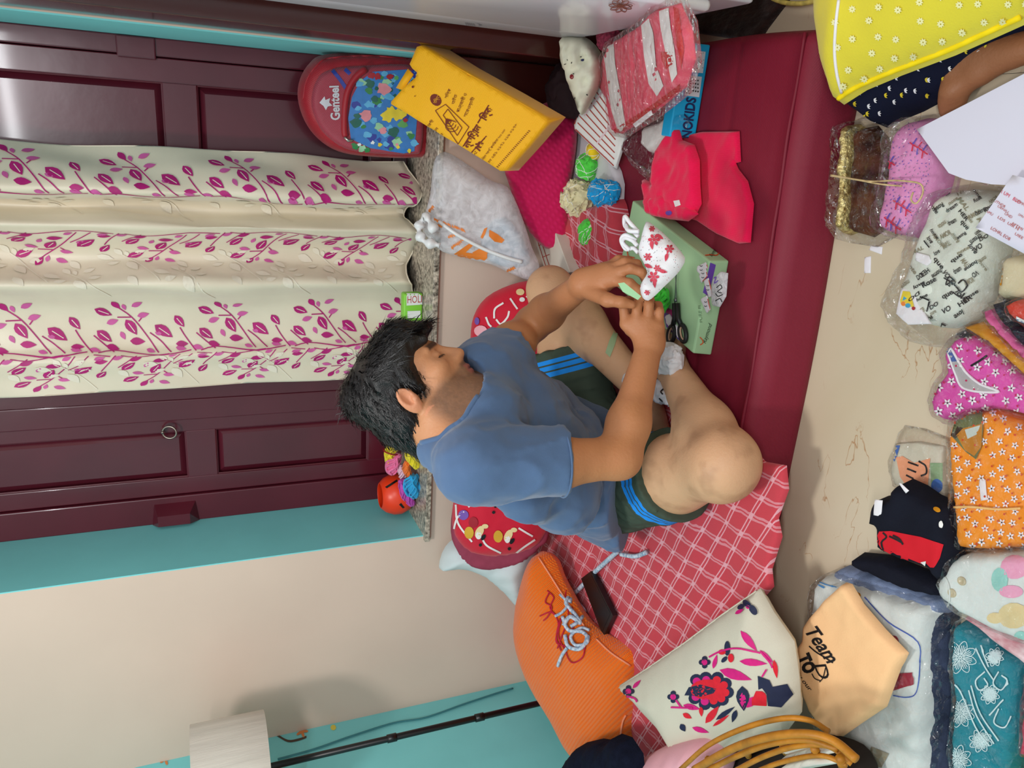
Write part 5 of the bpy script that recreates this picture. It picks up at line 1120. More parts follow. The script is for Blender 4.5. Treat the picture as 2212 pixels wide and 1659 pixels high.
# ---- green shirt box, scissors, tags, mask and thread in front of the man
gb = thing('shirt_box', 'pale green lidded shirt box lying on the mattress under the scissors', 'box', onz(1450, 600, ZM))
m_gb = mat('pale_green_card', (168, 208, 160), .45, .4, .02, 6)
zt = ZM+.052; tp = [onz(x, y, zt) for x, y in ((1366, 433), (1533, 564), (1497, 764), (1330, 618))]
c_ = sum(tp)/4; bt2 = [p-np.array([0, 0, .05])+(p-c_)*np.array([.03, .03, 0]) for p in tp]
lid = MB().hexa(tp, bt2).out('lid', m_gb, gb, False); mdv = lid.modifiers.new('b', 'BEVEL'); mdv.width = .004; mdv.segments = 2
m_pu = mat('purple_print', (104, 70, 170), .45, .4); m_mgp = mat('magenta_card_print', (190, 40, 120), .45); m_or2 = mat('orange_red_ink', (222, 84, 30), .5); m_gi = mat('dark_green_ink', (40, 60, 40), .6)
it = [(m_pu, [(1534, 567), (1546, 572), (1530, 640), (1519, 632)]), (m_mgp, [(1432, 668), (1440, 664), (1458, 672), (1450, 690)]), (m_pu, [(1432, 672), (1450, 680), (1478, 735), (1474, 742), (1440, 706)]), (mat('faint_green_ink', (110, 140, 106), .6), text_px('PURE FI', (1517, 696), (1514, 660), 6))]
it += [(m_or2, q) for q in stroke([(1523, 552), (1536, 551), (1548, 552), (1553, 545), (1545, 538)], 2.2)]+[(m_gi, text_px('Raymond', (1538, 556), (1551, 537), 9, up=(-.8, -.6), shear=.2)), (m_gi, text_px('Raymond', (1524, 742), (1538, 700), 9, up=(-.9, -.35), shear=.25))]
it += [(m_or2, q) for q in stroke([(1512, 745), (1518, 740), (1516, 733), (1511, 728)], 2)]+[(m_or2, q) for q in stroke([(1356, 535), (1358, 552), (1372, 557)], 2.2)]
decal('print', lid, it, gb, .0008)
sc = thing('scissors', 'scissors with black handles lying open-handled on the green box', 'scissors', onz(1460, 650, zt))
m_st = mat('blade_steel', (120, 122, 128), .25, .6, .1, 20, metal=.85); m_hb = mat('black_handle', (18, 18, 20), .45, .45, .1); m_hi = mat('tan_grip', (196, 160, 132), .6)
Z1 = zt+.006
for a_, b_, dz in (((1458, 570), (1463, 668), 0), ((1462, 572), (1457, 668), .003)):
    w_ = np.array([.007, .002, 0]); p, q_ = onz(*a_, Z1+dz), onz(*b_, Z1+dz); top = [p-w_*.15, p+w_*.15, q_+w_, q_-w_]; MB().hexa([v+np.array([0, 0, .0012]) for v in top], [v-np.array([0, 0, .0012]) for v in top]).out('blade', m_st, sc, False)
for sg, cpt in ((-1, (1450, 722)), (1, (1475, 720))):
    c = onz(*cpt, Z1+.002); ax_ = nrm(onz(1462, 660, Z1)-c); sd_ = np.cross([0, 0, 1], ax_); th = np.linspace(0, 2*math.pi, 30, endpoint=False)
    ring = [c+ax_*.021*math.cos(t)+sd_*.0125*math.sin(t) for t in th]; h_ = MB().tube(ring, .0055, 8, closed=True); h_.tube(spl([c+ax_*.02, onz(1462+sg*3, 685, Z1+.002), onz(1461+sg*3, 655, Z1+.003)], 12), [.0065]*13, 8) if False else h_.tube(np.array([c+ax_*.02, onz(1461+sg*4, 688, Z1+.002), onz(1460+sg*3, 655, Z1+.003)]), .0062, 8)
    ho = h_.out('handle', m_hb, sc); MB().tube([c+ax_*.0165*math.cos(t)+sd_*.0085*math.sin(t)+np.array([0, 0, .0005]) for t in th], .0026, 6, closed=True).out('grip_ring', m_hi, ho)
MB().lathe([(0, 0), (.005, 0), (.005, .003), (.003, .0045), (0, .0045)], onz(1460, 648, Z1+.004), seg=16).out('screw', m_st, sc)
m_tag = mat('paper_tag', (232, 228, 232), .6, .3, .01, 9); m_tr = mat('tag_red_edge', (200, 90, 80), .6)
def ptag(px, z, label, group=None, marks=True, rim=True, t=.0012):
    o = slab('paper_tag', px, z=z, t=t, edge=.001, mt=m_tag, res=.006); tag(o, label, 'tag', group)
    if rim: it = [(m_tr, q) for i in range(len(px)) for q in [stroke([px[i], px[(i+1) % len(px)]], 1.4)[0]]]
    else: it = []
    if marks: c = np.mean(np.array(px), 0); it += [(m_bk, q) for k in range(2) for q in stroke([c+np.array([-3, -6+k*9]), c+np.array([0, -4+k*9]), c+np.array([3, -6+k*9])], 1.2, 6)]
    if it: decal('ink', o, it, o, .0006)
    return o
zt2 = zt+.0015
tg = [[(1506, 575), (1524, 566), (1529, 578), (1512, 593), (1504, 585)], [(1509, 594), (1524, 580), (1528, 596), (1514, 612)], [(1519, 606), (1530, 600), (1540, 640), (1530, 642)], [(1512, 646), (1527, 638), (1534, 668), (1526, 677)]]
for k, p in enumerate(tg): ptag(p, zt2+.0016*k, 'folded paper price tag %s' % ('at the end of the row by the pink garment', 'second in the row from the pink garment', 'third in the row from the pink garment', 'nearest the scissor handles on the green box')[k], 'paper price tags on the green box', rim=True)
cp = slab('clear_packet', [(1538, 602), (1556, 586), (1570, 590), (1566, 640), (1552, 664), (1536, 660), (1534, 630)], z=zt2+.006, t=.004, edge=.004, wr=.002, mt=film('hazy_film', (240, 240, 244), .12, .7, 60, .35), res=.006)
tag(cp, 'small clear packet with handwritten numbers at the edge of the green box', 'packet')
decal('handwriting', cp, [(m_bk, q) for st in ([(1548, 622), (1556, 615), (1560, 622), (1550, 630), (1560, 633)], [(1546, 634), (1552, 640), (1562, 636)], [(1546, 650), (1556, 645), (1560, 652)]) for q in stroke(st, 1.8, 10)]+[(m_pu, q) for q in stroke([(1540, 604), (1548, 598), (1544, 612), (1552, 606)], 2, 10)], cp, .0008)
skein('thread_skein', 'bright green thread skein on the green box under the mask', [onz(1428, 625, zt+.03), onz(1424, 648, zt+.024), onz(1428, 672, zt+.014)], .020, (62, 214, 54), None, n=26, fuzz=.4)
wt = slab('scrap', [(1436, 682), (1444, 678), (1468, 716), (1474, 734), (1464, 730), (1450, 712), (1438, 698)], z=zt+.001, t=.004, edge=.003, wr=.004, ws=60, mt=m_tag, res=.005); tag(wt, 'crumpled white paper scrap by the finger loops of the scissors', 'scrap')
# cloth mask held in his hands
m_mk = mat('white_mask_cloth', (232, 232, 236), .8, .2, .02, 10, .15, 500); m_mr = mat('crimson_print', (206, 66, 86), .6)
mk_ = thing('face_mask', 'white cloth face mask with crimson flowers held in the man\'s hands', 'mask', dist(1410, 570, 1.50))
nm = nrm(cam3(.10, -.42, -.9)); pm = dist(1410, 570, 1.565)
mpx = [(1391, 474), (1408, 482), (1430, 500), (1455, 525), (1476, 552), (1470, 572), (1455, 592), (1430, 616), (1412, 634), (1396, 646), (1384, 640), (1378, 620), (1384, 602), (1394, 585), (1384, 560), (1374, 540), (1382, 505)]
mks = slab('cloth', mpx, t=.022, edge=.02, puff=.3, wr=.008, ws=22, mt=m_mk, par=mk_, plane=(pm, nm), round_=2, at=.7, res=.006, seed=4)
it = []
for x, y, r in ((1413, 518, 12), (1446, 538, 9), (1400, 555, 8), (1412, 598, 11), (1408, 495, 6), (1420, 580, 7), (1398, 632, 5)):
    it += [(m_mr, ell(x+r*.7*math.cos(k*1.05), y+r*.7*math.sin(k*1.05), r*.42, r*.3, k*1.05, 8)) for k in range(6)]+[(m_mr, ell(x, y, r*.3))]
for x, y, a in ((1432, 586, .2), (1408, 530, 1.4), (1425, 512, .6), (1414, 612, 1.5), (1440, 556, 1.8), (1402, 575, .5)): it.append((m_mr, leaf(x, y, 20, 8, a)))
rg_ = np.random.default_rng(8)
for k in range(150):
    x, y = rg_.uniform(1376, 1475), rg_.uniform(480, 645); it.append((m_bk if k % 2 else m_mr, ell(x, y, .8, None, 0, 4)))
decal('flower_print', mks, it, mk_, .0008)
for pts in ([(1378, 500, .01), (1360, 480, .02), (1350, 468, .03), (1350, 488, .04), (1365, 500, .03), (1378, 510, .01)], [(1374, 520, .01), (1352, 508, .02), (1342, 518, .03), (1352, 538, .03), (1368, 536, .02), (1378, 545, .01)], [(1380, 500, 0), (1358, 498, .01), (1352, 486, .03)], [(1376, 530, 0), (1366, 520, .01), (1350, 514, .02), (1345, 524, .03), (1360, 540, .02)]):
    MB().tube(spl([dist(x, y, 1.575+d) for x, y, d in pts], 30), .0045, 6).out('ear_loop', m_mk, mk_)
gs = MB().hexa([dist(x, y, 1.50) for x, y in ((1335, 612), (1348, 610), (1385, 640), (1378, 648), (1345, 630))], [dist(x, y, 1.502) for x, y in ((1335, 612), (1348, 610), (1385, 640), (1378, 648), (1345, 630))]).out('tape_strip', mat('green_tape', (150, 200, 150), .4), None, False)
tag(gs, 'short pale green tape strip pinched between thumb and finger of the left hand', 'tape')
lb = bvh_of(BODY); gt = decal('tape_strip', BODY, [(mat('clear_green_tape', (160, 184, 140), .3, .5), [(1326, 715), (1337, 708), (1328, 745), (1318, 772), (1308, 762), (1316, 736)])], None, .002)
if gt: tag(gt, 'pale green tape strip stuck on the man\'s left shin', 'tape')
# white crumpled cloths between his legs
m_wc = mat('white_mask_fabric', (226, 224, 226), .8, .2, .04, 20, .2, 400); m_bw = mat('black_white_cloth', (220, 220, 226), .8, .2, .1, 30)
def lump(name, label, cat, c, r, m, amp=.25, fr=30, seed=1, squash=(1, 1, .7), group=None, vox=.0035, par=None):
    c = np.asarray(c, float); R_ = np.array(squash)*r; S = SDF(c-R_.max()*1.6, c+R_.max()*1.6, vox); S.ball(c, R_, .01)
    def w(P):
        q = P*fr; g = fbm(q, seed); return r*amp*(.7*g-.6*np.maximum(0, 1-np.abs(fbm(q*1.3+3, seed+2))*4))
    S.wrinkle(w); V, F = S.mesh(1); o = mk(name, V, F, m, par); 
    if par is None: tag(o, label, cat, group)
    return o
lump('white_cloth', 'crumpled white cloth tucked between the man\'s shins', 'cloth', onz(1444, 775, .20), .038, m_wc, .3, 34)
o = lump('white_cloth', 'white cloth with black marks bunched beside the man\'s right calf', 'cloth', onz(1432, 850, .20), .030, m_bw, .3, 40, 4, (.8, 1.9, .8))
decal('marks', o, [(m_bk, q) for st in ([(1424, 820), (1430, 828)], [(1436, 838), (1428, 846), (1432, 852)], [(1424, 860), (1432, 868)], [(1434, 872), (1426, 880)]) for q in stroke(st, 3, 6)], o)
lump('white_cloth', 'small white cloth peeking out under the man\'s right forearm', 'cloth', onz(1357, 822, .24), .018, m_wc, .3, 50, 7)
# ---- red folded little garment
m_rs = weave('hot_pink_cotton', (232, 4, 70), (244, 18, 88), 1600, 1600, .8, .4, .25, 0, .2, .3)
dr = thing('toddler_dress', 'hot pink cotton garment lying folded on the mattress over the green box corner', 'garment', onz(1500, 400, ZM))
dpx = [(1510, 284), (1590, 283), (1593, 349), (1582, 352), (1588, 365), (1608, 391), (1621, 440), (1614, 524), (1590, 526), (1545, 506), (1502, 478), (1478, 470), (1440, 462), (1410, 440), (1400, 400), (1415, 330), (1450, 300)]
zb_ = lambda V: 0
drs = slab('skirt', dpx, z=ZM+.006, t=.010, edge=.005, wr=.006, ws=13, mt=m_rs, par=dr, res=.009, seed=5)
drb = slab('bodice', [(1410, 326), (1445, 284), (1457, 278), (1464, 302), (1490, 312), (1501, 345), (1502, 400), (1505, 440), (1490, 470), (1440, 470), (1396, 463), (1392, 440), (1382, 386), (1407, 399)], z=ZM+.045, t=.014, edge=.01, wr=.016, ws=14, mt=m_rs, par=dr, res=.008, seed=2)
slab('folded_strap', [(1398, 432), (1420, 412), (1450, 440), (1484, 445), (1500, 462), (1478, 478), (1440, 474), (1402, 466)], z=ZM+.055, t=.012, edge=.01, wr=.012, ws=20, mt=m_rs, par=dr, res=.007, seed=7)
decal('care_label', [c for c in dr.children], [(m_w, [(1455, 434), (1468, 432), (1471, 443), (1459, 447)]), (m_pu, ell(1445, 460, 7, 5))], dr)
# ---- pale blue shirt box (upright) by the striped parcel
bb = thing('shoe_box', 'bright blue long box standing on edge at the far end of the mattress', 'box', onz(1500, 200, ZM))
m_bb = mat('cyan_card', (16, 172, 226), .4, .4, .02, 6)
e0, e1 = onz(1535, 97, ZM+.002), onz(1502, 300, ZM+.002); up_ = np.array([0, 0, .066]); bkv = nrm(np.cross(up_, e1-e0)); bkv = bkv if bkv[1] > 0 else -bkv
bot_ = [e0, e1, e1+bkv*.05, e0+bkv*.05]; tpb = [p+up_+bkv*.012*(1 if i < 2 else -.0) for i, p in enumerate(bot_)]
bbx = MB().hexa(tpb, bot_).out('carton', m_bb, bb, False); mdv = bbx.modifiers.new('b', 'BEVEL'); mdv.width = .003; mdv.segments = 2
m_lab = mat('label_paper', (222, 226, 232), .5); it = [(m_lab, [(1493, 108), (1524, 112), (1518, 158), (1487, 155)]), (m_lab, [(1487, 163), (1516, 166), (1510, 210), (1478, 206)]), (mat('navy_ink', (26, 40, 92), .5), text_px('INOKIDS', (1491, 306), (1503, 212), 21, bold=.03)), (m_bk, text_px('POWER', (1489, 203), (1496, 165), 7, bold=.04))]
rg_ = np.random.default_rng(2)
for k in range(40): x, y = rg_.uniform(1492, 1520), rg_.uniform(112, 152); it.append((m_bk, ell(x, y, rg_.uniform(.6, 1.6), .8, k, 5)))
for k in range(3):
    for j in range(4): it.append((m_bk, ell(1497+k*5, 172+j*8+k, 1.6, 2.2, 0, 5)))
decal('label', bbx, it, bb, .0008)
# ---- clear packets and parcel of striped cloth
m_ps = mat('rose_cloth', (226, 92, 112), .8, .2, .08, 14, .15, 400)
sp = thing('striped_parcel', 'clear parcel of rose and white striped cloth leaning on the fridge', 'parcel', onz(1390, 170, .19))
spx = [(1292, 140), (1312, 92), (1368, 58), (1402, 22), (1450, 10), (1474, 62), (1482, 130), (1464, 190), (1400, 245), (1330, 292), (1317, 286), (1310, 220), (1286, 165)]
sA, sB, sC = onz(1322, 284, .185), onx(1450, 14, .248), onx(1306, 100, .252); sn = nrm(np.cross(sB-sA, sC-sA)); sn = sn if sn[2] > 0 else -sn; print('parcel', sA, sB, sC, sn); spl_ = (sA-sn*.018, sn)
sps = slab('folded_cloth', spx, t=.018, edge=.02, wr=.010, ws=12, mt=m_ps, par=sp, plane=spl_, seed=4, res=.008)
for q, m in (([(1303, 105), (1326, 95), (1330, 140), (1340, 195), (1352, 270), (1338, 290), (1322, 240), (1312, 170)], m_w), ([(1386, 55), (1402, 40), (1412, 70), (1415, 100), (1418, 140), (1434, 185), (1420, 208), (1402, 180), (1392, 120)], m_w), ([(1424, 25), (1445, 18), (1450, 60), (1458, 105), (1464, 160), (1452, 178), (1438, 110), (1428, 60)], m_w), ([(1455, 15), (1466, 20), (1478, 110), (1472, 150), (1462, 90)], mat('brick_cloth', (196, 48, 52), .8)), ([(1428, 112), (1455, 112), (1458, 135), (1440, 150), (1430, 130)], MATS['brick_cloth']), ([(1316, 286), (1400, 232), (1470, 180), (1468, 195), (1400, 246), (1330, 292)], MATS['brick_cloth'])):
    decal('stripe', sps, [(m, q)], sp, .0012)
slab('paper_slip', [(1366, 268), (1405, 238), (1408, 248), (1372, 276)], t=.002, edge=.001, mt=m_tag, par=sp, plane=(spl_[0]+spl_[1]*.0195, spl_[1]), res=.006)
wrap(spx, sp, 0, .026, .012, .012, 18, plane=spl_)
wc = thing('lined_card', 'white folded card with red ruled lines under the striped parcel', 'card', onz(1290, 260, .17))
wpl = (onz(1290, 260, .165), nrm([-.05, -.35, .93])); wpx = [(1279, 152), (1236, 276), (1250, 292), (1328, 366), (1348, 300), (1330, 240)]
wcs = slab('card', [(1279, 152), (1236, 276), (1328, 366), (1350, 296)], t=.010, edge=.002, mt=m_wh, par=wc, plane=wpl); m_ri = mat('red_rule', (176, 58, 44), .6); it = []
for k in range(9):
    t = k/8.; a = np.array([1276, 160])*(1-t)+np.array([1238, 274])*t; it += [(m_ri, stroke([a, a+np.array([88-30*(1-t), 86-2*t])*1.0], 2)[0])]
it += [(m_ri, stroke([(1279, 154), (1238, 276)], 3)[0]), (mat('faint_rule', (226, 200, 204), .6), stroke([(1262, 250), (1300, 200)], 4)[0]), (MATS['faint_rule'], stroke([(1290, 310), (1330, 255)], 4)[0])]
decal('ruled_lines', wcs, it, wc)
pk = thing('clear_packet', 'clear packet of white and dark cloth between the striped parcel and the pink garment', 'packet', onz(1400, 290, ZM))
slab('white_strip', [(1384, 275), (1420, 262), (1456, 235), (1462, 260), (1430, 300), (1404, 328), (1398, 330), (1380, 312)], z=ZM+.03, t=.02, edge=.012, wr=.008, mt=m_wh, par=pk, seed=3); slab('dark_cloth', [(1345, 300), (1385, 268), (1410, 330), (1400, 380), (1360, 350), (1338, 330)], z=ZM+.004, t=.03, edge=.015, wr=.01, mt=mat('wine_cloth', (96, 22, 40), .8), par=pk)
wrap([(1338, 320), (1380, 262), (1458, 230), (1466, 262), (1412, 340), (1400, 392), (1365, 360)], pk, ZM+.03, .03, .006, .014, 24)
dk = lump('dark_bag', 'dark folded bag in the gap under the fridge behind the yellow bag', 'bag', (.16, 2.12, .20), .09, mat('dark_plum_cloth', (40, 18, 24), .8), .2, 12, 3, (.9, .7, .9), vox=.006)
dot = slab('dotted_cloth', [(1200, 112), (1206, 84), (1252, 82), (1290, 118), (1296, 170), (1274, 222), (1250, 258), (1234, 218), (1214, 170)], t=.07, edge=.025, wr=.03, ws=26, mt=mat('ivory_cloth', (218, 218, 196), .8, .2, .04, 14), plane=(ony(1245, 160, 2.02), nrm([-.2, -.8, .55])), seed=9, round_=3, res=.008)
tag(dot, 'ivory cloth with small red and black dots bundled under the fridge', 'cloth'); rg_ = np.random.default_rng(12)
decal('dots', dot, [(m_bk, ell(1214+rg_.uniform(0, 60), 110+rg_.uniform(0, 110), 2.2, 1, k, 6)) for k in range(9)]+[(mat('wine_ink', (130, 20, 34), .6), ell(1235, 166, 4, 5)), (mat('navy_dot', (30, 36, 90), .6), ell(1258, 130, 4, 3))], dot)
mr_ = lump('maroon_cloth', 'small maroon speckled cloth squeezed between fridge and striped parcel', 'cloth', dist(1312, 78, 2.18), .035, mat('maroon_speckle', (120, 40, 60), .8, .2, .5, 160), .25, 30, 5)
# ---- tie-dye bundles on a white tray
tr = slab('tray', [(1205, 570), (1196, 480), (1210, 400), (1232, 300), (1250, 262), (1292, 300), (1330, 370), (1335, 430), (1310, 540), (1225, 600)], z=ZM+.001, t=.02, edge=.01, wr=.003, mt=mat('white_polythene', (214, 212, 216), .4, .4, .03, 10), round_=2, seed=3)
tag(tr, 'flat white plastic bag under the tie-dye bundles', 'bag')
def tied(label, p, r, col, seed, sq=(1, 1, .8), tie=(225, 220, 190), col2=None):
    m = mat('tie_%d_%d_%d' % col, col, .75, .25, .12, 60, .3, 300, sheen=.2, col2=col2); c = onz(p[0], p[1], ZM+.022+r*.6)
    o = lump('tied_bundle', label, 'cloth', c, r, m, .34, 36, seed, sq, 'tie-dye cloth bundles', .003)
    rg_ = np.random.default_rng(seed); b = bvh_of(o); mb = MB(); mt_ = mat('tie_string', tie, .7)
    for k in range(5):
        a = nrm(rg_.normal(0, 1, 3)); u = nrm(np.cross(a, [0, 0, 1.])); w_ = np.cross(a, u); P = []
        for t in np.linspace(0, 2*math.pi, 30, endpoint=False):
            d_ = u*math.cos(t)+w_*math.sin(t); h = b.ray_cast(Vector(c+a*r*.35*rg_.uniform(.9, 1.1)), Vector(d_)); P.append(np.array(h[0])+d_*.0004) if h[0] is not None else None
        if len(P) > 8: mb.tube(P, .0011, 4, closed=True)
    s_ = mb.out('string', mt_, o); tag(s_, kind='stuff'); return o
tied('lime green tie-dye bundle laced with white string, next to the ruled card', (1266, 362), .036, (84, 214, 72), 1, tie=(240, 240, 235))
tied('small lime green knot beside the cream tie-dye bundle', (1221, 382), .019, (92, 220, 72), 2)
tied('cream tie-dye bundle in the middle of the white bag', (1248, 428), .052, (222, 212, 168), 3, (.95, 1.25, .8), (214, 200, 140))
tied('bright blue tie-dye bundle beside the cream one', (1304, 415), .042, (16, 160, 224), 4, (.8, 1.35, .8), (222, 190, 80))
tied('lime green tie-dye bundle with beads of string, nearest the man\'s knee', (1275, 503), .038, (86, 214, 70), 5, tie=(244, 240, 236))
tied('yellow and red tie-dye scrap under the ruled card', (1282, 325), .024, (236, 200, 30), 6, tie=(210, 50, 40))
tied('pink tie-dye scrap squeezed behind the cream bundle', (1222, 462), .030, (240, 110, 140), 7, (.7, 1.5, .6))
cbx_ = thing('small_carton', 'cream carton with red lined side between the plastic bag and the tie-dye bundles', 'box', onz(1190, 540, ZM+.01))
m_cb = mat('cream_card', (214, 208, 194), .6, .3, .02, 8); zc = .20; tp = [onz(x, y, zc) for x, y in ((1142, 484), (1188, 472), (1231, 588), (1184, 604))]; cc = MB().hexa(tp, [p-np.array([0, 0, .075]) for p in tp]).out('carton', m_cb, cbx_, False); mdv = cc.modifiers.new('b', 'BEVEL'); mdv.width = .002
it = [(m_ri, stroke([(1143+k*7, 486-k*2), (1180+k*7, 602-k*3)], 1.4)[0]) for k in range(3)]+[(m_ri, stroke([(1143+t*38, 486+t*116), (1164+t*38, 480+t*112)], 1.4)[0]) for t in (.15, .4, .62, .85)]
decal('red_lines', cc, it, cbx_)
# ================================================================== CLOTHES AND PACKETS ON THE FLOOR
def flowers(pts, m, r=8, c2=None, seed=0, k=5):
    rg_ = np.random.default_rng(seed); it = []
    for x, y in pts:
        a0 = rg_.uniform(0, 6)
        for i in range(k): a = a0+i*2*math.pi/k; it.append((m, leaf(x+r*.62*math.cos(a), y+r*.62*math.sin(a), r*.95, r*.5, a)))
        if c2: it.append((c2, ell(x, y, r*.22, None, 0, 7)))
    return it
def scatter(poly, n, dmin, seed=1):
    rg_ = np.random.default_rng(seed); P = np.array(poly, float); lo, hi = P.min(0), P.max(0); out = []
    for _ in range(n*60):
        p = rg_.uniform(lo, hi)
        if p[0] > 2310 or p[1] > 1790 or p[1] < -120 or not inside(p[None], P)[0]: continue
        if all(np.hypot(*(p-q)) > dmin for q in out): out.append(p)
        if len(out) >= n: break
    return out
# gold and brown bundle tied with jute, pink packet
gbn = thing('fabric_bundle', 'gold and dark brown cloth bundle in clear film tied with jute string', 'cloth bundle', onz(1840, 400, 0))
m_gold = mat('gold_brocade', (186, 148, 62), .32, .6, .5, 140, .8, 160, metal=.55, col2=(240, 222, 150)); m_brn = mat('brown_velvet', (62, 30, 26), .7, .2, .6, 22, .3, 120, col2=(104, 62, 34))
slab('gold_roll', [(1797, 275), (1812, 263), (1826, 272), (1828, 330), (1820, 395), (1822, 450), (1814, 500), (1794, 508), (1786, 490), (1793, 440), (1795, 390), (1790, 375), (1796, 330)], z=.0, t=.055, edge=.03, wr=.006, ws=40, mt=m_gold, par=gbn, res=.006)
slab('brown_roll', [(1826, 278), (1858, 268), (1884, 298), (1888, 350), (1884, 420), (1876, 495), (1850, 512), (1818, 502), (1822, 450), (1820, 395), (1828, 340)], z=.0, t=.048, edge=.03, wr=.008, ws=24, mt=m_brn, par=gbn, res=.007)
gw = wrap([(1797, 268), (1850, 258), (1890, 290), (1892, 400), (1882, 505), (1850, 520), (1795, 512), (1784, 480)], gbn, 0, .058, .012, .014, 22)
m_jute = mat('jute', (200, 176, 130), .8, .2, .2, 90, .4, 300)
def string(name, pts, bvo, r, m, par, up=.001):
    b = bvh_of(bvo); P = [(h if (h := onto(b, x, y, 0)) is not None else onz(x, y, .02))+np.array([0, 0, r+up]) for x, y in spl(pts, 50)]
    P = np.array(P)
    for _ in range(2): P[1:-1] = (P[:-2]+2*P[1:-1]+P[2:])/4
    return MB().tube(P, r, 6).out(name, m, par)
pkp = thing('pink_packet', 'pink printed cloth packet with red arrows, beside the gold and brown bundle', 'packet', onz(1940, 400, 0))
m_pp = mat('pink_print_cloth', (224, 146, 196), .75, .25, .06, 12, .15, 300)
pkx = [(1905, 290), (1930, 258), (1972, 250), (2004, 285), (2012, 350), (1998, 420), (1978, 470), (1955, 512), (1905, 508), (1876, 494), (1880, 440), (1893, 385), (1896, 330)]
pks = slab('cloth', pkx, z=0, t=.062, edge=.035, puff=.2, wr=.008, ws=14, mt=m_pp, par=pkp, round_=2, res=.008)
m_pv = mat('violet_ink', (100, 78, 180), .6); it = []
for x, y in scatter(pkx, 260, 6, 3): it.append((m_pv if rng.random() < .5 else mat('grey_violet', (140, 120, 150), .6), leaf(x, y, 5, 1.6, rng.uniform(0, 3))))
m_ar = mat('cherry_ink', (208, 32, 70), .6)
for x, y in ((1918, 343), (1985, 320), (1890, 420), (1950, 445), (1930, 480)):
    it += [(m_ar, q) for q in stroke([(x-18, y-12), (x+18, y+14)], 3)]
    for k in range(3): it += [(m_ar if k % 2 else m_pv, q) for q in stroke([(x-12+k*10, y-8+k*7), (x-4+k*10, y-20+k*7)], 3)]+[(m_ar if k % 2 == 0 else m_pv, q) for q in stroke([(x-12+k*10, y-6+k*7), (x-14+k*10, y+8+k*7)], 3)]
decal('print', pks, it, pkp, .0009)
pw = wrap(pkx, pkp, 0, .068, .010, .014, 18)
jt = string('jute_string', [(1797, 378), (1830, 384), (1882, 392), (1930, 390), (1965, 392), (1992, 398), (1996, 418), (1982, 440), (1970, 432), (1975, 415)], [pw, gw], .0016, m_jute, gbn); string('jute_string', [(1796, 380), (1850, 388), (1905, 398), (1950, 402)], [pw, gw], .0015, m_jute, gbn)
# letter print packet
lpk = thing('letter_print_packet', 'white packet of cloth printed with black letters on the floor', 'packet', onz(2020, 580, 0))
m_lp = mat('ivory_cotton', (214, 218, 206), .75, .25, .05, 12, .2, 300)
lpx = [(1958, 522), (1975, 470), (2005, 420), (2060, 406), (2150, 425), (2140, 500), (2126, 580), (2098, 650), (2060, 700), (2010, 712), (1960, 700), (1922, 655), (1935, 585)]
lps = slab('cloth', lpx, z=0, t=.06, edge=.03, puff=.15, wr=.010, ws=12, mt=m_lp, par=lpk, round_=2, res=.008, seed=4)
it = []; rg_ = np.random.default_rng(21)
words_ = ['AMOR', 'love', 'Rose', 'MAL', 'dream', 'VO', 'note', 'home', 'HER', 'more', 'que', 'DO']
for k, (x, y) in enumerate(scatter(lpx, 80, 14, 6)):
    a = rg_.choice([-.6, -.5, 2.5, .9]); L = rg_.uniform(14, 34); it.append((m_bk if k % 3 else mat('khaki_ink', (140, 132, 108), .7), text_px(words_[k % 12], (x-L/2*math.cos(a), y-L/2*math.sin(a)), (x+L/2*math.cos(a), y+L/2*math.sin(a)), rg_.uniform(7, 12), shear=.2 if k % 2 else 0, bold=.02)))
for st in ([(2040, 600), (2060, 612), (2075, 628)], [(2060, 605), (2045, 615), (2052, 598), (2064, 606)], [(2072, 612), (2082, 604), (2090, 616), (2078, 630), (2070, 620)], [(1990, 640), (2010, 648)], [(2010, 650), (2004, 672)], [(1998, 520), (2010, 535)], [(2060, 630), (2075, 640), (2085, 632)]): it += [(m_bk, q) for q in stroke(st, 3, 12)]
decal('letter_print', lps, it, lpk, .0009)
slab('price_label', [(1978, 545), (2006, 552), (2012, 566), (2002, 575), (1976, 562)], z=.064, t=.001, edge=.001, mt=m_tag, par=lpk, res=.006)
ic = slab('insert_card', [(1946, 622), (1975, 628), (1982, 655), (2010, 700), (1960, 702), (1934, 678)], z=.060, t=.003, edge=.002, mt=m_tag, par=lpk, res=.008)
decal('picture', ic, [(yel, [(1946, 628), (1966, 630), (1976, 664), (1952, 660), (1940, 650)]), (mat('sky_ink', (60, 160, 200), .5), [(1953, 640), (1960, 645), (1950, 650)]), (m_or, ell(1952, 656, 5)), (MATS['sky_ink'], ell(1962, 660, 6, 5)), (rd, ell(1974, 666, 4))], lpk)
wrap([(1940, 560), (1960, 480), (2000, 412), (2060, 396), (2160, 416), (2142, 520), (2130, 600), (2090, 690), (2050, 735), (2010, 752), (1960, 742), (1915, 705), (1890, 662)], lpk, 0, .066, .004, .018, 18)
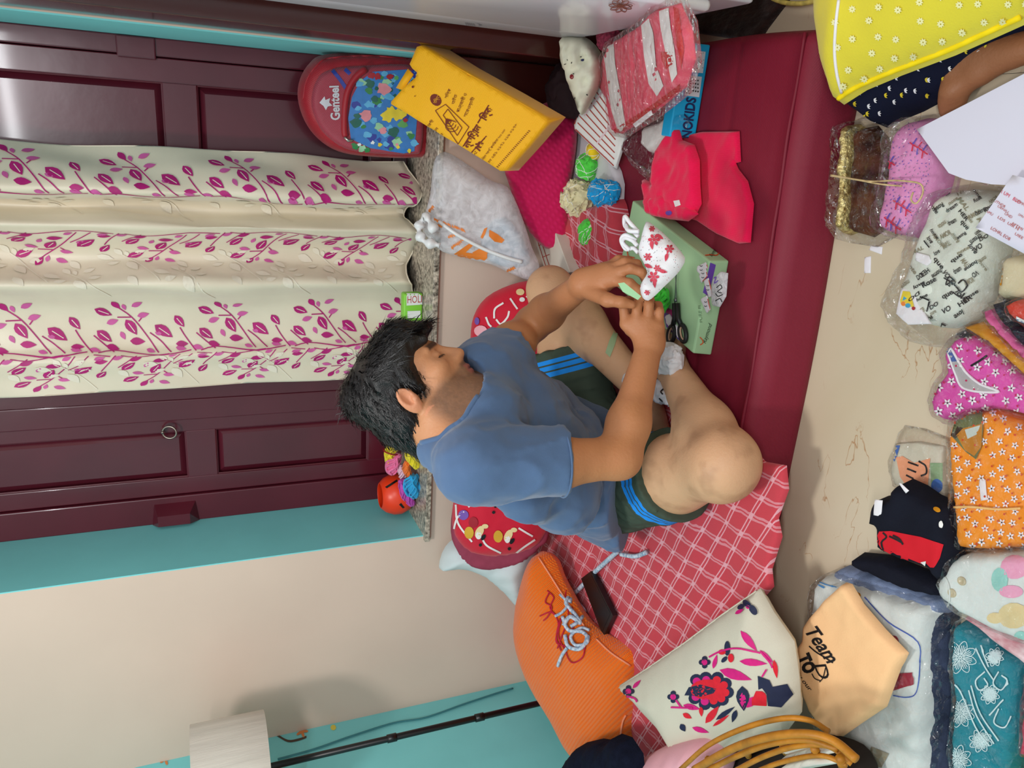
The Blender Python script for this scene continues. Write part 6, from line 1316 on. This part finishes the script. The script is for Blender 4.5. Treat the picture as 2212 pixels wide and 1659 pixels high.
# red print stack of thin packets at the right edge
def packet(name, label, px, z, t, m, par=None, w=True, seed=1, edge=.015, wr=.006, round_=0, film_t=.006):
    th_ = thing(name, label, 'packet', onz(np.mean([p[0] for p in px]), np.mean([p[1] for p in px]), z)); s_ = slab('cloth', px, z=z, t=t, edge=edge, wr=wr, mt=m, par=th_, seed=seed, round_=round_, res=.009)
    if w: wrap(px, th_, z, t+film_t, .006, .010, 20, seed=seed+2)
    return th_, s_
m_ndk = mat('navy_cloth_dark', (26, 28, 44), .7, .25, .3, 40); m_amb = mat('amber_cloth', (206, 140, 22), .5, .3, .2, 30); m_pk2 = mat('pink_satin', (214, 96, 150), .6, .3, .1, 20); m_rd2 = mat('scarlet_cloth', (206, 66, 50), .65, .3, .1, 20); m_be = mat('beige_lining', (206, 194, 160), .7, .3, .05, 9)
th_, s_ = packet('fabric_packet', 'cream cloth packet with black and gold edge behind the printed paper', [(2140, 655), (2152, 560), (2175, 540), (2230, 550), (2290, 580), (2290, 680), (2212, 660), (2168, 650)], .0, .075, m_be)
decal('edge_band', s_, [(m_ndk, [(2140, 656), (2152, 562), (2162, 556), (2156, 640), (2150, 656)]), (m_amb, [(2156, 620), (2162, 560), (2170, 556), (2164, 618)])], th_)
th_, s_ = packet('fabric_packet', 'scarlet cloth packet with a striped label at the right edge', [(2155, 655), (2185, 640), (2230, 655), (2300, 700), (2300, 790), (2212, 716), (2170, 690)], .055, .05, m_rd2)
decal('label', s_, [(m_wh, [(2184, 690), (2196, 682), (2230, 700), (2230, 730), (2212, 712)]), (mat('steel_blue_ink', (120, 150, 180), .6), [(2190, 690), (2200, 686), (2230, 704), (2230, 712)])], th_)
packet('fabric_packet', 'navy cloth packet folded narrow under the scarlet packet', [(2118, 642), (2150, 650), (2180, 690), (2290, 770), (2290, 830), (2190, 745), (2140, 690)], .03, .05, m_ndk, seed=5)
packet('fabric_packet', 'thin pink satin packet between two navy packets', [(2108, 658), (2124, 662), (2200, 745), (2290, 820), (2290, 850), (2190, 775), (2120, 700)], .02, .045, m_pk2, seed=6)
th_, s_ = packet('fabric_packet', 'amber and black cloth packet above the pink floral top', [(2060, 705), (2090, 692), (2130, 708), (2210, 770), (2290, 850), (2290, 885), (2200, 815), (2130, 750), (2090, 725)], .01, .05, m_amb, seed=7)
packet('fabric_packet', 'dark navy packet with pale specks along the pink floral top', [(2040, 722), (2060, 708), (2130, 745), (2210, 815), (2290, 890), (2290, 930), (2200, 850), (2120, 775)], .0, .045, m_ndk, seed=8)
# papers
def sheet_paper(name, label, px, z, m, wav=.004, tilt=None):
    o = slab(name, px, z=z, t=.0014, edge=.0005, mt=m, res=.02, plane=tilt, wave=lambda V: wav*np.sin(V[:, 0]*9+V[:, 1]*5)); return tag(o, label, 'paper')
m_lpap = mat('lavender_white_paper', (214, 212, 228), .6, .3, .01, 5)
sheet_paper('white_paper', 'blank white paper sheet lying over the packets at the right', [(1979, 279), (2090, 222), (2270, 128), (2360, 420), (2212, 402), (2140, 398), (2085, 388), (2048, 374)], .078, m_lpap)
prp = sheet_paper('printed_paper', 'white bill paper printed with small red lettering over the letter print packet', [(2106, 492), (2150, 430), (2186, 378), (2290, 402), (2300, 600), (2212, 548)], .098, m_lpap)
it = []; rg_ = np.random.default_rng(4)
for k, (x, y, L, h) in enumerate(((2170, 420, 50, 8), (2150, 436, 36, 6), (2165, 452, 26, 5), (2140, 463, 16, 6), (2165, 476, 52, 6), (2180, 468, 18, 6), (2150, 500, 48, 7), (2205, 440, 20, 6), (2196, 490, 26, 6), (2202, 512, 20, 6), (2210, 470, 12, 5))):
    a = .55; w_ = max(3, int(L/5)); s_ = ''.join(rg_.choice(list('ABDEHILMNORSTU ')) for _ in range(w_)); it.append((m_ri if k else m_ar, text_px(s_.strip() or 'IS', (x-10, y-5), (x-10+L*math.cos(a), y-5+L*math.sin(a)), h)))
if (d_ := decal('red_lettering', prp, it, prp, .0008)): pass
# floral tops
m_fw = mat('white_flower_ink', (236, 232, 236), .6); m_rdot = mat('berry_ink', (196, 30, 90), .6)
ptx = [(2045, 732), (2066, 720), (2106, 722), (2142, 748), (2212, 812), (2290, 880), (2290, 920), (2212, 905), (2140, 890), (2060, 905), (2030, 915), (2008, 900), (1999, 865), (2014, 825), (2030, 802), (2024, 765)]
pt = thing('pink_floral_top', 'pink kurta top with white flowers folded in clear film', 'garment', onz(2080, 820, 0)); m_pt = mat('orchid_cotton', (218, 84, 170), .75, .25, .06, 12, .15, 300)
pts_ = slab('cloth', ptx, z=0, t=.05, edge=.02, wr=.007, ws=12, mt=m_pt, par=pt, res=.008, seed=2)
it = flowers(scatter(ptx, 64, 24, 2), m_fw, 9, m_bk, 2)+[(m_rdot, ell(x, y, 2.6, None, 0, 6)) for x, y in scatter(ptx, 64, 22, 9)]
decal('flower_print', pts_, it, pt, .0009)
nk = [(2042, 745), (2052, 748), (2074, 786), (2090, 808), (2118, 830), (2158, 846), (2112, 846), (2078, 836), (2064, 808), (2052, 775)]
decal('neck_opening', pts_, [(mat('grey_card', (176, 172, 172), .6), nk), (mat('cobalt_ink', (66, 92, 160), .6), [(2043, 746), (2054, 752), (2072, 780), (2054, 782)])], pt, .0022)
MB().tube([q for q in (onto(bvh_of(pts_), x, y, .003) for x, y in spl(nk, 60, True)) if q is not None], .0022, 6, closed=True).out('neck_piping', m_fw, pt)
MB().tube([onto(bvh_of(pts_), x, y, .004) for x, y in spl([(2098, 790), (2115, 780), (2132, 768)], 8)], .0018, 6).out('hook', m_bk, pt)
wrap(ptx, pt, 0, .056, .010, .012, 18, seed=9)
otx = [(2034, 935), (2045, 905), (2082, 885), (2130, 881), (2180, 905), (2212, 930), (2300, 962), (2300, 1195), (2212, 1190), (2120, 1196), (2054, 1192), (2046, 1100), (2038, 1010)]
ot = thing('orange_floral_top', 'orange kurta top with white flowers and a price slip, in clear film', 'garment', onz(2110, 1050, 0)); m_ot = mat('tangerine_cotton', (240, 146, 38), .75, .25, .06, 12, .15, 300)
ots = slab('cloth', otx, z=0, t=.058, edge=.02, wr=.005, ws=10, mt=m_ot, par=ot, res=.008, seed=3)
it = flowers(scatter(otx, 110, 21, 12), m_fw, 8, m_bk, 5)+[(mat('rust_ink', (204, 70, 30), .6), ell(x, y, 2.6, None, 0, 6)) for x, y in scatter(otx, 95, 20, 13)]
decal('flower_print', ots, it, ot, .0009)
nk = [(2043, 912), (2078, 893), (2122, 884), (2126, 925), (2122, 965), (2110, 992), (2088, 976), (2056, 940)]
decal('neck_opening', ots, [(mat('olive_lining', (104, 108, 70), .7), nk), (mat('umber_lining', (56, 40, 24), .7), [(2044, 913), (2085, 925), (2066, 948), (2056, 940)]), (mat('ochre_lining', (190, 124, 40), .7), [(2068, 940), (2082, 925), (2124, 915), (2122, 965), (2106, 985), (2086, 972)]), (mat('pale_label', (196, 204, 196), .6), [(2086, 928), (2120, 918), (2112, 938), (2092, 948)])], ot, .0022)
slab('price_slip', [(2114, 1038), (2128, 1036), (2132, 1080), (2118, 1082)], z=.062, t=.001, edge=.0006, mt=m_tag, par=ot, res=.006)
wrap(otx, ot, 0, .064, .008, .009, 16, seed=5)
string('film_fold', [(2046, 1096), (2100, 1094), (2160, 1099), (2210, 1097)], ots, .0022, mat('film_fold', (246, 196, 120), .3, .5), ot, .004)
# picture packet
pcx = [(1926, 948), (1940, 922), (1985, 930), (2036, 950), (2042, 1010), (2040, 1080), (1990, 1090), (1925, 1052), (1912, 1020)]
pcp = thing('picture_packet', 'clear packet with a pastel picture card beside the orange top', 'packet', onz(1975, 1010, 0))
pcs = slab('card', [(1932, 958), (1980, 955), (2034, 965), (2038, 1078), (1990, 1082), (1930, 1046), (1922, 1020)], z=0, t=.012, edge=.003, mt=mat('pastel_card', (206, 200, 180), .5), par=pcp)
m_pe = mat('peach_ink', (236, 160, 120), .5)
decal('picture', pcs, [(mat('blue_ink', (70, 110, 180), .5), [(1930, 962), (1945, 962), (1938, 985), (1926, 1010)]), (m_pe, [(1936, 988), (1950, 985), (1975, 1000), (2010, 990), (2005, 1050), (1965, 1060), (1945, 1030)]), (mat('sage_ink', (140, 170, 130), .5), [(2010, 1000), (2036, 1000), (2036, 1040), (2012, 1050)]), (MATS['blue_ink'], ell(2024, 1050, 12, 16))]+[(m_bk, q) for st in ([(1962, 998), (1985, 1006)], [(1960, 1012), (1980, 1020)], [(1958, 1026), (1974, 1034)], [(1985, 996), (2000, 1006), (2002, 1022), (1990, 1028)]) for q in stroke(st, 4, 10)], pcp)
wrap(pcx, pcp, 0, .020, .002, .012, 16)
# black t-shirt with red print, denim and black garments
m_bt = mat('black_cotton', (20, 22, 34), .85, .15, .15, 20, .2, 300); btx = [(1862, 1132), (1868, 1096), (1878, 1077), (1909, 1074), (1911, 1056), (1930, 1040), (1962, 1055), (1990, 1075), (2036, 1096), (2047, 1140), (2048, 1190), (2032, 1252), (2010, 1262), (1992, 1236), (1940, 1218), (1880, 1192), (1879, 1146), (1866, 1142)]
bt_ = thing('black_tshirt', 'black folded t-shirt with a red panel and white paper tag', 'garment', onz(1955, 1150, 0))
bts = slab('cloth', btx, z=.035, t=.05, edge=.02, wr=.006, ws=12, mt=m_bt, par=bt_, res=.008)
decal('red_panel', bts, [(mat('red_cotton', (204, 14, 34), .8), [(1892, 1166), (1900, 1148), (1925, 1147), (1990, 1160), (2038, 1176), (2030, 1205), (2018, 1226), (1985, 1224), (1940, 1206), (1905, 1186)])], bt_)
decal('print', bts, [(m_bk, q) for st in ([(1908, 1150), (1916, 1160), (1905, 1172), (1912, 1195)], [(1922, 1158), (1935, 1164), (1950, 1172)], [(1930, 1156), (1944, 1164), (1952, 1176)]) for q in stroke(st, 4, 10)]+[(m_wh, [(1990, 1214), (2002, 1212), (2000, 1222)]), (m_amb, ell(2024, 1102, 8, 5, .4)), (m_wh, ell(2032, 1132, 4, 8))], bt_, .0014)
slab('paper_tag', [(1889, 1079), (1906, 1081), (1903, 1116), (1886, 1113)], z=.0885, t=.001, edge=.0006, mt=m_tag, par=bt_, res=.006); slab('neck_label', [(1940, 1043), (1946, 1044), (1963, 1060), (1956, 1066)], z=.0885, t=.001, edge=.0006, mt=m_tag, par=bt_, res=.006)
m_dn = mat('washed_denim', (122, 138, 170), .85, .2, .15, 40, .3, 400); m_dd = mat('dark_denim', (52, 60, 82), .85, .2, .3, 40, .3, 400)
o = slab('black_trousers', [(1828, 1210), (1840, 1198), (1900, 1204), (1985, 1240), (2018, 1262), (2020, 1296), (1960, 1284), (1880, 1252), (1832, 1228)], z=.02, t=.035, edge=.015, wr=.006, mt=m_bt, seed=3, res=.009); tag(o, 'black folded trousers between the black t-shirt and the grey blue denim', 'garment')
o = slab('denim_trousers', [(1786, 1236), (1808, 1226), (1870, 1240), (1960, 1268), (2026, 1298), (2030, 1332), (1980, 1328), (1890, 1294), (1800, 1256)], z=.01, t=.035, edge=.015, wr=.005, mt=m_dn, seed=5, res=.009); tag(o, 'grey blue denim garment folded in a narrow strip over the white packet', 'garment')
o = slab('dark_denim_pile', [(1996, 1322), (2030, 1312), (2046, 1400), (2042, 1500), (2046, 1620), (2046, 1760), (1990, 1760), (1994, 1500)], z=.0, t=.045, edge=.02, wr=.010, ws=16, mt=m_dd, seed=7); tag(o, 'dark denim garment showing between the white packet and the teal floral packet', 'garment')
# white shirt with buttons, teal floral packet, crimson and yellow packets
wsx = [(2010, 1262), (2034, 1212), (2060, 1196), (2130, 1192), (2300, 1186), (2300, 1440), (2212, 1400), (2140, 1372), (2062, 1332), (2022, 1296)]
ws_ = thing('white_shirt', 'white folded shirt with two buttons and pastel print in clear film', 'garment', onz(2110, 1280, 0)); m_ws = mat('white_shirting', (216, 222, 218), .75, .25, .04, 8, .12, 300)
wss = slab('cloth', wsx, z=.01, t=.055, edge=.02, wr=.008, ws=11, mt=m_ws, par=ws_, seed=4, res=.009)
decal('pastel_print', wss, [(mat('pastel_pink', (232, 160, 190), .7), ell(2192, 1225, 30, 26)), (mat('pastel_teal', (150, 206, 196), .7), ell(2160, 1252, 18, 26)), (MATS['pastel_pink'], ell(2185, 1278, 26, 14)), (mat('pastel_beige', (220, 200, 150), .7), ell(2190, 1330, 34, 28)), (MATS['pastel_beige'], ell(2150, 1335, 18, 12)), (MATS['pastel_teal'], ell(2205, 1375, 14, 12))], ws_)
wv = bvh_of(wss); m_bn = mat('shell_button', (196, 182, 150), .3, .5)
for x, y in ((2057, 1281), (2078, 1255)): MB().lathe([(0, .0005), (.004, .001), (.0065, .0028), (.0075, .002), (.0078, 0)], onto(wv, x, y, 0), seg=20).out('button', m_bn, ws_)
string('placket_fold', [(2030, 1225), (2050, 1262), (2052, 1300), (2040, 1318)], wss, .0016, m_ws, ws_, 0)
wrap(wsx, ws_, .01, .062, .006, .010, 16, seed=6)
tfx = [(2046, 1348), (2062, 1342), (2120, 1378), (2200, 1432), (2206, 1480), (2198, 1560), (2190, 1640), (2180, 1780), (2044, 1780), (2040, 1620), (2048, 1500), (2042, 1440)]
tf = thing('teal_floral_packet', 'teal cloth packet with white line flowers in the bottom right corner', 'packet', onz(2110, 1520, 0)); m_tf = mat('teal_cotton', (28, 130, 146), .75, .25, .08, 14, .15, 300)
tfs = slab('cloth', tfx, z=0, t=.052, edge=.02, wr=.006, ws=10, mt=m_tf, par=tf, seed=6, res=.009); it = []; m_tl = mat('ice_line_ink', (206, 228, 230), .6)
for x, y, r in ((2075, 1420, 34), (2075, 1540, 30), (2140, 1500, 20), (2120, 1600, 24), (2070, 1640, 30), (2150, 1420, 18)):
    for k in range(8):
        a = k*.785+.3; c_, s_ = math.cos(a), math.sin(a)
        for st in ([(0, -.05), (.55, -.28), (1, -.12), (1.02, .1), (.6, .26), (0, .05)], [(.15, 0), (.8, 0)], [(.2, -.06), (.75, -.12)], [(.2, .06), (.75, .12)]): it += [(m_tl, q) for q in stroke([(x+r*(p*c_-q_*s_), y+r*(p*s_+q_*c_)) for p, q_ in st], 1.8, 10)]
for st in ([(2110, 1400), (2130, 1440), (2150, 1470)], [(2120, 1395), (2138, 1440)], [(2130, 1450), (2110, 1470), (2118, 1490), (2136, 1480), (2128, 1464)], [(2160, 1450), (2148, 1475), (2165, 1490), (2178, 1470), (2166, 1458)], [(2100, 1480), (2120, 1540), (2160, 1600)], [(2095, 1490), (2112, 1545), (2150, 1606)], [(2160, 1530), (2150, 1560), (2172, 1570), (2184, 1545)], [(2050, 1470), (2075, 1490), (2110, 1570), (2140, 1610)], [(2140, 1545), (2170, 1510)]): it += [(m_tl, q) for q in stroke(st, 3, 16)]
decal('line_flowers', tfs, it, tf, .0009)
wrap(tfx, tf, 0, .058, .006, .010, 16, seed=8)
o = slab('pink_cloth', [(2058, 1334), (2078, 1326), (2140, 1362), (2214, 1412), (2260, 1450), (2230, 1470), (2200, 1436), (2130, 1388)], z=.015, t=.05, edge=.015, wr=.006, mt=mat('pink_white_cloth', (218, 130, 142), .75, .2, .3, 40, col2=(230, 210, 212)), seed=3, res=.009); tag(o, 'pink and white cloth edge between the white shirt and the teal packet', 'cloth')
packet('fabric_packet', 'crimson plastic wrapped packet beside the teal floral packet', [(2204, 1446), (2222, 1432), (2300, 1470), (2300, 1660), (2188, 1642), (2194, 1560)], .02, .055, mat('crimson_cloth', (206, 60, 92), .6, .3, .05, 9), seed=3)
o = slab('yellow_cloth', [(2190, 1644), (2215, 1640), (2300, 1664), (2300, 1780), (2182, 1780)], z=.02, t=.05, edge=.02, wr=.006, mt=mat('lemon_cloth', (224, 214, 50), .75, .2, .06, 12), seed=3); tag(o, 'yellow cloth at the very bottom right corner', 'cloth')
# white packet with the peach t-shirt on top
wkx = [(1740, 1300), (1744, 1262), (1764, 1240), (1830, 1262), (1990, 1308), (2002, 1340), (1996, 1420), (1998, 1540), (1996, 1760), (1900, 1760), (1852, 1640), (1800, 1606), (1752, 1580), (1738, 1500), (1734, 1400)]
wk = thing('white_packet', 'white cloth packet in clear film with blue lines under the peach garment', 'packet', onz(1880, 1480, 0))
wks = slab('cloth', wkx, z=0, t=.075, edge=.025, wr=.006, ws=9, mt=m_ws, par=wk, seed=12)
decal('lines', wks, [(m, q) for m, st in ((mat('blue_line', (60, 90, 180), .6), [(1868, 1290), (1920, 1344), (1982, 1386), (1986, 1440), (1980, 1495), (1960, 1506), (1930, 1502)]), (mat('sky_line', (70, 140, 200), .6), [(1758, 1252), (1780, 1262), (1808, 1270)]), (MATS['sky_line'], [(1756, 1258), (1782, 1270)]), (mat('rose_line', (210, 120, 150), .6), [(1742, 1310), (1760, 1296)]), (MATS['rose_line'], [(1742, 1320), (1758, 1308)])) for q in stroke(st, 2.4, 30)]+[(mat('wine_patch', (150, 40, 60), .7), [(1932, 1455), (1972, 1452), (1974, 1478), (1930, 1492)]), (mat('wine_dot', (150, 20, 36), .7), ell(1932, 1388, 12, 16)), (mat('taupe_patch', (150, 140, 116), .7), [(1884, 1612), (1922, 1628), (1906, 1658), (1872, 1648)]), (m_amb, ell(1852, 1284, 10, 4, .4))], wk)
wrap(wkx, wk, 0, .082, .006, .010, 14, seed=4)
pgx = [(1815, 1261), (1828, 1264), (1854, 1308), (1900, 1362), (1950, 1414), (1942, 1432), (1934, 1445), (1903, 1530), (1852, 1564), (1808, 1595), (1782, 1587), (1746, 1538), (1725, 1489), (1700, 1450), (1689, 1437), (1689, 1427), (1720, 1398), (1730, 1383), (1731, 1354), (1743, 1333), (1779, 1292)]
pg = thing('peach_tshirt', 'peach cotton garment with black script lettering lying on the white packet', 'garment', onz(1815, 1430, .09)); m_pg = mat('peach_cotton', (246, 198, 146), .8, .2, .03, 9, .15, 300)
pgs = slab('cloth', pgx, z=.092, t=.016, edge=.012, wr=.010, ws=9, mt=m_pg, par=pg, seed=9, res=.008)
C3 = lambda p: (1650+p[0]/3.867, 1230+p[1]/3.867)
it = [(m_bk, text_px('Team', C3((350, 530)), C3((545, 800)), 30, shear=.35, bold=.02)), (m_bk, text_px('TO', C3((285, 730)), C3((350, 880)), 26, bold=.06)), (m_bk, text_px('D', C3((420, 800)), C3((470, 930)), 26, shear=.2)), (m_bk, text_px('I play our', C3((215, 800)), C3((385, 1020)), 9, shear=.2, bold=.01))]
it += [(m_bk, q) for q in stroke([C3(p) for p in ((380, 640), (440, 690), (520, 740), (580, 780))], 3, 16)]+[(m_bk, q) for st in ([(405, 870), (430, 910), (480, 930)], [(520, 820), (500, 900), (470, 940)]) for q in stroke([C3(p) for p in st], 2.2, 12)]
decal('lettering', pgs, it, pg, .0009)
# two paper slips on the bare floor
ptag([(1876, 540), (1881, 531), (1906, 533), (1904, 550)], .0004, 'small white paper slip on the bare floor, the wider of two', None, False, False)
ptag([(1867, 556), (1881, 553), (1880, 590), (1866, 590)], .0004, 'small narrow white paper slip on the bare floor next to the wider one', None, False, False)
# ================================================================== SECOND PERSON AT THE RIGHT EDGE
wmn = thing('person', 'person in a yellow flowered kurta and navy printed trousers sitting on the floor', 'person', (.5, .9, .0))
def second():
    S = SDF((-.02, .55, .0), (.86, 1.35, .86), .007)
    pl = np.array([.56, .90, .13]); ch = np.array([.60, .90, .46]); nk = np.array([.585, .90, .585]); hd = np.array([.56, .90, .705])
    S.cone(pl, ch, .13, .13, .06); S.cone(ch, nk, .09, .045, .05); S.ball(hd, (.085, .075, .11), .03); S.ball(hd+np.array([-.075, 0, -.02]), (.018, .013, .016), .02)
    for s_ in (-1, 1):
        sh = ch+np.array([0, s_*.16, .04]); el = np.array([.50, .90+s_*.23, .28]); wr = np.array([.36, .90+s_*.14, .22]); S.chain([sh, el, wr], [.05, .042, .03], .03)
        S.cone(wr, wr+np.array([-.07, 0, .0]), .03, .024, .02)
        for f in range(4): S.chain([wr+np.array([-.06, (f-1.5)*.017, .002]), wr+np.array([-.10, (f-1.5)*.019, -.002]), wr+np.array([-.125, (f-1.5)*.019, -.018])], [.011, .009, .008], .004)
        S.chain([wr+np.array([-.02, -s_*.025, 0]), wr+np.array([-.06, -s_*.045, -.005])], [.013, .009], .006)
    kn = np.array([.19, 1.02, .040]); an = onz(2235, 98, .045); S.chain([pl+np.array([0, .09, -.03]), kn, an], [.070, .034, .023], .02)
    hp2 = pl+np.array([0, -.09, -.02]); kn2 = np.array([.30, .66, .11]); an2 = np.array([.36, .92, .05]); S.chain([hp2, kn2, an2], [.085, .06, .036], .04); S.chain([an2, an2+np.array([.06, .08, -.01])], [.03, .022], .02)
    fz = lambda x, y, z: onz(x, y, z)
    S.chain([an, fz(2120, 154, .04), fz(2060, 195, .036)], [.018, .019, .021], .015); S.chain([fz(2060, 192, .04), fz(2048, 218, .03), fz(2042, 244, .02)], [.021, .015, .011], .01)
    for k in range(3): S.chain([fz(2060+k*10, 206-k*6, .036), fz(2058+k*10, 228-k*5, .024), fz(2056+k*10, 240-k*5, .016)], [.012, .009, .007], .006)
    V, F = S.mesh(2); c = np.tile(np.array(lin((150, 98, 66))[:3]), (len(V), 1)); hh = (V[:, 2] > .6) & (((V[:, 0] > .54) & (V[:, 2] > .64)) | (V[:, 2] > .765)); c[hh] = lin((22, 18, 18))[:3]
    mk('body', V, F, m_skin, wmn, col=c)
    S = SDF((.2, .55, .02), (.86, 1.3, .62), .008); S.cone(pl, ch, .155, .15, .06); S.cone(ch+np.array([0, 0, .03]), nk-np.array([0, 0, .02]), .10, .06, .05); S.cone(pl, pl+np.array([-.05, 0, -.03]), .17, .17, .05)
    for s_ in (-1, 1):
        sh = ch+np.array([0, s_*.16, .04]); el = np.array([.50, .90+s_*.23, .28]); S.cone(sh, sh*.35+el*.65, .066, .06, .03)
    S.wrinkle(lambda P: .004*fbm(P*22, 3)); S.cutplane((0, 0, .01), (0, 0, -1)); V, F = S.mesh(1); mk('kurta_top', V, F, m_yk, wmn)
m_yk = mat('yellow_cotton', (222, 206, 56), .8, .2, .05, 9, .15, 300, sheen=.2); m_yk2 = mat('yellow_hem', (244, 214, 20), .75, .2, .04, 9)
second()
kx = [(1762, -30), (1764, 40), (1770, 100), (1782, 160), (1801, 224), (1850, 192), (1925, 160), (2040, 116), (2120, 80), (2212, 38), (2330, -20), (2320, -160), (2150, -260), (1960, -230), (1800, -140)]
kls = slab('kurta_lap', kx, z=.13, t=.10, edge=.13, puff=.1, wr=.010, ws=7, mt=m_yk, par=wmn, at=.25, res=.012, seed=7)
pts = [(x, y) for x, y in scatter([(1795, -90), (1800, -10), (1812, 190), (2040, 100), (2212, 25), (2290, -40), (2200, -110)], 95, 36, 3)]
decal('flower_print', kls, flowers(pts, mat('cream_flower_ink', (238, 232, 170), .7), 8, None, 4, 8), wmn, .0009)
kb = bvh_of(kls)
MB().tube([q for q in (onto(kb, x, y, .001) for x, y in spl([(1812, 0), (1806, 50), (1803, 110), (1808, 160), (1818, 200)], 40)) if q is not None], .0028, 6).out('slit_seam', m_fw, wmn)
hq = [q for q in (onto(kb, x, y, .001) for x, y in spl([(1806, 216), (1850, 188), (1925, 155), (2040, 111), (2120, 75), (2205, 36)], 50)) if q is not None]
MB().tube(hq, .005, 6).out('hem', m_yk2, wmn)
m_ntr = mat('navy_trouser_cotton', (18, 22, 44), .85, .15, .1, 14, .15, 300)
nx = [(1812, 205), (1845, 240), (1891, 274), (1925, 256), (1968, 238), (2016, 212), (2078, 178), (2138, 142), (2200, 108), (2270, 70), (2270, -20), (2040, 60), (1900, 120)]
nts = slab('trousers', nx, z=.0, t=.13, edge=.09, puff=.2, wr=.006, ws=9, mt=m_ntr, par=wmn, at=.25, res=.010, seed=5)
it = []
for k, (x, y) in enumerate([(1820, 222), (1845, 225), (1875, 230), (1855, 200), (1872, 246), (1892, 182), (1898, 245), (1912, 206), (1930, 220), (1935, 168), (1946, 205), (1955, 195), (1975, 196), (2000, 172), (1982, 148), (1920, 190), (1866, 252), (1888, 268), (2005, 172), (2035, 170), (2030, 128), (2050, 147), (2085, 110), (2096, 135), (2112, 112), (2128, 100), (2150, 112), (2180, 85), (2000, 205), (1890, 215)]):
    m = yel if k % 3 == 1 else m_fw; r = 7
    for a in (-.9, -.3, .4): it.append((m, leaf(x+r*.4*math.cos(a)*.8, y+r*(a)*.7, 8, 3.2, a+.3)))
    it.append((m, leaf(x, y, 9, 2.4, 1.3)))
decal('sprig_print', nts, it, wmn, .0009)
hoop = MB().tube([onz(1720+62*math.cos(t), -18+26*math.sin(t), .012) for t in np.linspace(0, 2*math.pi, 40, endpoint=False)], .005, 8, closed=True).out('yellow_hoop', mat('yellow_cream_rope', (224, 206, 110), .6, .3, .3, 60), None)
tag(hoop, 'yellow and cream rope hoop on the floor at the upper right edge', 'hoop')
